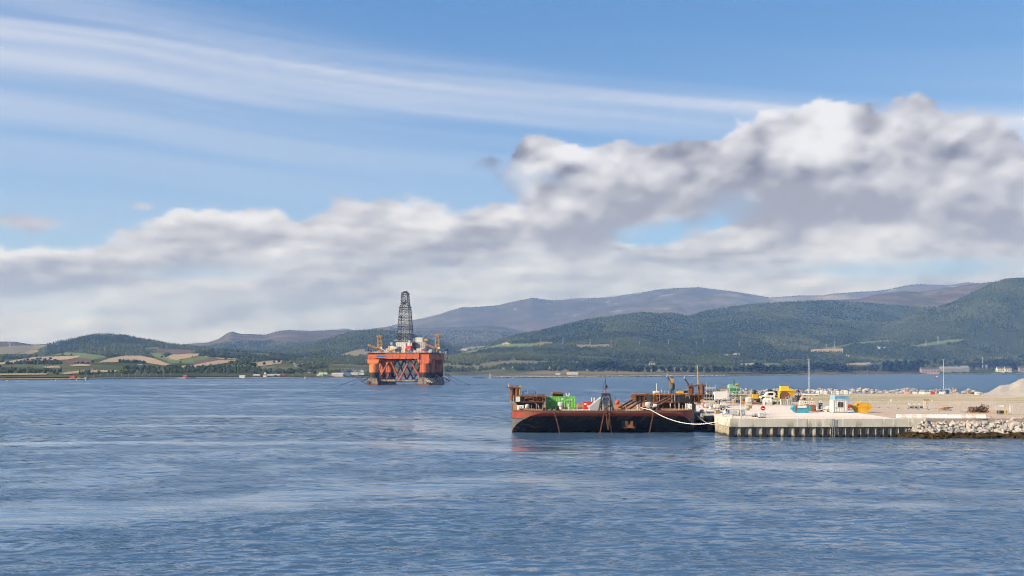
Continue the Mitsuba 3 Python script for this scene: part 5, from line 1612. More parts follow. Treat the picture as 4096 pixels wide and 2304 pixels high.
y = 352.0
t = thing('hopper', 'tall green hopper tank behind the front scaffold tower', 'hopper')
part(t, 'upper_band', MB().prism([(X(2916, y), Z(1541, y)), (X(2921, y), Z(1538, y)), (X(2944, y), Z(1539, y)), (X(2954, y), Z(1543, y)), (X(2956, y), Z(1553, y)), (X(2917, y), Z(1553, y))], y, y + 3, 'y'), SEAG)
part(t, 'lower_body', MB().prism([(X(2920, y), Z(1578, y)), (X(2917, y), Z(1553, y)), (X(2956, y), Z(1553, y)), (X(2953, y), Z(1578, y))], y + .05, y + 2.9, 'y'), GREEN)
part(t, 'leg', MB().b2(X(2921, y), X(2925, y), y + .3, y + .7, QZ, Z(1577, y)).b2(X(2948, y), X(2952, y), y + .3, y + .7, QZ, Z(1577, y)), GREEN)
part(t, 'spout', MB().bar(P(2934, 1540, y), P(2934.5, 1524, y), .3).bar(P(2934.5, 1525, y), P(2941, 1541, y), .2).ball(P(2935, 1523, y), .25, 1), GREEN)
part(t, 'gearbox', MB().box(P(2946, 1538, y), (1.0, 1, .5), bev=.08), YEL)

# white tanks on concrete blocks
for p0, p1, pb, pt, said_, wide in ((2986, 3008, 1621, 1588, 'white plastic tank with a square plate on a concrete block beside the scaffold', .35), (3056, 3090, 1622, 1594, 'broad lumpy white tank on a concrete block in front of the pickup', .0)):
    y = G(pb)
    s_ = y / 4096
    t = thing('storage_tank', said_, 'tank')
    z1 = Z(pt, y)
    part(t, 'block', MB().box((X((p0 + p1) / 2, y), y + .7, QZ + .32), ((p1 - p0) * s_ * .96, 1.4, .64), bev=.04), 'concrete')
    part(t, 'shell', MB().box((X((p0 + p1) / 2, y), y + .7, (QZ + .64 + z1) / 2), ((p1 - p0) * s_, 1.5, z1 - QZ - .64), bev=.22), OFFW if wide else WHITE)
    part(t, 'plate', MB().b2(X(p0 + (p1 - p0) * .45, y), X(p0 + (p1 - p0) * .72, y), y - .08, y - .045, z1 - .95, z1 - .4), LGREY)
    if wide:
        part(t, 'end_dome', MB().ball((X(p1 + 1, y), y + .8, z1 - .8), .55, 2), OFFW, True)
    else:
        part(t, 'flap', MB().prism([(X(p0 - 5, y), QZ), (X(p0 - 7, y), z1 - .5), (X(p0, y), z1 - .1), (X(p0 + 4, y), z1 - .8), (X(p0 + 2, y), QZ)], y - .2, y - .1, 'y'), WHITE)
        part(t, 'crate', MB().box((X(3075, y), y + .9, z1 + .25), (1.3, .6, .5), bev=.03), TIMBER)
y = G(1617)
single('rusty_box', MB().box((X(3021, y), y + .5, QZ + .35), (1.75, 1.2, .42), bev=.03).box((X(3020, y), y + .5, QZ + .1), (1.9, 1.3, .18), bev=.02), RUST, 'low rusty steel box below the yellow dumper', 'steel box')

# yellow dumper seen from behind
y = G(1608)
s_ = y / 4096
t = thing('site_dumper', 'yellow site dumper with a black roll bar between the tanks and the pickup', 'dumper')
xc = X(3023, y)
part(t, 'engine_cover', MB().prism([(xc - .95, QZ + 1.0), (xc - .95, QZ + 1.9), (xc - .75, QZ + 2.35), (xc + .65, QZ + 2.35), (xc + .85, QZ + 1.9), (xc + .9, QZ + 1.0)], y, y + 1.2, 'y'), YEL)
part(t, 'skip', MB().prism([(xc + .55, QZ + 1.15), (xc + .4, QZ + 2.35), (xc + 1.45, QZ + 2.2), (xc + 1.2, QZ + 1.2)], y + 1.0, y + 3.0, 'y').prism([(xc - 1.2, QZ + 1.4), (xc - 1.3, QZ + 2.2), (xc, QZ + 2.3), (xc, QZ + 1.3)], y + 1.4, y + 3.2, 'y'), YELR)
part(t, 'roll_bar', MB().rope([(xc - .72, y + .9, QZ + 2.3), (xc - .72, y + .9, QZ + 3.2), (xc - .5, y + .9, QZ + 3.5), (xc + .4, y + .9, QZ + 3.5), (xc + .62, y + .9, QZ + 3.2), (xc + .62, y + .9, QZ + 2.3)], .09, 6).b2(xc - .5, xc + .4, y + .95, y + 1.0, QZ + 2.4, QZ + 3.4), BLACK)
part(t, 'seat', MB().b2(xc - .25, xc + .2, y + .3, y + .7, QZ + 2.35, QZ + 2.9), BLACK)
part(t, 'bumper', MB().b2(xc - .8, xc + .85, y - .12, y + .2, QZ + .45, QZ + 1.0), CHAR)
part(t, 'plate', MB().b2(xc - .3, xc + .3, y - .03, y - .005, QZ + 1.2, QZ + 1.5), LGREY)
for x in (xc - .95, xc + 1.05):
    wheel(t, x, y + .5, QZ + .6, .6, .55, hub=YEL, axis='x')
    wheel(t, x, y + 2.3, QZ + .6, .6, .55, hub=YEL, axis='x')

# white pickup, dark estate car behind it
y = G(1597)
s_ = y / 4096
M = at(X(3042, y), y, QZ)
prof = [(0, .35), (.05, .95), (.9, 1.15), (1.5, 1.35), (2.15, 2.15), (2.6, 2.5), (4.5, 2.55), (4.85, 2.3), (4.9, .4), (4.4, .3), (.5, .3)]
t = car('pickup_van', 'white van facing left with a yellow box behind it', 'van', 4.9, 2.0, prof, [[(2.35, 1.35), (2.55, 2.05), (2.75, 2.1), (2.75, 1.35)], [(2.85, 1.35), (2.85, 2.1), (4.2, 2.1), (4.25, 1.35)]], WHITE, M, (.95, 3.95), BLACK, .36)
part(t, 'lamp', MB().b2(.02, .35, -.02, .2, .85, 1.05), CHAR)
part(t, 'wheel_arch', MB().prism(sg.Point(.95, .38).buffer(.52).intersection(sg.box(0, .38, 3, 2)), -.012, .02, 'y'), BLACK)
y = 372.0
M = at(X(3046, y), y, QZ)
prof = [(0, .35), (.05, .8), (1.1, 1.0), (1.9, 1.62), (2.3, 1.72), (4.3, 1.70), (4.75, 1.1), (4.8, .35)]
prof = [(x * 1.25, z * 1.3) for x, z in prof]
t = car('estate_car', 'dark blue estate car with a roof box behind the white van', 'car', 6.0, 2.0, prof, [[(2.0, 1.35), (2.5, 2.0), (3.5, 2.05), (3.5, 1.35)], [(3.6, 1.35), (3.6, 2.05), (5.1, 2.0), (5.4, 1.4)]], paint(.03, .036, .05, .15, 0, .25), M, (1.1, 4.8), LGREY, .42)
part(t, 'roof_box', MB().box((3.5, 1.0, 2.5), (1.9, 1.0, .45), bev=.12), BLACK)
y = 366.0
single('site_cabinet', MB().box((X(3113, y), y + 1, QZ + 1.2), (2.1, 1.6, 2.2), bev=.06), BLACK, 'black boxy plant cabinet between the estate car and the yellow tank', 'cabinet')
y = G(1594)
t = thing('barrow_frame', 'small yellow box and tubular frame right of the white van', 'plant')
part(t, 'box', MB().b2(X(3095, y), X(3104, y), y, y + .8, QZ + 1.0, QZ + 1.9), YEL)
part(t, 'frame', MB().bar(P(3098, 1595, y), P(3118, 1590, y), .14).bar(P(3104, 1582, y), P(3118, 1582, y), .14).bar(P(3118, 1576, y), P(3118, 1597, y), .18).bar(P(3098, 1580, y), P(3098, 1597, y), .16), YEL)
y = 336.0
t = thing('ribbed_tank', 'yellow ribbed tank with a raised box on top behind the rusty drum', 'tank')
part(t, 'raised_box', MB().b2(X(3124, y), X(3156, y), y, y + 2, Z(1560, y), Z(1545, y)), paint(.72, .50, .03, .15))
part(t, 'shelf', MB().prism([(X(3122, y), Z(1564, y)), (X(3122, y), Z(1560, y)), (X(3156, y), Z(1558, y)), (X(3170, y), Z(1557, y)), (X(3179, y), Z(1562, y)), (X(3179, y), Z(1565, y))], y - .3, y + 2.5, 'y'), paint(.72, .50, .03, .15))
part(t, 'body', MB().b2(X(3118, y), X(3178, y), y, y + 2.3, Z(1590, y), Z(1565, y)), YEL)
for px in range(3160, 3178, 4):
    part(t, 'rib', MB().b2(X(px, y), X(px + 1.6, y), y - .12, y, Z(1590, y), Z(1565, y)), YEL)
part(t, 'box_top', MB().b2(X(3157, y), X(3163, y), y + .3, y + .9, Z(1558, y), Z(1552, y)), WHITE)
part(t, 'leg', MB().b2(X(3119, y), X(3122, y), y - .2, y, QZ, Z(1566, y)).b2(X(3174, y), X(3178, y), y - .2, y, QZ, Z(1570, y)), YEL)
y = 318.0
t = thing('cable_drum', 'big round rusty drum standing on edge in front of the yellow tank', 'drum')
c = P(3142, 1586, y)
part(t, 'flange', MB().tube(c, c + [0, .12, 0], 1.48, 28), RUST)
part(t, 'flange', MB().tube(c + [0, 1.1, 0], c + [0, 1.2, 0], 1.48, 28), RUSTD)
part(t, 'barrel', MB().tube(c + [0, .12, 0], c + [0, 1.1, 0], 1.0, 20), RUSTD, 40)
part(t, 'cradle', MB().b2(c[0] - 1.2, c[0] + 1.2, y + .1, y + 1.1, QZ, QZ + .35), RUSTD)


def pallet_stack(said, p0, p1, pb, n, mat, h=.14, cat='pallet stack'):
    y = G(pb)
    w = (p1 - p0) * y / 4096
    t = thing('pallet_stack', said, cat, None, None, at(X((p0 + p1) / 2, y), y, QZ))
    for i in range(n):
        m = MB().b2(-w / 2, w / 2, 0, 1.0, i * h + h * .62, i * h + h * .9)
        for x in (-w * .45, 0, w * .45):
            m.b2(x - .05, x + .05, 0, 1.0, i * h, i * h + h * .62)
        part(t, 'pallet', m, mat)
    return t


pallet_stack('left stack of pale pallets in front of the rusty drum', 3124, 3141, 1619, 11, OFFW)
pallet_stack('right stack of pale pallets in front of the rusty drum', 3150, 3166, 1619, 11, OFFW)
pallet_stack('short stack of brown pallets left of the pale pallet stacks', 3112, 3122, 1618, 6, TIMBER)
y = G(1618)
t = thing('panel_stack', 'fence panels stacked upright behind the pale pallets', 'fence panels')
for i in range(9):
    a = P(3141 + i * 3.4 + R.uniform(-1, 1), 1618, y + .9)
    b = a + [R.uniform(-.3, .5), .3, 2.3 + R.uniform(-.3, .3)]
    part(t, 'frame', MB().bar(a, b, .06).bar(a + [1.1, .2, 0], b + [1.1, .2, 0], .06).bar(b, b + [1.1, .2, 0], .05).bar((a + b) / 2, (a + b) / 2 + [1.1, .2, 0], .03), GALV)
for p0, p1, pb, pt, s in ((3172, 3184, 1608, 1589, 'black stillage of coiled pipe, left of two, right of the pallets'), (3184, 3197, 1606, 1588, 'black ribbed drum, right of two, right of the pallets')):
    y = G(pb)
    t = thing('pipe_coil', s, 'pipe coil')
    c = P((p0 + p1) / 2, (pb + pt) / 2, y)
    r_ = (pb - pt) * y / 8192
    for i in range(5):
        part(t, 'coil', MB().lathe([(r_ * .8, 0), (r_, .03), (r_, .17), (r_ * .8, .2)], (c[0], y + .4, QZ + .1 + i * .26), 14), CHAR)
    part(t, 'core', MB().tube((c[0], y + .4, QZ), (c[0], y + .4, QZ + 1.35), r_ * .75, 10), BLACK)
y = G(1602)
t = thing('black_plant', 'black tangle of plant machinery behind the coils and yellow tank', 'plant')
for i in range(14):
    a = P(3178 + R.uniform(0, 22), 1598 - R.uniform(0, 32), y + 30)
    part(t, 'bar', MB().bar(a, a + [R.uniform(-.9, .9), R.uniform(-.5, .5), R.uniform(-1.2, 1.2)], R.uniform(.1, .35)), R.choice([BLACK, CHAR, GREY]))
part(t, 'body', MB().b2(X(3180, y + 30), X(3208, y + 30), y + 30, y + 32, QZ, Z(1583, y + 30)), CHAR)
for p0, pb, r_, s, mt in ((3208, 1601, .62, 'larger pink ball fender behind the blue skip', PINK), (3238, 1597, .42, 'smaller pink ball fender right of the larger one', PINK)):
    y = G(pb)
    single('ball_fender', MB().lathe([(0, 0), (r_ * .4, .06), (r_ * .9, r_ * .5), (r_, r_), (r_ * .75, r_ * 1.6), (r_ * .15, r_ * 2.1), (0, r_ * 2.2)], (X(p0, y), y, QZ), 14), mt, s, 'fender', smooth=40)
t = thing('hose_reel', 'small black hose reel beside the larger pink ball fender', 'hose reel')
y = G(1602)
part(t, 'reel', MB().tube(P(3219, 1596, y), P(3219, 1596, y) + [.1, .5, 0], .35, 12), BLACK)
part(t, 'stand', MB().bar(P(3216, 1602, y), P(3223, 1594, y), .08).bar(P(3223, 1602, y), P(3218, 1594, y), .08), CHAR)

# signs and racks
y = G(1621)
t = thing('safety_cabinet', 'white cabinet with a green arrow sign behind the blue skip', 'cabinet')
part(t, 'body', MB().b2(X(3199, y), X(3214, y), y, y + 1, QZ, Z(1602, y)), OFFW)
part(t, 'shelf', MB().b2(X(3199, y), X(3236, y), y - .05, y + .9, QZ, QZ + .42), OFFW)
part(t, 'handle', MB().b2(X(3205, y), X(3207, y), y - .03, y, QZ + .55, QZ + .75), BLACK)


def arrow_board(t, p0, p1, pt, pb, y):
    x0, x1, z0, z1 = X(p0, y), X(p1, y), Z(pb, y), Z(pt, y)
    part(t, 'board', MB().b2(x0, x1, y - .05, y - .01, z0, z1), WHITE)
    part(t, 'header', MB().b2(x0, x1, y - .06, y - .052, z1 - .12, z1), YEL)
    w, zc = x1 - x0, (z0 + z1) / 2 - .05
    part(t, 'arrow', MB().prism([(x0 + w * .12, zc + .14), (x0 + w * .30, zc + .14), (x0 + w * .30, zc + .26), (x0 + w * .52, zc), (x0 + w * .30, zc - .26), (x0 + w * .30, zc - .14), (x0 + w * .12, zc - .14)], y - .062, y - .052, 'y'), GREEN)
    part(t, 'symbol', MB().prism([(x0 + w * .62, zc + .2), (x0 + w * .88, zc + .2), (x0 + w * .88, zc - .2), (x0 + w * .62, zc - .2), (x0 + w * .62, zc - .1), (x0 + w * .78, zc - .1), (x0 + w * .78, zc + .1), (x0 + w * .62, zc + .1)], y - .062, y - .052, 'y'), CHAR)


arrow_board(t, 3217, 3234, 1603, 1616, y)
t = thing('sign_frame', 'standing frame with a green arrow sign right of the safety cabinet', 'sign')
arrow_board(t, 3242, 3259, 1603, 1618, y)
part(t, 'frame', MB().b2(X(3240, y), X(3241.4, y), y, y + .08, QZ, Z(1600, y)).b2(X(3259.6, y), X(3261, y), y, y + .08, QZ, Z(1600, y)), LGREY)
part(t, 'cap', MB().ball(P(3247, 1596, y), .22, 1), OFFW)
y = G(1638)
t = thing('bottle_rack', 'grey rack of gas bottles standing between the brown plates and the cabin', 'bottle rack')
part(t, 'frame', MB().b2(X(3273, y), X(3275, y), y, y + .8, QZ, Z(1602, y)).b2(X(3289, y), X(3291.5, y), y, y + .8, QZ, Z(1602, y)).b2(X(3273, y), X(3291, y), y, y + .8, QZ + 1.02, QZ + 1.12).b2(X(3273, y), X(3291, y), y, y + .8, QZ, QZ + .1), GREY)
part(t, 'back', MB().b2(X(3274, y), X(3290, y), y + .7, y + .76, QZ, QZ + 2.2), CHAR)
part(t, 'sign', MB().b2(X(3275, y), X(3290, y), y - .03, y, Z(1612, y), Z(1602, y)), OFFW)
part(t, 'symbol', MB().b2(X(3281.5, y), X(3284, y), y - .045, y - .032, Z(1610, y), Z(1605, y)), BLACK)
for i, px in enumerate((3277, 3282, 3287)):
    for z in (QZ + .12, QZ + 1.13):
        part(t, 'bottle', MB().lathe([(0, 0), (.13, 0), (.13, .62), (.05, .75), (.04, .82), (0, .82)], (X(px, y), y + .35, z), 10), (GREEN, GREY, LBLUE)[(i + int(z)) % 3], 40)
y = G(1646)
t = thing('plate_box', 'brown rusty steel box with sloping side behind the blue skip', 'steel box')
part(t, 'body', MB().prism([(X(3236, y), QZ), (X(3236, y), QZ + 1.4), (X(3244, y), QZ + 1.45), (X(3264, y), QZ + 1.35), (X(3264, y), QZ)], y, y + 1.6, 'y'), RUSTY)
part(t, 'fitting', MB().tube(P(3260, 1640, y) - [0, .06, 0], P(3260, 1640, y), .2, 10), CHAR)
part(t, 'lid', MB().b2(X(3246, y), X(3262, y), y + .2, y + 1.2, QZ + 1.4, QZ + 1.6), RED)
y = G(1647)
single('steel_bar', MB().b2(X(3248, y), X(3294, y), y - .6, y - .2, QZ, QZ + .12).b2(X(3262, y), X(3292, y), y - .2, y + .1, QZ + .1, QZ + .34), RUST, 'rusty steel bars lying on the apron right of the blue skip', 'steel bar')

# skips


def skip(said, p0, p1, pb, pt, mat, M=None, load=None, lid=False):
    y = G(pb)
    s_ = y / 4096
    L, H, W = (p1 - p0) * s_, (pb - pt) * s_, 1.7
    t = thing('waste_skip', said, 'skip', None, None, M or at(X((p0 + p1) / 2, y), y, QZ))
    prof = [(-.28 * L, 0), (-.5 * L, .58 * H), (-.40 * L, H), (.41 * L, H), (.5 * L, .58 * H), (.29 * L, 0)]
    if lid:
        prof[2], prof[3] = (-.22 * L, H), (.33 * L, H)
    o, i_ = sg.Polygon(prof), sg.Polygon(prof).buffer(-.05)
    o = o.difference(i_.union(sg.box(prof[2][0] + .1, H - .2, prof[3][0] - .1, H + 1)))
    part(t, 'shell', MB().prism(o, 0, W, 'y'), mat)
    sidep = sg.Polygon([(-.28 * L, .02), (-.48 * L, .58 * H), (prof[2][0] + .02, H - .02), (prof[3][0] - .02, H - .02), (.48 * L, .58 * H), (.28 * L, .02)])
    part(t, 'side', MB().prism(sidep, .04, .09, 'y'), mat)
    part(t, 'side', MB().prism(sidep, W - .09, W - .04, 'y'), mat)
    part(t, 'rib', MB().b2(-.48 * L, .48 * L, -.05, .05, .56 * H, .62 * H), mat)
    for x in (-.27, .27):
        part(t, 'rib', MB().b2(x * L - .05, x * L + .05, -.04, .05, .60 * H, H), mat)
    part(t, 'rim', MB().b2(prof[2][0], prof[3][0], -.03, .11, H - .08, H + .03), mat)
    part(t, 'lug', MB().tube((-.3 * L, -.1, .45 * H), (-.3 * L, .02, .45 * H), .06, 8).tube((.3 * L, -.1, .45 * H), (.3 * L, .02, .45 * H), .06, 8), CHAR)
    if load:
        part(t, 'banner', MB().b2(-.22 * L, .23 * L, -.02, .03, .66 * H, .95 * H), load)
    if lid:
        part(t, 'lid', MB().bar((-.46 * L, W / 2, .66 * H), (-.02 * L, W / 2, H + .30), W - .2, .12), mat)
        part(t, 'opening', MB().prism([(-.30 * L, .70 * H), (-.22 * L, .90 * H), (-.16 * L, .90 * H), (-.22 * L, .70 * H)], .02, .038, 'y'), BLACK)
    return t


skip('light blue waste skip with a white banner and rust patches', 3168, 3248, 1652, 1621, SKIPB, load=WHITE)
y = G(1651)
skip('yellow waste skip with its lid half open standing right of the cabin', 3411, 3488, 1651, 1612, paint(.60, .33, .02, .35, .12), M=at(X(3449.5, y), y, QZ, -8), lid=True)

# cabins
y = 230.6
cb_ = container('site_cabin', 'white corrugated site cabin with a dark window on the apron', 3.15, 3.1, 2.85, OFFW, LGREY, at(X(3362.5, y), y, QZ + .08), 'cabin')
k = part(cb_, 'window', MB().b2(-.62, .52, -.05, .02, 1.25, 2.35), BLACK)
part(k, 'pane', MB().b2(-.5, -.04, -.062, -.052, 1.4, 2.2).b2(.04, .42, -.062, -.052, 1.4, 2.2), paint(.05, .055, .06, .2, 0, .1))
part(k, 'frame', MB().b2(-.03, .03, -.07, -.05, 1.3, 2.3).b2(-.5, .42, -.07, -.05, 1.3, 1.36), GREY)
part(cb_, 'skid', MB().b2(-1.5, -1.1, .1, 3.0, -.08, .06).b2(1.1, 1.5, .1, 3.0, -.08, .06), CHAR)
part(cb_, 'hatch', MB().b2(-1.2, -.95, -.03, .03, 1.0, 1.3), LGREY)
y = 283.0
bc = container('shipping_container', 'light blue container standing behind the white cabin', 4.4, 2.4, 2.65, LBLUE, paint(.36, .58, .70, .2), at(X(3368, y), y, QZ, 14))
part(bc, 'hatch', MB().b2(-1.5, -.6, -.03, .02, .9, 1.5), BLACK)
y = G(1638)
t = thing('compressor', 'red towable compressor between the cabin and the yellow skip', 'compressor')
part(t, 'body', MB().box((X(3396, y), y + .6, QZ + .85), (1.5, 1.2, .8), bev=.12), RED)
part(t, 'grille', MB().b2(X(3402, y), X(3406.5, y), y - .02, y + .1, QZ + .55, QZ + .95), BLACK)
part(t, 'drawbar', MB().bar((X(3405, y), y + .5, QZ + .45), (X(3420, y), y + .5, QZ + .5), .09), CHAR)
wheel(t, X(3394, y), y, QZ + .28, .28, .18)
wheel(t, X(3394, y), y + 1.2, QZ + .28, .28, .18)
y = G(1648)
t = thing('water_bowser', 'small white bowser half hidden at the left of the white cabin', 'bowser')
part(t, 'tank', MB().box((X(3317, y), y + 1.0, QZ + .85), (.9, 1.4, .9), bev=.2), OFFW)
wheel(t, X(3315, y), y + .5, QZ + .3, .3, .18)
part(t, 'drawbar', MB().bar((X(3312, y), y + .9, QZ + .5), (X(3285, y), y + 1.3, QZ + .35), .08), RUST)

# mesh fence panels in a line across the yard
fence = thing('mesh_fence', 'line of galvanised mesh fence panels across the gravel yard', 'fence')
pts = [(3360, 1590, 300), (3440, 1590, 300)]
A_, B_ = np.array([X(3478, 267), 267.0]), np.array([X(3985, 232), 232.0])
n = 12


def panel(a, b, h=2.0, wires=9):
    m = MB()
    a3, b3 = np.append(a, QZ + .08), np.append(b, QZ + .08)
    up = np.array([0, 0, h])
    m.tube(a3, a3 + up, .032, 6).tube(b3, b3 + up, .032, 6).tube(a3 + up, b3 + up, .022, 5).tube(a3 + [0, 0, .1], b3 + [0, 0, .1], .022, 5)
    for i in range(1, wires):
        p = a3 + (b3 - a3) * i / wires
        m.bar(p + [0, 0, .1], p + up, .007)
    for i in (.35, .7):
        m.bar(a3 + up * i, b3 + up * i, .007)
    return m


for i in range(n):
    a, b = A_ + (B_ - A_) * (i + .02) / n, A_ + (B_ - A_) * (i + .98) / n
    part(fence, 'panel', panel(a, b), GALV)
    part(fence, 'foot_block', MB().box((a[0], a[1], QZ + .06), (.22, .7, .13)), CHAR)
for p0, p1, y0, y1 in ((3405, 3441, 305, 305), (3441, 3478, 305, 267), (3360, 3405, 305, 305)):
    part(fence, 'panel', panel(np.array([X(p0, y0), y0]), np.array([X(p1, y1), y1])), GALV)
part(fence, 'notice', MB().b2(X(3559, 262), X(3566, 262), 261.7, 261.73, Z(1606, 262), Z(1597, 262)), WHITE)
part(fence, 'notice', MB().b2(X(3723, 250), X(3727, 250), 249.7, 249.73, Z(1609, 250), Z(1599, 250)), WHITE)
t = thing('panel_bundle', 'short row of loose mesh panels leaning behind the yellow skip', 'fence panels')
for i in range(6):
    px = 3432 + i * 5.5
    part(t, 'panel', panel(np.array([X(px, 272), 272]), np.array([X(px + 6, 274), 275.0]), 2.1, 5), GALV)

# barrier row along the rock edge
labs = ('white water-filled road barrier in the row along the rock edge', 'faded red and white road barrier in the row along the rock edge')
proto = {}
k = 0
for i in range(18):
    px = 3586 + i * 19.9
    y = np.interp(i, [0, 17], [205.4, 203.9])
    z = np.interp(px, [3700, 3760, 3940], [QZ, QZ, QZ - .02])
    red = i in (1, 3, 5, 13, 15)
    M = at(X(px + 9.5, y), y, z, -2 + R.uniform(-3, 3))
    if red not in proto:
        t = thing('road_barrier', labs[red], 'barrier', 'red and white barriers by the rocks' if red else 'white barriers by the rocks', None, M)
        part(t, 'body', MB().prism([(-.28, 0), (-.28, .18), (-.12, .42), (-.08, .80), (.08, .80), (.12, .42), (.28, .18), (.28, 0)], -.46, .46, 'x'), WHITE if not red else paint(.70, .58, .56, .2))
        part(t, 'foot', MB().b2(-.44, .44, -.29, -.25, .0, .16), PINK if red else OFFW)
        part(t, 'joint', MB().b2(.46, .50, -.05, .05, .1, .7), OFFW)
        proto[red] = t
    else:
        dup(proto[red], M, name='road_barrier')

# heaps of salvage
y = G(1641)
t = thing('timber_heap', 'low heap of orange brown timber baulks on the gravel beside the fence', 'timber heap')
for i in range(26):
    c = np.array([X(3787 + R.gauss(0, 11), y), y + R.uniform(-.6, .8), QZ + .1 + R.random() * .62])
    part(t, 'baulk', MB().box(c, (R.uniform(.7, 1.5), .22, .16), rz=R.uniform(-.6, .6)), R.choice([TIMBER, TIMBER, RUSTY, RUSTD]))
y = G(1652)
t = thing('scrap_heap', 'tall heap of rusty scrap pipes and frames on a timber base', 'scrap heap')
for i in range(120):
    u = R.gauss(0, 1)
    px = 3917 + u * 21
    if not 3874 < px < 3958:
        continue
    top = np.interp(px, [3875, 3885, 3910, 3930, 3955, 3960], [1634, 1626, 1630, 1620, 1622, 1636])
    z = QZ + .15 + R.random() * max(.2, (1652 - top) * y / 4096 - .2)
    c = np.array([X(px, y), y + R.uniform(-.7, 1.2), z])
    d = np.array([R.gauss(0, .5), R.gauss(0, .3), R.gauss(0, .22)])
    if i % 3:
        part(t, 'pipe', MB().tube(c - d, c + d, R.uniform(.05, .13), 7), R.choice([RUST, RUSTD, RUSTD, BLACK, RUSTY, GREY]))
    else:
        part(t, 'plate', MB().box(c, (R.uniform(.2, .7), R.uniform(.2, .6), R.uniform(.1, .3)), rz=R.uniform(-1, 1)), R.choice([RUST, RUSTD, CHAR, RUSTY, SKIPB]))
part(t, 'core', MB().box((X(3925, y), y + .6, QZ + .6), (2.6, 1.2, 1.0), bev=.2).box((X(3895, y), y + .6, QZ + .45), (1.2, 1.2, .7), bev=.2), RUSTD)
part(t, 'base_board', MB().b2(X(3872, y), X(3992, y), y - 1.0, y + .9, QZ, QZ + .10), TIMBER)
y = G(1657)
t = thing('tube_cage', 'open cage of scaffold tubes with white notices at the right edge', 'cage')
x0, x1 = X(3985, y), X(4076, y)
for px in (3985, 3996, 4017, 4031, 4051, 4076):
    part(t, 'post', MB().tube((X(px, y), y, QZ), (X(px, y), y, Z(1619 if px > 3990 else 1618, y)), .045, 6), GALV)
    part(t, 'post', MB().tube((X(px, y) * 1.01, y + 2.4, QZ), (X(px, y) * 1.01, y + 2.4, QZ + 2.0), .04, 6), GALV)
part(t, 'rail', MB().tube((x0, y, Z(1619, y)), (x1, y, Z(1621, y)), .045, 6).tube((x0, y, QZ + .1), (x1, y, QZ + .1), .04, 6).tube((x0, y + 2.4, Z(1621, y)), (x1, y + 2.4, Z(1621, y)), .04, 6), GALV)
part(t, 'notice', MB().b2(X(3996, y), X(4016, y), y - .08, y - .05, Z(1627, y), Z(1621, y)), WHITE)
part(t, 'notice', MB().b2(X(4036, y), X(4042, y), y - .08, y - .05, Z(1649, y), Z(1622, y)), WHITE)
part(t, 'notice', MB().b2(X(4048, y), X(4051, y), y - .08, y - .05, Z(1630, y), Z(1624, y)), WHITE)
single('grey_crate', MB().box((X(4008, y), y + .9, QZ + .4), (1.1, 1.0, .78), bev=.03), CHAR, 'dark grey crate inside the tube cage', 'crate')
t = thing('grit_bin', 'yellow grit bin with sloping lid inside the tube cage', 'bin')
part(t, 'body', MB().prism([(X(4021, y), QZ), (X(4020, y), QZ + .7), (X(4037, y), QZ + .6), (X(4036, y), QZ)], y + .4, y + 1.2, 'y'), paint(.70, .46, .03, .2))
part(t, 'lid', MB().prism([(X(4019, y), QZ + .7), (X(4021, y), QZ + .86), (X(4038, y), QZ + .68), (X(4038, y), QZ + .6)], y + .35, y + 1.25, 'y'), paint(.70, .46, .03, .2))
y = G(1634)
t = thing('equipment_frame', 'tall pale equipment frame with pipes standing by the mesh fence', 'equipment frame')
for px in (3696, 3701, 3716):
    part(t, 'post', MB().b2(X(px, y) - .06, X(px, y) + .06, y, y + .12, QZ, Z(1598, y)), CREAM)
for z in (1598, 1603, 1618, 1630):
    part(t, 'shelf', MB().b2(X(3696, y), X(3717, y), y - .05, y + .6, Z(z, y) - .05, Z(z, y) + .05), RUST if z < 1610 else OFFW)
for i in range(7):
    a = P(3703 + R.uniform(0, 12), 1598 + R.uniform(2, 28), y)
    part(t, 'pipe', MB().tube(a, a + [R.uniform(-.2, .2), .2, -R.uniform(.3, .9)], .07, 6), R.choice([RUST, CREAM, GREY]))
for i, px in enumerate((3634, 3654, 3674)):
    y = G(1635)
    t = thing('trolley', ('leftmost', 'middle', 'rightmost')[i] + ' of three grey trolleys with a white box left of the equipment frame', 'trolley', 'grey trolleys on the gravel')
    x0 = X(px, y)
    part(t, 'box', MB().box((x0 + .25, y, QZ + 1.05), (.45, .5, .42), bev=.03), OFFW)
    part(t, 'frame', MB().b2(x0, x0 + .06, y - .2, y + .2, QZ, QZ + 1.0).b2(x0 + 1.0, x0 + 1.06, y - .2, y + .2, QZ, QZ + .75).b2(x0, x0 + 1.06, y - .2, y + .2, QZ + .62, QZ + .70).b2(x0, x0 + 1.06, y - .2, y + .2, QZ + .1, QZ + .16), GREY)
    part(t, 'drum', MB().tube((x0 + .7, y - .1, QZ + .3), (x0 + .7, y + .3, QZ + .3), .26, 10), CHAR)

# lamp posts
for px, pt, pb, s in ((3237, 1437, 1579, 'tall pale lamp post at the left end of the boulder bund'), (3775, 1439, 1573, 'tall pale lamp post nearer the gravel mound')):
    y = G(pb)
    t = thing('lamp_post', s, 'lamp post', 'lamp posts along the yard')
    x = X(px, y)
    part(t, 'column', MB().tube((x, y, QZ), (x - .1, y, Z(pt, y)), .22, 10, .13), LGREY, 40)
    part(t, 'lantern', MB().box((x - .35, y - .3, Z(pt, y)), (.9, .5, .18), bev=.05), LGREY)
    part(t, 'door', MB().b2(x - .12, x + .12, y - .24, y - .2, QZ + .5, QZ + 1.3), GREY)

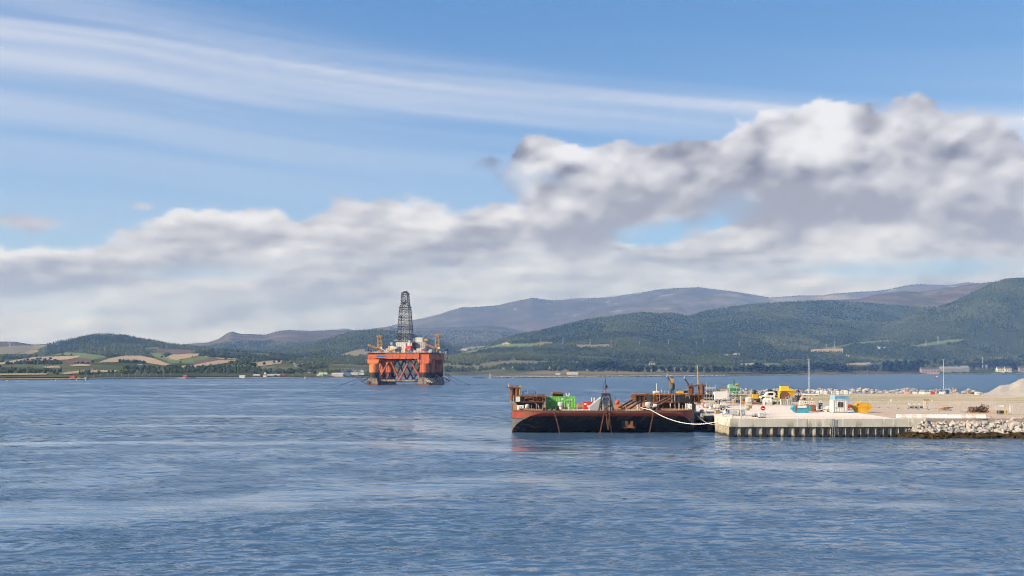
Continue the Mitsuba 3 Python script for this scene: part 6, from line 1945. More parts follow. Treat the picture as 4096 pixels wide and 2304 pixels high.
y = G(1583)
t = thing('box_girder', 'long white steel girder with a dark lower edge lying by the boulder bund', 'girder')
part(t, 'beam', MB().box((X(3244, y), y, QZ + .5), (6.0, 1.2, .55), bev=.04), WHITE)
part(t, 'pads', MB().b2(X(3216, y), X(3224, y), y - .4, y + .4, QZ, QZ + .22).b2(X(3262, y), X(3270, y), y - .4, y + .4, QZ, QZ + .22), BLACK)
part(t, 'top_rail', MB().b2(X(3222, y), X(3272, y), y - .1, y + .1, QZ + .78, QZ + .95), BLACK)
k = 0
for p0, p1, pt in ((3266, 3276, 1566), (3279, 3291, 1564), (3293, 3306, 1567), (3327, 3341, 1566), (3343, 3355, 1567), (3357, 3370, 1569), (3376, 3391, 1566), (3395, 3408, 1570), (3692, 3720, 1572)):
    y = 416.0
    s_ = y / 4096
    said_ = ['first white bulk bag from the lamp post', 'second white bulk bag, tall and leaning', 'third white bulk bag, square', 'white caged crate beside the gap', 'white box with a small window', 'low white bulk bag', 'white mesh crate', 'last low white bag', 'long low white block near the far lamp post'][k] + ' along the boulder bund'
    t = thing('bulk_bag', said_, 'bulk bag')
    h = (1581 - pt) * s_
    part(t, 'sack', MB().box((X((p0 + p1) / 2, y), y, QZ + h / 2), ((p1 - p0) * s_, 1.2, h), rz=R.uniform(-.2, .2), bev=.16 if k in (0, 1, 5, 7) else .04), (WHITE, OFFW)[k % 2])
    part(t, 'band', MB().b2(X(p0 + 2, y), X(p1 - 2, y), y - .66, y - .62, QZ + h * .45, QZ + h * .6), LGREY if k in (3, 4) else OFFW)
    k += 1
for px, s, mt in ((3625, 'faded red barrier block left in front of the boulder bund', PINK), (3660, 'white barrier block, left of two in front of the boulder bund', OFFW), (3684, 'white barrier block, right of two in front of the boulder bund', OFFW), (3730, 'red barrier block near the far lamp post', RED), (3766, 'white cabinet block at the foot of the far lamp post', OFFW)):
    y = 418.0
    single('barrier_block', MB().prism([(-.3, 0), (-.3, .3), (-.12, .95), (.12, .95), (.3, .3), (.3, 0)], -.9, .9, 'x'), mt, s, 'barrier', M=at(X(px, y), y, QZ, R.uniform(-10, 10)))
y = 420
t = thing('wheelie_bin', 'blue bin right of the far lamp post', 'bin')
part(t, 'body', MB().prism([(-.45, .1), (-.6, 1.6), (.6, 1.6), (.45, .1)], -.5, .5, 'y').add([[0, 0, 0]] * 3, [[0, 1, 2]]), BLUE)
part(t, 'lid', MB().box((0, 0, 1.68), (1.3, 1.1, .16), bev=.04), BLUE)
for k in [q for q in scene if q.startswith(t + '__')]:
    scene[k]['to_world'] = at(X(3790, y), y, QZ)
t = thing('warning_post', 'red and white post with a cross arm left of the small boulder heap', 'post')
part(t, 'pole', MB().tube((X(3816, y), y, QZ), (X(3816, y), y, QZ + 2.2), .06, 6), LGREY)
part(t, 'arm', MB().b2(X(3811, y), X(3818, y), y - .05, y + .05, QZ + 1.9, QZ + 2.1), RED)
part(t, 'foot', MB().b2(X(3813, y), X(3822, y), y - .2, y + .2, QZ, QZ + .55), PINK)
y = 405
t = thing('site_hut', 'small white hut with two window slots between boulder heap and gravel mound', 'hut')
part(t, 'wall', MB().box((X(3911, y), y + .7, QZ + .62), (1.3, 1.3, 1.24), bev=.03), WHITE)
part(t, 'window', MB().b2(X(3908, y), X(3910, y), y + .02, y + .045, QZ + .5, QZ + .9).b2(X(3912, y), X(3914, y), y + .02, y + .045, QZ + .5, QZ + .9), GREY)
y = 300.0
t = thing('spud_mast', 'tall golden brown mast rising behind the rusty pile tubes', 'mast')
part(t, 'mast', MB().tube((X(2797, y), y, QZ), (X(2789.5, y), y, Z(1459, y)), .26, 10, .18), paint(.46, .30, .13, .5, .2), 40)
part(t, 'foot', MB().b2(X(2797, y) - .6, X(2797, y) + .6, y - .6, y + .6, QZ, QZ + .5), CHAR)
t = thing('deck_plant', 'yellow engine with a black canopy behind the rusty platform', 'plant')
y = 290.0
part(t, 'engine', MB().box((X(2722, y), y + .5, Z(1572, y)), (1.9, 1.2, 1.0), bev=.06), YEL)
part(t, 'canopy', MB().b2(X(2712, y), X(2754, y), y + 1, y + 2, Z(1572, y), Z(1562, y)), BLACK)
part(t, 'rail', MB().bar(P(2712, 1561, y), P(2754, 1560, y), .12), LGREY)
part(t, 'base', MB().b2(X(2706, y), X(2756, y), y, y + 2, QZ, Z(1576, y)), RUSTD)

# red workboat out on the firth
y = depth(1513, 0)
t = thing('fishing_boat', 'tiny dark red boat far out on the water right of the tall lamp post', 'boat')
w_ = 12 * y / 4096
xc = X(3747, y)
part(t, 'hull', MB().prism([(xc - w_ / 2, 1.6), (xc - w_ * .4, -.3), (xc + w_ * .42, -.3), (xc + w_ / 2, 2.2)], y - 1.4, y + 1.4, 'y'), paint(.25, .02, .02, .2))
part(t, 'wheelhouse', MB().b2(xc - 1.2, xc + 1.8, y - 1, y + 1, 1.6, 4.2), OFFW)
part(t, 'mast', MB().tube((xc, y, 4), (xc, y, 6.4), .12, 6).bar((xc, y, 5.8), (xc - 2.5, y, 4.2), .15), RED)

# ------------------------------------------------------------------ drilling rig
RC, RS = math.cos(math.radians(10)), math.sin(math.radians(10))
RX, RY = -103.3, 1004.6
RM = at(RX, RY, 0, -10)


def rig_colour(p, n, uv):
    a = fbm(p.x * .22, p.y * .22, p.z * .22, 4)
    st = noise(p.x * 1.6 + p.y * 1.6, p.z * .12, 3)
    c = mix((.50, .092, .030), (.64, .165, .048), a)
    c = mix(c, (.64, .23, .055), smoothstep(24.4, 23.5, p.z) * smoothstep(.35, .7, noise(p.x * .13, p.y * .13, 2)) * .7)
    c = mix(c, (.30, .055, .03), smoothstep(.62, .82, st * .6 + a * .45) * .5)
    low = smoothstep(12.4, 11.6, p.z)
    c = mix(c, mix((.016, .015, .017), (.05, .042, .038), a), low)
    pale = smoothstep(7.6, 6.4, p.z + 2 * (a - .5))
    c = mix(c, mix((.045, .032, .026), (.27, .225, .185), smoothstep(.38, .72, a * .7 + st * .35)), pale)
    return mix(c, (.20, .07, .03), smoothstep(1.4, .3, p.z))


scene['rig_paint'] = {'type': 'twosided', 'b': {'type': 'principled', 'base_color': proc(rig_colour), 'roughness': .55, 'specular': .35}}
BRACE = paint(.44, .10, .055, .4, .15)
BRACED = paint(.30, .055, .035, .4, .2)  # darker brace red: shade on the rear braces put into the paint
RGREY, RWHITE, RSTEEL, RYEL = paint(.30, .31, .31, .5), paint(.56, .57, .56, .4), paint(.042, .038, .038, .5, .08), paint(.38, .21, .05, .5, .2)


def RL(zx, zy, yl):
    """Rig coordinates (x, y, z) of a point at depth yl seen at a spot of the rig close-up."""
    px, py = 1380 + .3036 * zx, 1120 + .3036 * zy
    k = (px - 2048) / 4096
    x = (k * (RY + yl * RC) - RX - yl * RS) / (RC + k * RS)
    yw = RY - x * RS + yl * RC
    return np.array([x, yl, EYE + (1485 - py) / 4096 * yw])


rig = thing('drilling_rig', 'orange semi-submersible drilling rig with a dark lattice derrick out on the water', 'drilling rig', M=RM)
for sx in (-1, 1):
    po = MB()
    prof = [(-5.6, -3), (-5.2, 2.5), (-4.3, 6.6), (4.3, 6.6), (5.2, 2.5), (5.6, -3)]
    po.prism([(sx * 25 + a, b) for a, b in prof], -31.5, 31.5, 'y')
    part(rig, 'pontoon', po, 'rig_paint')
    for yl, r in ((-25, 4.7), (0, 3.6), (25, 4.7)):
        c = part(rig, 'column', MB().tube((sx * 25, yl, 5), (sx * 25, yl, 26), r, 28), 'rig_paint', 40)
        part(c, 'band', MB().lathe([(r, 0), (r + .12, .05), (r + .12, .35), (r, .4)], (sx * 25, yl, 17.6), 28), 'rig_paint', 40)
        part(c, 'fender_strip', MB().b2(sx * 25 + sx * r - .1, sx * 25 + sx * (r + .5), yl - .6, yl + .6, 8, 22), RSTEEL if sx > 0 else 'rig_paint')
    for yl in (-25, 25):
        m = MB()
        m.prism([(sx * 25 - 5.0, 20.5), (sx * 25 - 6.4, 24.6), (sx * 25 + 6.4, 24.6), (sx * 25 + 5.0, 20.5)], yl - 4.9, yl + 4.9, 'y')
        part(rig, 'column_head', m, 'rig_paint')
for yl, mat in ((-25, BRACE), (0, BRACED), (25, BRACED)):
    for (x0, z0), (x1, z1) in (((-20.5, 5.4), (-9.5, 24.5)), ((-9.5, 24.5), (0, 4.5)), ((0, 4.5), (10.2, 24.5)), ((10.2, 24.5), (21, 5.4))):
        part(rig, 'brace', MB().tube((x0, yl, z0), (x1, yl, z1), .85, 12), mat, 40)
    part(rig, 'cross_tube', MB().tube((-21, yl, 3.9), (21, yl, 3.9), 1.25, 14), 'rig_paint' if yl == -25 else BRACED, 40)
for sx in (-1, 1):
    for y0, y1 in ((-21, -3), (3, 21)):
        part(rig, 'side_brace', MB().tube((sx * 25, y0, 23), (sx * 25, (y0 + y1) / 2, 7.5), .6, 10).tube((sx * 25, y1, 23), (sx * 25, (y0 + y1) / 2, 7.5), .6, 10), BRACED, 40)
# deck
part(rig, 'deck', MB().b2(-30.5, 30.5, -27.5, 30.5, 24.6, 30.6), 'rig_paint')
part(rig, 'deck_front', MB().b2(-12, 21, -30.6, -27.4, 24.9, 30.5), 'rig_paint')
part(rig, 'deck_front', MB().b2(-30.2, -12.2, -29.8, -27.4, 25.6, 30.5), 'rig_paint')
part(rig, 'deck_front', MB().b2(21.2, 30.4, -29.8, -27.4, 24.6, 30.5), 'rig_paint')
for x in (-12, -5.5, 1.5, 8, 14.5, 20.8):
    part(rig, 'stiffener', MB().b2(x - .18, x + .18, -30.9, -30.5, 24.9, 30.5), 'rig_paint')
for z in (26.8, 28.9):
    part(rig, 'rail_strip', MB().b2(-12, 21, -30.72, -30.6, z - .06, z + .06), BRACED)
part(rig, 'stripe', MB().b2(RL(412, 990, -30)[0], RL(550, 990, -30)[0], -29.95, -29.82, 26.7, 28.2), paint(.03, .12, .32, .25))
part(rig, 'walkway', MB().b2(-33.5, 33.0, -31.5, -29.9, 30.62, 30.85), RGREY)
part(rig, 'walkway', MB().b2(30.6, 33.2, -29.9, 31, 30.62, 30.85), RGREY)
part(rig, 'walkway', MB().b2(-33.4, -30.6, -29.9, 31, 30.62, 30.85), RGREY)
rl = MB()
for z in (31.4, 31.95):
    rl.bar((-33.4, -31.4, z), (33, -31.4, z), .09).bar((33, -31.4, z), (33, 31, z), .09)
for x in np.arange(-33.4, 33.1, 2.2):
    rl.bar((x, -31.4, 30.8), (x, -31.4, 32), .09)
part(rig, 'handrail', rl, LGREY)
und = MB()
for x in np.arange(-18, 19, 3.0):
    und.b2(x - .2, x + .2, -27, 28, 23.9, 24.6)
part(rig, 'underdeck_beam', und, RSTEEL)
hang = MB()
for x in np.linspace(-13, 20, 22):
    hang.b2(x - .25, x + .25, -27.4, -26.9, 24.0, 24.9)
part(rig, 'cable_tray', hang, RSTEEL)
part(rig, 'gantry', MB().b2(RL(935, 0, -30)[0], RL(1000, 0, -30)[0], -30.2, -28, 22.7, 22.95).bar((RL(935, 0, -30)[0], -30, 22.8), (RL(935, 0, -30)[0], -30, 24.8), .12), LGREY)

# derrick
dx = -1.4
LV = [41.5, 44.6, 47.7, 50.8, 53.8, 56.8, 59.8, 62.7, 65.6, 68.4, 71.2, 73.8, 76.0]
UP = [77.8, 80.6, 83.4, 86.0, 88.4, 90.2]


def dw(z):
    return np.interp(z, [41.5, 76.0], [6.7, 4.4]) if z <= 76 else np.interp(z, [76, 78, 90.2], [4.4, 3.4, 2.85])


allz = LV + UP
for sx in (-1, 1):
    for sy in (-1, 1):
        m = MB()
        for a, b in zip(allz[:-1], allz[1:]):
            m.bar((dx + sx * dw(a), sy * dw(a), a), (dx + sx * dw(b), sy * dw(b), b), .62)
        part(rig, 'derrick_leg', m, RSTEEL)
for i, (a, b) in enumerate(zip(allz[:-1], allz[1:])):
    wa, wb = dw(a), dw(b)
    m = MB()
    for q in range(4):
        c = [(-1, -1), (1, -1), (1, 1), (-1, 1)]
        p, r = c[q], c[(q + 1) % 4]
        A0, A1 = np.array([dx + p[0] * wa, p[1] * wa, a]), np.array([dx + r[0] * wa, r[1] * wa, a])
        B0, B1 = np.array([dx + p[0] * wb, p[1] * wb, b]), np.array([dx + r[0] * wb, r[1] * wb, b])
        m.bar(A0, A1, .34).bar(A0, (B0 + B1) / 2, .3).bar(A1, (B0 + B1) / 2, .3)
        if q in (0, 1):
            m.bar((A0 + B0) / 2, (A1 + B1) / 2, .13)
    part(rig, 'derrick_bracing', m, RSTEEL if i % 3 else RGREY)
part(rig, 'monkey_board', MB().b2(dx - 5.2, dx + 5.2, -5.2, -4.2, 75.6, 75.9).b2(dx - 5.2, dx + 5.2, 4.2, 5.2, 75.6, 75.9).b2(dx - 5.2, dx - 4.2, -5.2, 5.2, 75.6, 75.9).b2(dx + 4.2, dx + 5.2, -5.2, 5.2, 75.6, 75.9), RSTEEL)
part(rig, 'monkey_board', MB().b2(dx - 7.2, dx - 1, -6.9, -5.6, 57.2, 57.5).bar((dx - 7.2, -6.9, 57.4), (dx - 7.2, -6.9, 58.6), .12).bar((dx - 7.2, -6.9, 58.6), (dx - 1, -6.9, 58.6), .1), RGREY)
part(rig, 'crown_block', MB().b2(dx - 2.9, dx + 2.9, -2.9, 2.9, 90.1, 90.5).b2(dx - 1.5, dx + 1.5, -1, 1, 90.5, 91.6).bar((dx + 2.4, 0, 90), (dx + 2.4, 0, 93.6), .12).bar((dx - 2.2, 0, 90), (dx - 2.2, 0, 93), .1).bar((dx - 2.9, -2.9, 91.4), (dx + 2.9, -2.9, 91.4), .1), RSTEEL)
part(rig, 'travelling_block', MB().box((dx + .3, -.5, 82.5), (1.2, 1, 4.5)).box((dx - .6, -.5, 79.3), (2.6, 1.5, 1.6)), paint(.34, .06, .05, .5))
part(rig, 'drill_string', MB().bar((dx - .6, 0, 42), (dx - .6, 0, 78), .35).bar((dx + 1.8, -2, 42), (dx + 1.2, -1.5, 74), .5).bar((dx - 2.4, -1, 42), (dx - 1.9, -1, 70), .4), RGREY)
part(rig, 'basket', MB().box((dx + 1.5, -3.5, 70.5), (1.3, 1, 2.0)).box((dx - 3.2, -4, 66.2), (1.1, 1, 1.8)), paint(.16, .05, .045, .5))

# deckhouses: (left, right, top, bottom in the close-up, depth, colour)
HOUSES = [('drill_floor_house', 675, 800, 826, 935, -9, 9, RWHITE), ('mud_house', 893, 1060, 815, 900, -6, 12, RGREY), ('mud_house', 930, 1020, 757, 818, -4, 10, RWHITE), ('mud_house', 895, 935, 766, 850, -2, 8, RGREY),
          ('shaker_house', 800, 880, 826, 905, -8, 4, RWHITE), ('red_store', 806, 868, 868, 908, -14, 4, paint(.50, .05, .05, .3)), ('crew_house', 565, 640, 868, 935, -18, 10, RWHITE), ('crew_house', 535, 610, 905, 948, -22, 6, paint(.66, .42, .22, .3)),
          ('crew_house', 600, 680, 880, 945, -24, 6, CREAM), ('pump_house', 940, 1040, 902, 940, -22, 8, RWHITE), ('pump_house', 1005, 1030, 908, 925, -26, 3, RED), ('tank_house', 1040, 1100, 840, 930, 4, 10, RGREY)]
for name, a, b, t, bt, yl, dp, mat in HOUSES:
    p, q = RL(a, bt, yl), RL(b, t, yl)
    z0 = 30.6 if bt > 895 else p[2]
    k = part(rig, name, MB().b2(p[0], q[0], yl, yl + dp, z0, q[2]), mat)
    mm = MB()
    for i in range(max(1, int((q[0] - p[0]) / 2.2))):
        x = p[0] + .8 + i * 2.2
        if x < q[0] - .6:
            mm.b2(x, x + .25, yl - .12, yl, z0 + .3, q[2] - .3)
    part(k, 'panel_rib', mm, RGREY if mat is not RGREY else RWHITE) if mm.n else None
part(rig, 'substructure', MB().b2(dx - 7.5, dx + 7.5, -7.5, 7.5, 38.6, 41.5), RGREY)
for sx in (-1, 1):
    for sy in (-1, 1):
        part(rig, 'substructure_leg', MB().b2(dx + sx * 6.5 - .6, dx + sx * 6.5 + .6, sy * 6.5 - .6, sy * 6.5 + .6, 30.6, 38.7), RSTEEL)
part(rig, 'radar_dome', MB().ball(RL(613, 838, -16), 1.6, 2).tube(RL(620, 868, -16), RL(617, 845, -16), .4, 8), RWHITE, True)
part(rig, 'vent_stack', MB().tube(RL(851, 870, -12), RL(851, 795, -12), .9, 12), RWHITE, 40)
part(rig, 'yellow_engine', MB().b2(RL(1022, 0, -3)[0], RL(1085, 0, -3)[0], -3, 2, RL(0, 808, -3)[2], RL(0, 780, -3)[2]).b2(RL(1022, 0, -3)[0], RL(1045, 0, -3)[0], -3.3, 0, RL(0, 800, -3)[2], RL(0, 770, -3)[2]), YELR)
part(rig, 'black_engine', MB().b2(RL(893, 0, -8)[0], RL(930, 0, -8)[0], -9, -7, RL(0, 905, -8)[2], RL(0, 820, -8)[2]), RSTEEL)
part(rig, 'platform', MB().b2(RL(650, 0, -6)[0], RL(705, 0, -6)[0], -8, -4, RL(0, 803, -6)[2], RL(0, 795, -6)[2]).bar(RL(665, 800, -6), RL(690, 772, -6), .5), RGREY)
rr = random.Random(11)
for i in range(150):
    a = rr.uniform(300, 1130)
    yl = rr.choice([-28, -25, -22])
    top = np.interp(a, [300, 540, 600, 760, 880, 1000, 1130], [930, 930, 905, 890, 915, 920, 905])
    p = RL(a, 955, yl)
    z1 = 30.6 + max(.6, (RL(a, top, yl)[2] - 30.6) * rr.random())
    m = MB()
    if rr.random() < .55:
        m.box((p[0], yl, (30.6 + z1) / 2), (rr.uniform(.5, 2.2), rr.uniform(.6, 2), z1 - 30.6))
    else:
        m.bar((p[0], yl, 30.6), (p[0] + rr.uniform(-1, 1), yl, z1 + 1), rr.uniform(.15, .4)).bar((p[0], yl, z1), (p[0] + rr.uniform(-2, 2), yl + .5, z1 + .2), rr.uniform(.12, .3))
    part(rig, 'deck_gear', m, rr.choice([RWHITE, RWHITE, RGREY, LGREY, RSTEEL, RED, YELR, CREAM, BRACE, BLUE]))
for a, b, t, bt, yl in ((262, 300, 903, 955, -29), (300, 345, 925, 960, -27), (1285, 1355, 935, 968, 20), (1325, 1355, 910, 950, 24), (1145, 1180, 890, 930, -10)):
    p, q = RL(a, bt, yl), RL(b, t, yl)
    part(rig, 'winch_house', MB().b2(p[0], q[0], yl, yl + 4, p[2], q[2]), paint(.035, .10, .24, .35))
for i in range(40):
    yl = rr.uniform(-20, 28)
    p = RL(rr.uniform(1140, 1330), 960, yl)
    part(rig, 'deck_gear', MB().box((p[0], yl, 31.2), (rr.uniform(.5, 2), 1.4, rr.uniform(.8, 3))), rr.choice([RSTEEL, RGREY, BLUE, BRACED, CHAR]))
part(rig, 'helideck_truss', MB().b2(RL(1255, 0, 22)[0], RL(1320, 0, 22)[0], 18, 30, RL(0, 890, 22)[2], RL(0, 885, 22)[2]).bar(RL(1300, 888, 20), RL(1265, 930, 20), .3).bar(RL(1310, 888, 20), RL(1330, 950, 20), .3), RSTEEL)


def crane(lo, hi, top, bot, yl, boom):
    """A pedestal crane: lattice A-frame tower, cab, and a boom laid down."""
    a, b = RL(lo, bot, yl), RL(hi, top, yl)
    k = part(rig, 'crane', MB().tube(((a[0] + b[0]) / 2, yl, 30.6), ((a[0] + b[0]) / 2, yl, 34.5), 1.5, 14).box(((a[0] + b[0]) / 2, yl, 35.6), (b[0] - a[0] + .6, 3.5, 2.4), bev=.2), RYEL)
    m = MB()
    for x in (a[0] + .4, b[0] - .4):
        for yy in (yl - 1.2, yl + 1.2):
            m.bar((x, yy, 36), (x + (.25 if x < (a[0] + b[0]) / 2 else -.25), yy, b[2] - 1), .55)
    for z in np.linspace(38, b[2] - 2.5, 3):
        for yy in (yl - 1.2, yl + 1.2):
            m.bar((a[0] + .4, yy, z), (b[0] - .4, yy, z + 1.2), .45)
    part(k, 'tower', m, RYEL)
    part(k, 'head', MB().box(((a[0] + b[0]) / 2, yl, b[2] - .6), (b[0] - a[0] + .8, 3.2, 1.1), bev=.15).box(((a[0] + b[0]) / 2, yl, b[2] + .4), (1.0, 1, .8)), RYEL)
    m = MB()
    p, q = RL(*boom[0], yl - 2), RL(*boom[1], yl - 2)
    n_ = 9
    for o in (-.8, .8):
        for h in (0, 1.6):
            m.bar(p + [0, o, h], q + [0, o, h], .28)
    for i in range(n_):
        s, e = p + (q - p) * i / n_, p + (q - p) * (i + 1) / n_
        for o in (-.8, .8):
            m.bar(s + [0, o, 0], e + [0, o, 1.6], .2).bar(s + [0, o, 1.6], e + [0, o, 0], .2)
    m.box(p + [0, 0, .8], (1.6, 1.8, 2.2))
    part(k, 'boom', m, RYEL)
    part(k, 'cab', MB().box(((a[0] + b[0]) / 2 + 2.2, yl - 1, 35.4), (1.6, 2, 2.2), bev=.15), RWHITE)


crane(425, 487, 733, 935, -22, ((315, 868), (430, 915)))
crane(1186, 1246, 720, 900, -8, ((1068, 862), (1185, 905)))
part(rig, 'pipe_boom', MB().bar(RL(480, 905, -26), RL(545, 945, -26), .6), RWHITE)
# anchor racks and fairleads on the pontoon ends
for sx, yl, dirx in ((-1, -29, -1), (1, -29, 1), (1, 29, 1), (-1, 29, -1)):
    x = sx * 25 + dirx * 4.5
    t = part(rig, 'anchor_rack', MB().bar((x, yl, 7.0), (x + dirx * 7.2, yl - 1, 3.2), .45).bar((x + dirx * 1, yl, 1.0), (x + dirx * 7.2, yl - 1, 3.2), .45).bar((x, yl + 3, 7), (x + dirx * 7.2, yl + 2, 3.2), .4).bar((x + dirx * 7.2, yl - 1, 3.2), (x + dirx * 7.2, yl + 2, 3.2), .4).bar((x + dirx * 3.2, yl, 1), (x + dirx * 4, yl - .6, 5.0), .3).bar((x + dirx * 1, yl, .6), (x + dirx * 3, yl, 5.4), .3), RSTEEL)
for x, z0, z1 in ((27.2, 3.0, 6.9), (29, 2.4, 6.0), (31, 2.0, 5.2)):
    part(rig, 'anchor', MB().bar((x, -31, z1), (x + 2.4, -31.6, z0), .4).bar((x + 2.0, -31.9, z0), (x + 3.2, -31.4, z0 + 1.2), .5), CREAM)
for q in ((21, -29.9, 6, .3), (30.4, -6, 2, .25), (30.6, 12, 2, .25)):
    part(rig, 'pipe_riser', MB().tube(q[:3], (q[0], q[1], 30), q[3], 8), RSTEEL)


def W(zx, zy, yl):
    p = RL(zx, zy, yl)
    return np.array([RX + p[0] * RC + p[1] * RS, RY - p[0] * RS + p[1] * RC, p[2]])


for i, (a, b, s) in enumerate((((290, 1243, -29), (-85, 1393, -60), 'long mooring chain running left from the rig into the water'), ((288, 1246, -27), (72, 1393, -60), 'shorter mooring chain running left from the rig into the water'),
                               ((1325, 1235, 10), (1665, 1362, -20), 'long mooring chain running right from the rig into the water'), ((1322, 1240, 10), (1500, 1372, -30), 'shorter mooring chain running right from the rig into the water'), ((1200, 1250, -29), (1380, 1330, -35), 'thin rusty chain hanging across the right front column of the rig'))):
    p, q = W(*a), W(*b)
    if i < 4:
        q[2] = -.2
    single('rig_chain', MB().rope(sagging(p, q, .8, 16), .22 if i < 4 else .12, 5), CHAR if i < 4 else RUST, s, 'mooring chain', smooth=True)
for a, b in (((1345, 985, 20), (1382, 1395, 20)), ((1352, 985, 24), (1372, 1395, 24))):
    single('hanging_wire', MB().tube(W(*a), W(*b), .07, 5), CHAR, 'thin dark wires hanging from the right corner of the rig to the water', 'wire', 'wires hanging from the rig')

# ------------------------------------------------------------------ far shores: jetties, houses, sheds, pylons, single trees
HOUSEW, SLATE, TILE, SHEDW, SHEDG = paint(.56, .55, .52, .25), paint(.075, .078, .085, .2), paint(.20, .09, .06, .3), paint(.46, .47, .48, .25), paint(.40, .50, .32, .25)
STONE, METALB = paint(.36, .31, .26, .4), paint(.08, .17, .30, .2)


def building(name, said, cat, px, py, wpx, hpx, wall, roof, group=None, rz=0.0, deep=.6, wins=0, flat=False, yz=None):
    """A gabled building with its foot at a photograph pixel, its size in photograph pixels."""
    if py >= 1484 and px > 3650:
        y = float(shore_y(px)) + 45 + (1490 - py) * 20
        yz = (y, float(ground(px, y)))
    y, z = yz or hit(px, py)
    s_ = y / 4096
    Wd, H = wpx * s_, hpx * s_
    D = max(5.0, Wd * deep)
    t = thing(name, said, cat, group, None, at(X(px, y), y, z - .4, rz))
    wh = H * (.62 if not flat else .92)
    part(t, 'wall', MB().prism([(-D / 2, -3), (-D / 2, wh), (0, H if not flat else wh + .4), (D / 2, wh), (D / 2, -3)], -Wd / 2, Wd / 2, 'x'), wall)
    e = .35
    rf = MB()
    top = H if not flat else wh + .4
    rf.prism([(-D / 2 - e, wh - .1), (-D / 2 - e, wh + .25), (0, top + .35), (D / 2 + e, wh + .25), (D / 2 + e, wh - .1), (0, top)], -Wd / 2 - e, Wd / 2 + e, 'x')
    k = part(t, 'roof', rf, roof)
    if wins:
        for i in range(wins):
            x = -Wd / 2 + Wd * (i + .5) / wins
            part(t, 'window', MB().b2(x - Wd / wins * .2, x + Wd / wins * .2, -D / 2 - .06, -D / 2 + .1, wh * .35, wh * .72), GLASSD)
        if not flat and name != 'warehouse':
            part(k, 'chimney', MB().b2(-Wd / 2 + .3, -Wd / 2 + 1.2, -.5, .5, H - .3, H + 1.5), wall)
    return t


r8 = random.Random(21)
# hillside village left of the rig and single houses
VILL = [(1205, 1441), (1215, 1444), (1222, 1449), (1228, 1441), (1236, 1446), (1243, 1452), (1250, 1447), (1178, 1457), (1190, 1459), (1200, 1455), (1212, 1457), (1186, 1466), (1196, 1470), (1183, 1463), (1207, 1462), (1175, 1447), (1160, 1447), (1150, 1445), (1170, 1453), (1264, 1442), (1302, 1441), (1221, 1434), (1193, 1450), (1232, 1456), (1205, 1450)]
for i, (px, py) in enumerate(VILL):
    building('village_house', 'small white house with dark roof among trees on the slope left of the rig', 'house', px, py, r8.uniform(5, 9), r8.uniform(5, 7), HOUSEW, SLATE if r8.random() < .7 else TILE, 'white village houses on the wooded slope', r8.uniform(-40, 40))
for i, px in enumerate((1372, 1380, 1389, 1398, 1409, 1420, 1428, 1436, 1443, 1450, 1458)):
    building('shore_house', 'white gabled house in the row close to the left side of the rig', 'house', px, 1488 - (i % 3), r8.uniform(9, 13), r8.uniform(9, 15), HOUSEW if i % 4 else STONE, SLATE, 'white houses behind the sheds left of the rig', r8.uniform(-30, 30), wins=2)
LONE = [(372, 1482, 10, 6, 'white farmhouse above the pale field behind the red pier'), (383, 1482, 8, 5, 'small white farm building right of the farmhouse above the red pier'), (410, 1482, 7, 5, 'tiny white house at the end of the pale strip field on the left'), (204, 1464, 6, 4, 'tiny white house in the woods on the far left'), (555, 1459, 7, 5, 'pale farm building under trees in the big stubble field, left'), (566, 1460, 6, 6, 'white gable farmhouse under trees in the big stubble field, right'), (597, 1482, 6, 4, 'white house in the dark wood below the stubble field'), (632, 1398, 6, 4, 'white farm at the top of the green fields, left'), (644, 1398, 6, 4, 'white farm at the top of the green fields, right'), (825, 1426, 7, 4, 'white farmhouse beside the tree clump above the green field'), (845, 1425, 9, 4, 'low pale farm shed beside the tree clump'), (1041, 1485, 5, 6, 'tiny white house alone in the wood above the airfield shore'), (1137, 1490, 6, 5, 'white dome-roofed house by the left shore'), (1238, 1492, 6, 6, 'white house alone on the shore wood left of the green sheds'),
        (1858, 1402, 22, 7, 'long white farmhouse on the green slope right of the rig'), (2020, 1477, 20, 7, 'low white block in the wood right of the rig, leftmost'), (2060, 1472, 22, 6, 'low white block in the wood right of the rig, second'), (2077, 1480, 9, 6, 'small white house in the wood right of the rig'), (2128, 1478, 12, 11, 'white gable house in the wood above the spit'), (2186, 1474, 36, 4, 'long low white roof in the wood above the spit'), (2296, 1481, 14, 9, 'white house among trees above the mudflat'), (2345, 1482, 10, 6, 'pale house at the edge of the wood above the mudflat'), (2606, 1459, 18, 8, 'cream house in a clearing above the wrapped tower'), (2655, 1460, 20, 4, 'low pale building right of the cream house'), (2948, 1419, 18, 8, 'cream house in the upper wood above the estate car'), (2997, 1424, 14, 5, 'pale house in the upper wood right of the cream one'), (2900, 1465, 26, 8, 'pale farm sheds by the fields above the quay'), (3517, 1394, 13, 10, 'white two storey house on the green slope, left'), (3539, 1392, 7, 5, 'small white house on the green slope, right'), (3391, 1426, 12, 9, 'pinkish barn at the corner of the stubble field'), (3346, 1440, 26, 6, 'long pale barn below the stubble field'), (3478, 1454, 5, 6, 'tiny white house on the ploughed slope'), (3440, 1454, 12, 4, 'low white bungalow on the pale strip field'), (2550, 1462, 9, 5, 'tiny pale house in the wood left of the cream house'), (3064, 1424, 8, 4, 'tiny pale house in the upper wood farther right')]
for px, py, w_, h_, s in LONE:
    building('farmhouse' if 'farm' in s else 'cottage', s, 'house', px, py, w_, h_, HOUSEW if 'pink' not in s and 'cream' not in s else CREAM, SLATE if 'long' not in s else LGREY, None, r8.uniform(-12, 12), .55, 2 if w_ > 9 else 0)

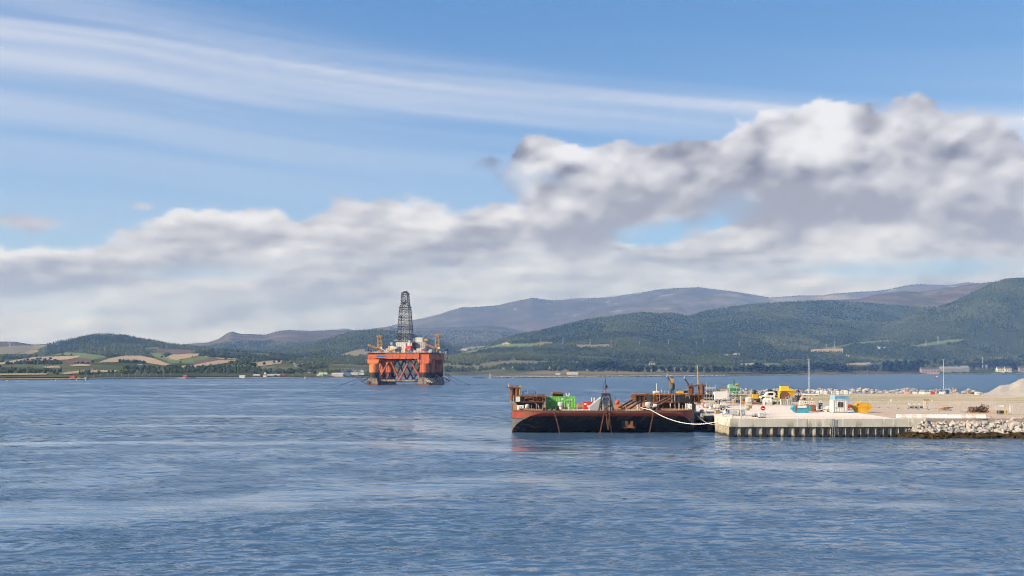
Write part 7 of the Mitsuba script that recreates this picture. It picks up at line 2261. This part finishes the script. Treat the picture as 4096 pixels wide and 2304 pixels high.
# shore sheds left of the rig
SHEDS = [(1284, 1503, 16, 13, SHEDG, SHEDG, 'pale green shed with a gable, left of a pair near the rig'), (1302, 1503, 14, 13, SHEDG, SHEDG, 'pale green shed with a gable, right of a pair near the rig'), (1318, 1502, 22, 9, GREY, CHAR, 'dark low shed behind the green pair'), (1352, 1503, 46, 12, SHEDW, LGREY, 'large pale grey warehouse with a blue end'), (1417, 1500, 30, 10, SHEDW, SHEDW, 'long white warehouse nearest the rig'), (1446, 1499, 20, 11, OFFW, GREY, 'white warehouse partly behind the rig'), (1027, 1503, 26, 6, SHEDW, SHEDW, 'white low shed on the shore by the airfield'), (1060, 1504, 14, 6, CREAM, TILE, 'small cream shed with a red roof on the left shore'), (1061, 1499, 6, 9, HOUSEW, HOUSEW, 'tall white box building on the left shore'), (1085, 1503, 28, 6, LBLUE, LGREY, 'long pale blue shed on the left shore'), (1112, 1503, 18, 6, SHEDW, LGREY, 'pale shed right of the blue one on the left shore'), (1131, 1503, 14, 7, RED, TILE, 'red shed at the right end of the left shore sheds'), (970, 1507, 22, 4, OFFW, OFFW, 'row of low white huts on the left shore'), (740, 1508, 14, 5, RED, GREY, 'small red hut at the end of the sea wall'), (768, 1507, 26, 5, CHAR, SLATE, 'dark low store on the shore right of the sea wall'),
         (1172, 1503, 8, 5, GREEN, GREEN, 'little green frame hut on the airfield grass'), (1274, 1503, 12, 5, OFFW, OFFW, 'row of small white vans by the green sheds')]
for px, py, w_, h_, a, b, s in SHEDS:
    building('warehouse', s, 'warehouse', px, py, w_, h_, a, b, None, 0, .7)
y_, z_ = hit(1377, 1503)
part('warehouse_003', 'blue_end', MB().b2(46 * y_ / 8192, 46 * y_ / 8192 + 14, -5, 6, 0, 5.6).prism([(46 * y_ / 8192, 5.6), (46 * y_ / 8192 + 7, 7.6), (46 * y_ / 8192 + 14, 5.6)], -5, 6, 'y'), METALB)

# buildings on the right shore
y, z = hit(3742, 1489)
t = building('stone_store', 'long pink stone store with a dark slate roof on the right shore', 'store', 3718, 1489, 70, 24, paint(.34, .26, .22, .5), SLATE, None, -3, .35, 6)
for p0, p1, pt, s in ((3760, 3800, 1465, 'grey roofed hall right of the stone store'), (3800, 3842, 1466, 'second grey roofed hall right of the stone store'), (3842, 3872, 1463, 'pale grey hall beside the trees right of the lamp post')):
    building('warehouse', s, 'warehouse', (p0 + p1) / 2, 1486, p1 - p0, 1486 - pt, GREY, GREY, None, 0, .7)
for px, w_, s in ((4000, 28, 'left cream harbour house with dark roof at the right edge'), (4030, 26, 'right cream harbour house with dark roof at the right edge'), (4088, 26, 'brownish house at the very right edge of the far shore')):
    building('harbour_house', s, 'house', px, 1487, w_, 21, CREAM if px < 4080 else paint(.30, .23, .19, .4), SLATE, None, 4, .5, 3)
building('harbour_house', 'pale gable house between trees left of the church tower', 'house', 3882, 1476, 16, 12, STONE, SLATE, None, 30, .6, 1)
y, z = hit(3944, 1478)
s_ = y / 4096
t = thing('church_tower', 'cream church tower with a dark cap among the right shore trees', 'tower', None, None, at(X(3944, y), y, z))
part(t, 'shaft', MB().box((0, 0, 9), (8.5, 8.5, 24)), CREAM)
part(t, 'belfry', MB().lathe([(4.6, 20.5), (4.2, 24), (2.6, 26), (2.4, 29), (1, 32), (0, 36)], (0, 0, 0), 10), CHAR)
y, z = hit(3931, 1478)
single('chimney_stack', MB().tube((X(3931, y), y, z - 3), (X(3931, y), y, Z(1430, y)), 1.9, 12, 1.5), HOUSEW, 'white factory chimney left of the church tower', 'chimney', smooth=40)

# beacon and breakwater spit
ys = depth(1511, 0)
spit = thing('breakwater', 'long low stone breakwater in front of the right shore', 'breakwater')
st = MB()
r9 = random.Random(3)
for i in range(520):
    px = r9.uniform(1955, 2900)
    yy = np.interp(px, [1955, 2100, 2460, 2900], [depth(1513, 0), depth(1511, 0), depth(1507.5, 0), depth(1505, 0)]) + r9.uniform(-4, 7)
    v, f = rock_mesh(X(px, yy), yy, r9.uniform(.2, 1.9), r9.uniform(1.2, 2.6), r9)
    st.add(v, f)
v, f = st.get()
scene[spit + '__stones'] = mikit.ply((v, f), 'rock', uv=np.tile([.2, .3], (len(v), 1)))
labels[spit + '__stones'] = {'kind': 'stuff'}
gx = np.linspace(1890, 2960, 90)
yy = np.interp(gx, [1890, 2100, 2460, 2960], [depth(1513, 0), depth(1511, 0), depth(1507.5, 0), depth(1504.8, 0)])
rows = np.array([(0, -1.0), (10, 1.6), (40, 2.6), (90, 2.9), (180, 2.4), (330, -1.0)])
Pg, Yg, Zg = [], [], []
for o, h in rows:
    Pg.append(gx)
    Yg.append(yy + o)
    Zg.append(h * np.interp(gx, [1890, 2010, 2700, 2960], [0, .9, 1, .2]) + .9 * (meshkit.noise(np.stack([gx * .1, 0 * gx + o, 0 * gx], -1)) - .5) * (h > 0))
structure('sand_spit', grid_mesh(np.array(Pg).T, np.array(Yg).T, np.array(Zg).T), 'strand_ground', smooth=True)
bc_ = thing('beacon_tower', 'small stone beacon tower at the end of the breakwater right of the rig', 'beacon')
y = depth(1513, 0)
part(bc_, 'base', MB().b2(X(1953, y), X(1968, y), y - 3, y + 4, -1, 2.4), STONE)
part(bc_, 'tower', MB().b2(X(1957, y), X(1964, y), y - 1.5, y + 2, 2.3, Z(1495, y)), STONE)
part(bc_, 'cap', MB().b2(X(1956.4, y), X(1964.6, y), y - 1.8, y + 2.3, Z(1495, y), Z(1494, y)), GREY)
for px, w_, py, s in ((2232, 18, 1500, 'small white shed on the spit left of the long white shed'), (2290, 44, 1496, 'long white shed with a flat roof behind the spit')):
    building('warehouse', s, 'warehouse', px, py, w_, 8, SHEDW, SHEDW, None, 0, .5, flat=True)

# red pier with a barge at the far left, sea wall and buoys
y = depth(1519, 0)
t = thing('pier', 'small pier on dark legs with red plant on it at the far left shore', 'pier')
part(t, 'deck', MB().b2(X(276, y), X(345, y), y, y + 8, 1.6, 2.3), STONE)
for px in range(278, 345, 6):
    part(t, 'leg', MB().b2(X(px, y), X(px + 1.6, y), y + .3, y + 1.2, -1, 1.7), BLACK)
t = thing('red_crane_barge', 'red crane plant standing on the far left pier', 'plant')
part(t, 'hull', MB().b2(X(277, y), X(295, y), y + 2, y + 6, 2.3, 4.4).b2(X(288, y), X(296, y), y + 2, y + 6, 4.4, 6.6), RED)
part(t, 'rail', MB().bar((X(296, y), y + 2, 2.4), (X(296, y), y + 2, 5.4), .4).bar((X(276, y), y + 2, 4.4), (X(284, y), y + 2, 5.8), .4), RED)
t = thing('orange_stack', 'orange stacked goods on the far left pier', 'goods')
part(t, 'stack', MB().b2(X(306, y), X(318, y), y + 2, y + 6, 2.3, 3.8), ORANGE)
t = thing('tug_boat', 'small dark boat with a mast moored right of the far left pier', 'boat')
part(t, 'hull', MB().prism([(X(337, y), 1.6), (X(340, y), -.3), (X(352, y), -.3), (X(356, y), 2.0)], y - 3, y, 'y'), BLACK)
part(t, 'wheelhouse', MB().b2(X(341, y), X(347, y), y - 2.5, y - .6, 1.7, 3.6), OFFW)
part(t, 'mast', MB().tube((X(344, y), y - 1.5, 3), (X(344, y), y - 1.5, 6.6), .15, 6), GREY)
for i, (px, py) in enumerate(((29, 1525), (224, 1524), (308, 1523), (343, 1522))):
    y = depth(py, 0)
    single('mooring_buoy', MB().ball((X(px, y), y, .5), 1.1, 2), CREAM, ('first', 'second', 'third', 'fourth')[i] + ' from the left of the round pale buoys off the far left shore', 'buoy', 'pale buoys off the left shore', True)
y = depth(1519, 0) + 20
w9 = MB()
for i in range(26):
    p0, p1 = 350 + i * 15, 350 + (i + 1) * 15
    ya, yb = [shore_y(np.array(float(q))) - 6 for q in (p0, p1)]
    w9.add([(X(p0, ya), ya, -1), (X(p1, yb), yb, -1), (X(p1, yb) + 0, yb + 4, 2.2), (X(p0, ya), ya + 4, 2.2), (X(p0, ya), ya + 14, 2.6), (X(p1, yb), yb + 14, 2.6)], [[0, 1, 2], [0, 2, 3], [3, 2, 5], [3, 5, 4]])
single('sea_wall', w9, 'rock' if False else STONE, 'grey stone sea wall along the left shore right of the pier', 'sea wall')
for i, px in enumerate(range(345, 700, 28)):
    y = shore_y(np.array(float(px))) + 22
    single('shore_lamp', MB().tube((X(px, y), y, 1), (X(px, y), y, 9.5), .16, 5).bar((X(px, y), y, 9.5), (X(px, y) + 1.4, y, 9.6), .2), LGREY, 'thin pale lamp post in the row along the left sea wall', 'lamp post', 'lamp posts along the left sea wall')
y = depth(1516, 0)
single('small_sail', MB().lathe([(0, 0), (.8, .3), (.5, 3), (0, 4.6)], (X(1220, y), y, 0), 8), WHITE, 'tiny white marker on the water left of the rig', 'marker')


# pylons, wind turbine, hilltop monument
def pylon_mesh(h):
    m = MB()
    for sx in (-1, 1):
        for sy in (-1, 1):
            m.bar((sx * h * .09, sy * h * .09, 0), (sx * h * .02, sy * h * .02, h * .62), h * .012).bar((sx * h * .02, sy * h * .02, h * .62), (sx * h * .008, sy * h * .008, h), h * .011)
    for a, b in ((0, .2), (.2, .38), (.38, .52), (.52, .62)):
        wa, wb = h * (.09 - .113 * a), h * (.09 - .113 * b)
        for sy in (-1, 1):
            m.bar((-wa, sy * wa, h * a), (wb, sy * wb, h * b), h * .008).bar((wa, sy * wa, h * a), (-wb, sy * wb, h * b), h * .008)
    for z, w_ in ((.66, .12), (.78, .15), (.90, .11)):
        m.bar((-h * w_, 0, h * z), (h * w_, 0, h * z), h * .014)
        for s in (-1, 1):
            m.bar((s * h * w_, 0, h * z), (0, 0, h * (z + .05)), h * .007)
    return m


PYL = [(232, 1380, 11), (390, 1372, 16), (509, 1374, 13), (175, 1405, 12), (236, 1400, 14), (299, 1400, 14), (417, 1404, 17), (504, 1420, 13), (666, 1394, 17), (813, 1412, 20), (854, 1441, 18), (983, 1436, 12), (1015, 1440, 14), (1347, 1420, 14), (1849, 1421, 22), (2126, 1387, 16), (2161, 1372, 18), (2252, 1377, 27), (2360, 1382, 27), (2376, 1388, 17), (2444, 1380, 20), (2557, 1384, 22), (2674, 1378, 18), (2787, 1380, 16), (2815, 1376, 20), (2957, 1390, 27), (3136, 1380, 14), (3305, 1395, 21), (3338, 1394, 33), (3549, 1371, 20), (3704, 1385, 26), (3752, 1376, 33), (4007, 1355, 15)]
pm = shape(pylon_mesh(1.0), paint(.30, .32, .34, .1))
for px, py, hp in PYL:
    y, z = hit(px, py)
    h = hp * y / 4096
    key = thing('pylon', 'thin grey lattice power pylon on the ' + ('left' if px < 1500 else 'right') + ' hills', 'pylon', 'power pylons on the ' + ('left' if px < 1500 else 'right') + ' hills')
    scene[key] = {**pm, 'to_world': at(X(px, y), y, z - 1, r8.uniform(-25, 25), h)}
y, z = hit(40, 1389)
h = 34 * y / 4096
t = thing('wind_turbine', 'white three-bladed wind turbine on the moor at the far left', 'wind turbine', None, None, at(X(40, y), y, z))
part(t, 'tower', MB().tube((0, 0, -3), (0, 0, h * .66), 1.5, 10, .9), HOUSEW, 40)
part(t, 'nacelle', MB().box((0, 0, h * .67), (2.2, 5, 2.2), bev=.3), HOUSEW)
for a in (100, 220, 340):
    d = np.array([math.cos(math.radians(a)), 0, math.sin(math.radians(a))])
    c = np.array([0, -3.0, h * .67])
    part(t, 'blade', MB().tube(c, c + d * h * .34, .9, 6, .25), HOUSEW)
y, z = hit(4010, 1113)
t = thing('hilltop_monument', 'ruined stone gateway of arches on the hilltop at the right edge', 'monument', None, None, at(X(4010, y), y, z - 2))
s_ = y / 4096
for q in (-8.5, -3.2, 3.2, 8.5):
    part(t, 'tower', MB().b2(q * .75 * s_ - 1.6, q * .75 * s_ + 1.6, -2, 2, 0, (9.5 if abs(q) < 5 else 5.5) * s_), STONE)
part(t, 'lintel', MB().b2(-3.2 * s_, 3.2 * s_, -1.8, 1.8, 6.3 * s_, 8.6 * s_), STONE)


# single trees
def tree(px, py, hp, kind, said, tone=.5, group=None):
    if py >= 1482 and px > 2000:
        y = float(shore_y(px)) + 40 + (1495 - py) * 22
        z = float(ground(px, y))
    else:
        y, z = hit(px, py)
    h = hp * y / 4096
    rr_ = np.random.default_rng(int(px * 7 + py))
    t = thing('tree', said, 'tree', group)
    part(t, 'trunk', MB().tube((X(px, y), y, z - 1), (X(px, y), y, z + h * .45), h * .035, 6, h * .015), paint(.10, .075, .05, .4))
    n_ = 240
    if kind == 'c':
        u = rr_.random(n_) ** .7
        r = (1 - u) * .23 * h * np.sqrt(rr_.random(n_)) * 1.1
        zz = h * (.08 + .92 * u)
    else:
        d = rr_.standard_normal((n_, 3))
        d /= np.linalg.norm(d, axis=1, keepdims=True)
        q = rr_.random(n_) ** .45
        zz = h * (.60 + .38 * d[:, 2] * q)
        r = .46 * h * q * np.hypot(d[:, 0], d[:, 1]) * (.8 + .4 * rr_.random(n_))
    a = rr_.random(n_) * 6.283
    V, F, U = [], [], []
    for i in range(n_):
        c = np.array([X(px, y) + r[i] * math.cos(a[i]), y + r[i] * math.sin(a[i]), z + zz[i]])
        s = h * rr_.uniform(.05, .13)
        p = c + rr_.standard_normal((4, 3)) * s * np.array([1, 1, .6])
        F += [[4 * i, 4 * i + 1, 4 * i + 2], [4 * i, 4 * i + 2, 4 * i + 3], [4 * i, 4 * i + 3, 4 * i + 1], [4 * i + 1, 4 * i + 3, 4 * i + 2]]
        V.append(p)
        tn = np.clip(tone * 2.1 - .72 + .35 * (rr_.random() - .5), -.28, 1.35)  # dark crowns get their self-shadow as a darker leaf tone
        U += [[tn, rr_.random() * .9]] * 4
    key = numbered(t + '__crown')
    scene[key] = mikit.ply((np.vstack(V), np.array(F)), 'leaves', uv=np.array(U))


FT = [(149, 1441, 11), (162, 1440, 11), (182, 1441, 9), (202, 1440, 11), (127, 1443, 7), (110, 1444, 11), (98, 1445, 8), (84, 1446, 7), (330, 1455, 10), (314, 1455, 9), (300, 1456, 7), (353, 1456, 9), (371, 1452, 12), (722, 1453, 8), (792, 1472, 11), (803, 1472, 8), (770, 1428, 5), (1057, 1462, 14), (1097, 1454, 10), (1116, 1452, 12), (1021, 1468, 16), (1010, 1466, 14), (663, 1430, 10), (647, 1433, 9)]
for px, py, hp in FT:
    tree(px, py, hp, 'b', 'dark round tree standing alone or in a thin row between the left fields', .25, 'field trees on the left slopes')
RT = [(3538, 1490, 34, 'c', .15), (3552, 1489, 40, 'c', .2), (3568, 1490, 36, 'c', .15), (3585, 1489, 42, 'c', .2), (3602, 1490, 38, 'c', .25), (3622, 1489, 42, 'c', .2), (3644, 1490, 40, 'c', .25), (3660, 1490, 42, 'c', .3), (3676, 1489, 44, 'c', .2), (3690, 1488, 38, 'c', .25), (3500, 1490, 30, 'b', .35), (3480, 1490, 26, 'b', .4), (3455, 1491, 24, 'b', .3), (3430, 1491, 20, 'b', .35), (3405, 1491, 22, 'b', .3), (3735, 1488, 20, 'b', .4), (3785, 1488, 22, 'b', .35), (3848, 1488, 28, 'b', .5), (3868, 1487, 30, 'b', .55), (3903, 1486, 46, 'b', .8), (3922, 1486, 40, 'b', .7), (3958, 1487, 36, 'b', .35), (3976, 1486, 34, 'b', .3), (4060, 1488, 32, 'b', .4), (4072, 1486, 44, 'b', .75), (4092, 1484, 50, 'b', .3), (4010, 1476, 44, 'b', .35), (4035, 1474, 46, 'b', .4), (3985, 1470, 36, 'b', .5), (3890, 1474, 28, 'b', .4), (3800, 1470, 20, 'b', .45), (3835, 1468, 24, 'b', .35), (3770, 1465, 26, 'b', .3), (3740, 1462, 26, 'c', .25), (3708, 1464, 24, 'b', .4), (3820, 1466, 22, 'c', .2)]
for i, (px, py, hp, k, tn) in enumerate(RT):
    if tn > .65:
        s = {3903: 'big yellow green tree left of the church tower', 3922: 'tall light green tree right beside the white chimney', 4072: 'bright green tree above the harbour houses'}[px]
        tree(px, py, hp, k, s, tn)
    else:
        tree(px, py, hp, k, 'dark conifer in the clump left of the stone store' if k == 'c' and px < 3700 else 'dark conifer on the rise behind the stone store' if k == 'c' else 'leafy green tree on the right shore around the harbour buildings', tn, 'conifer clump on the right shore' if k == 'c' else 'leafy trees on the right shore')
MT = [(2310, 1488, 22), (2335, 1487, 26), (2355, 1488, 24), (2378, 1487, 30), (2400, 1488, 34), (2425, 1487, 40), (2445, 1488, 44), (2462, 1488, 40), (2485, 1489, 24), (2505, 1489, 26), (2530, 1490, 24), (2560, 1490, 28), (2590, 1490, 22), (2620, 1491, 28), (2650, 1490, 24), (2680, 1491, 26), (2710, 1491, 22), (2740, 1491, 26), (2770, 1491, 22), (2800, 1491, 26), (2830, 1492, 22), (2862, 1492, 30), (2890, 1492, 28), (2915, 1492, 24), (2945, 1492, 30), (2970, 1492, 26), (3000, 1491, 30), (3030, 1491, 42), (3042, 1490, 38), (3065, 1491, 28), (3090, 1491, 32), (3110, 1491, 26), (3140, 1491, 34), (3165, 1490, 30), (3195, 1490, 34), (3220, 1490, 30), (3250, 1490, 36), (3275, 1489, 40), (3300, 1489, 36), (3325, 1490, 34), (3350, 1490, 38), (3376, 1490, 28)]
for px, py, hp in MT:
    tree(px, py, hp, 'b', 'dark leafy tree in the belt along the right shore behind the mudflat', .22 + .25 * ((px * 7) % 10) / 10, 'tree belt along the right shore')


# which one of a row or a scatter: by its place from the left
def count_off(group, where):
    keys = [k for k, v in labels.items() if v.get('group') == group]

    def px_of(k):
        d = next(scene[q] for q in scene if q == k or q.startswith(k + '__'))
        v = meshkit.WRITTEN[d['filename']][0].mean(0)
        if 'to_world' in d:
            v = (np.array(d['to_world'].matrix, float) @ np.append(v, 1))[:3]
        return v[0] / v[1]
    keys.sort(key=px_of)
    for i, k in enumerate(keys):
        n = i + 1
        suffix = 'th' if 10 <= n % 100 <= 20 else {1: 'st', 2: 'nd', 3: 'rd'}.get(n % 10, 'th')
        labels[k]['label'] = (f'{n}{suffix} ' if 0 < i < len(keys) - 1 else ('leftmost ' if i == 0 else 'rightmost ')) + where + (', counted from the left' if 0 < i < len(keys) - 1 else '')


for g_, w_ in (('tree belt along the right shore', 'dark leafy tree in the belt along the right shore'), ('leafy trees on the right shore', 'leafy tree round the harbour buildings on the right shore'), ('conifer clump on the right shore', 'dark conifer in the clump beside the stone store'),
               ('white village houses on the wooded slope', 'small white village house on the slope left of the rig'), ('field trees on the left slopes', 'dark round tree standing among the left fields'), ('power pylons on the right hills', 'thin grey lattice pylon on the right hills'),
               ('power pylons on the left hills', 'thin grey lattice pylon on the left hills'), ('stanchions along the barge edge', 'thin grey stanchion standing along the barge edge'), ('white barriers by the rocks', 'white road barrier in the row by the rocks'),
               ('red and white barriers by the rocks', 'faded red road barrier in the row by the rocks'), ('lamp posts along the left sea wall', 'thin pale lamp post along the left sea wall'), ('white houses behind the sheds left of the rig', 'white gabled house behind the sheds left of the rig'),
               ('wires hanging from the rig', 'thin dark wire hanging from the right corner of the rig')):
    count_off(g_, w_)
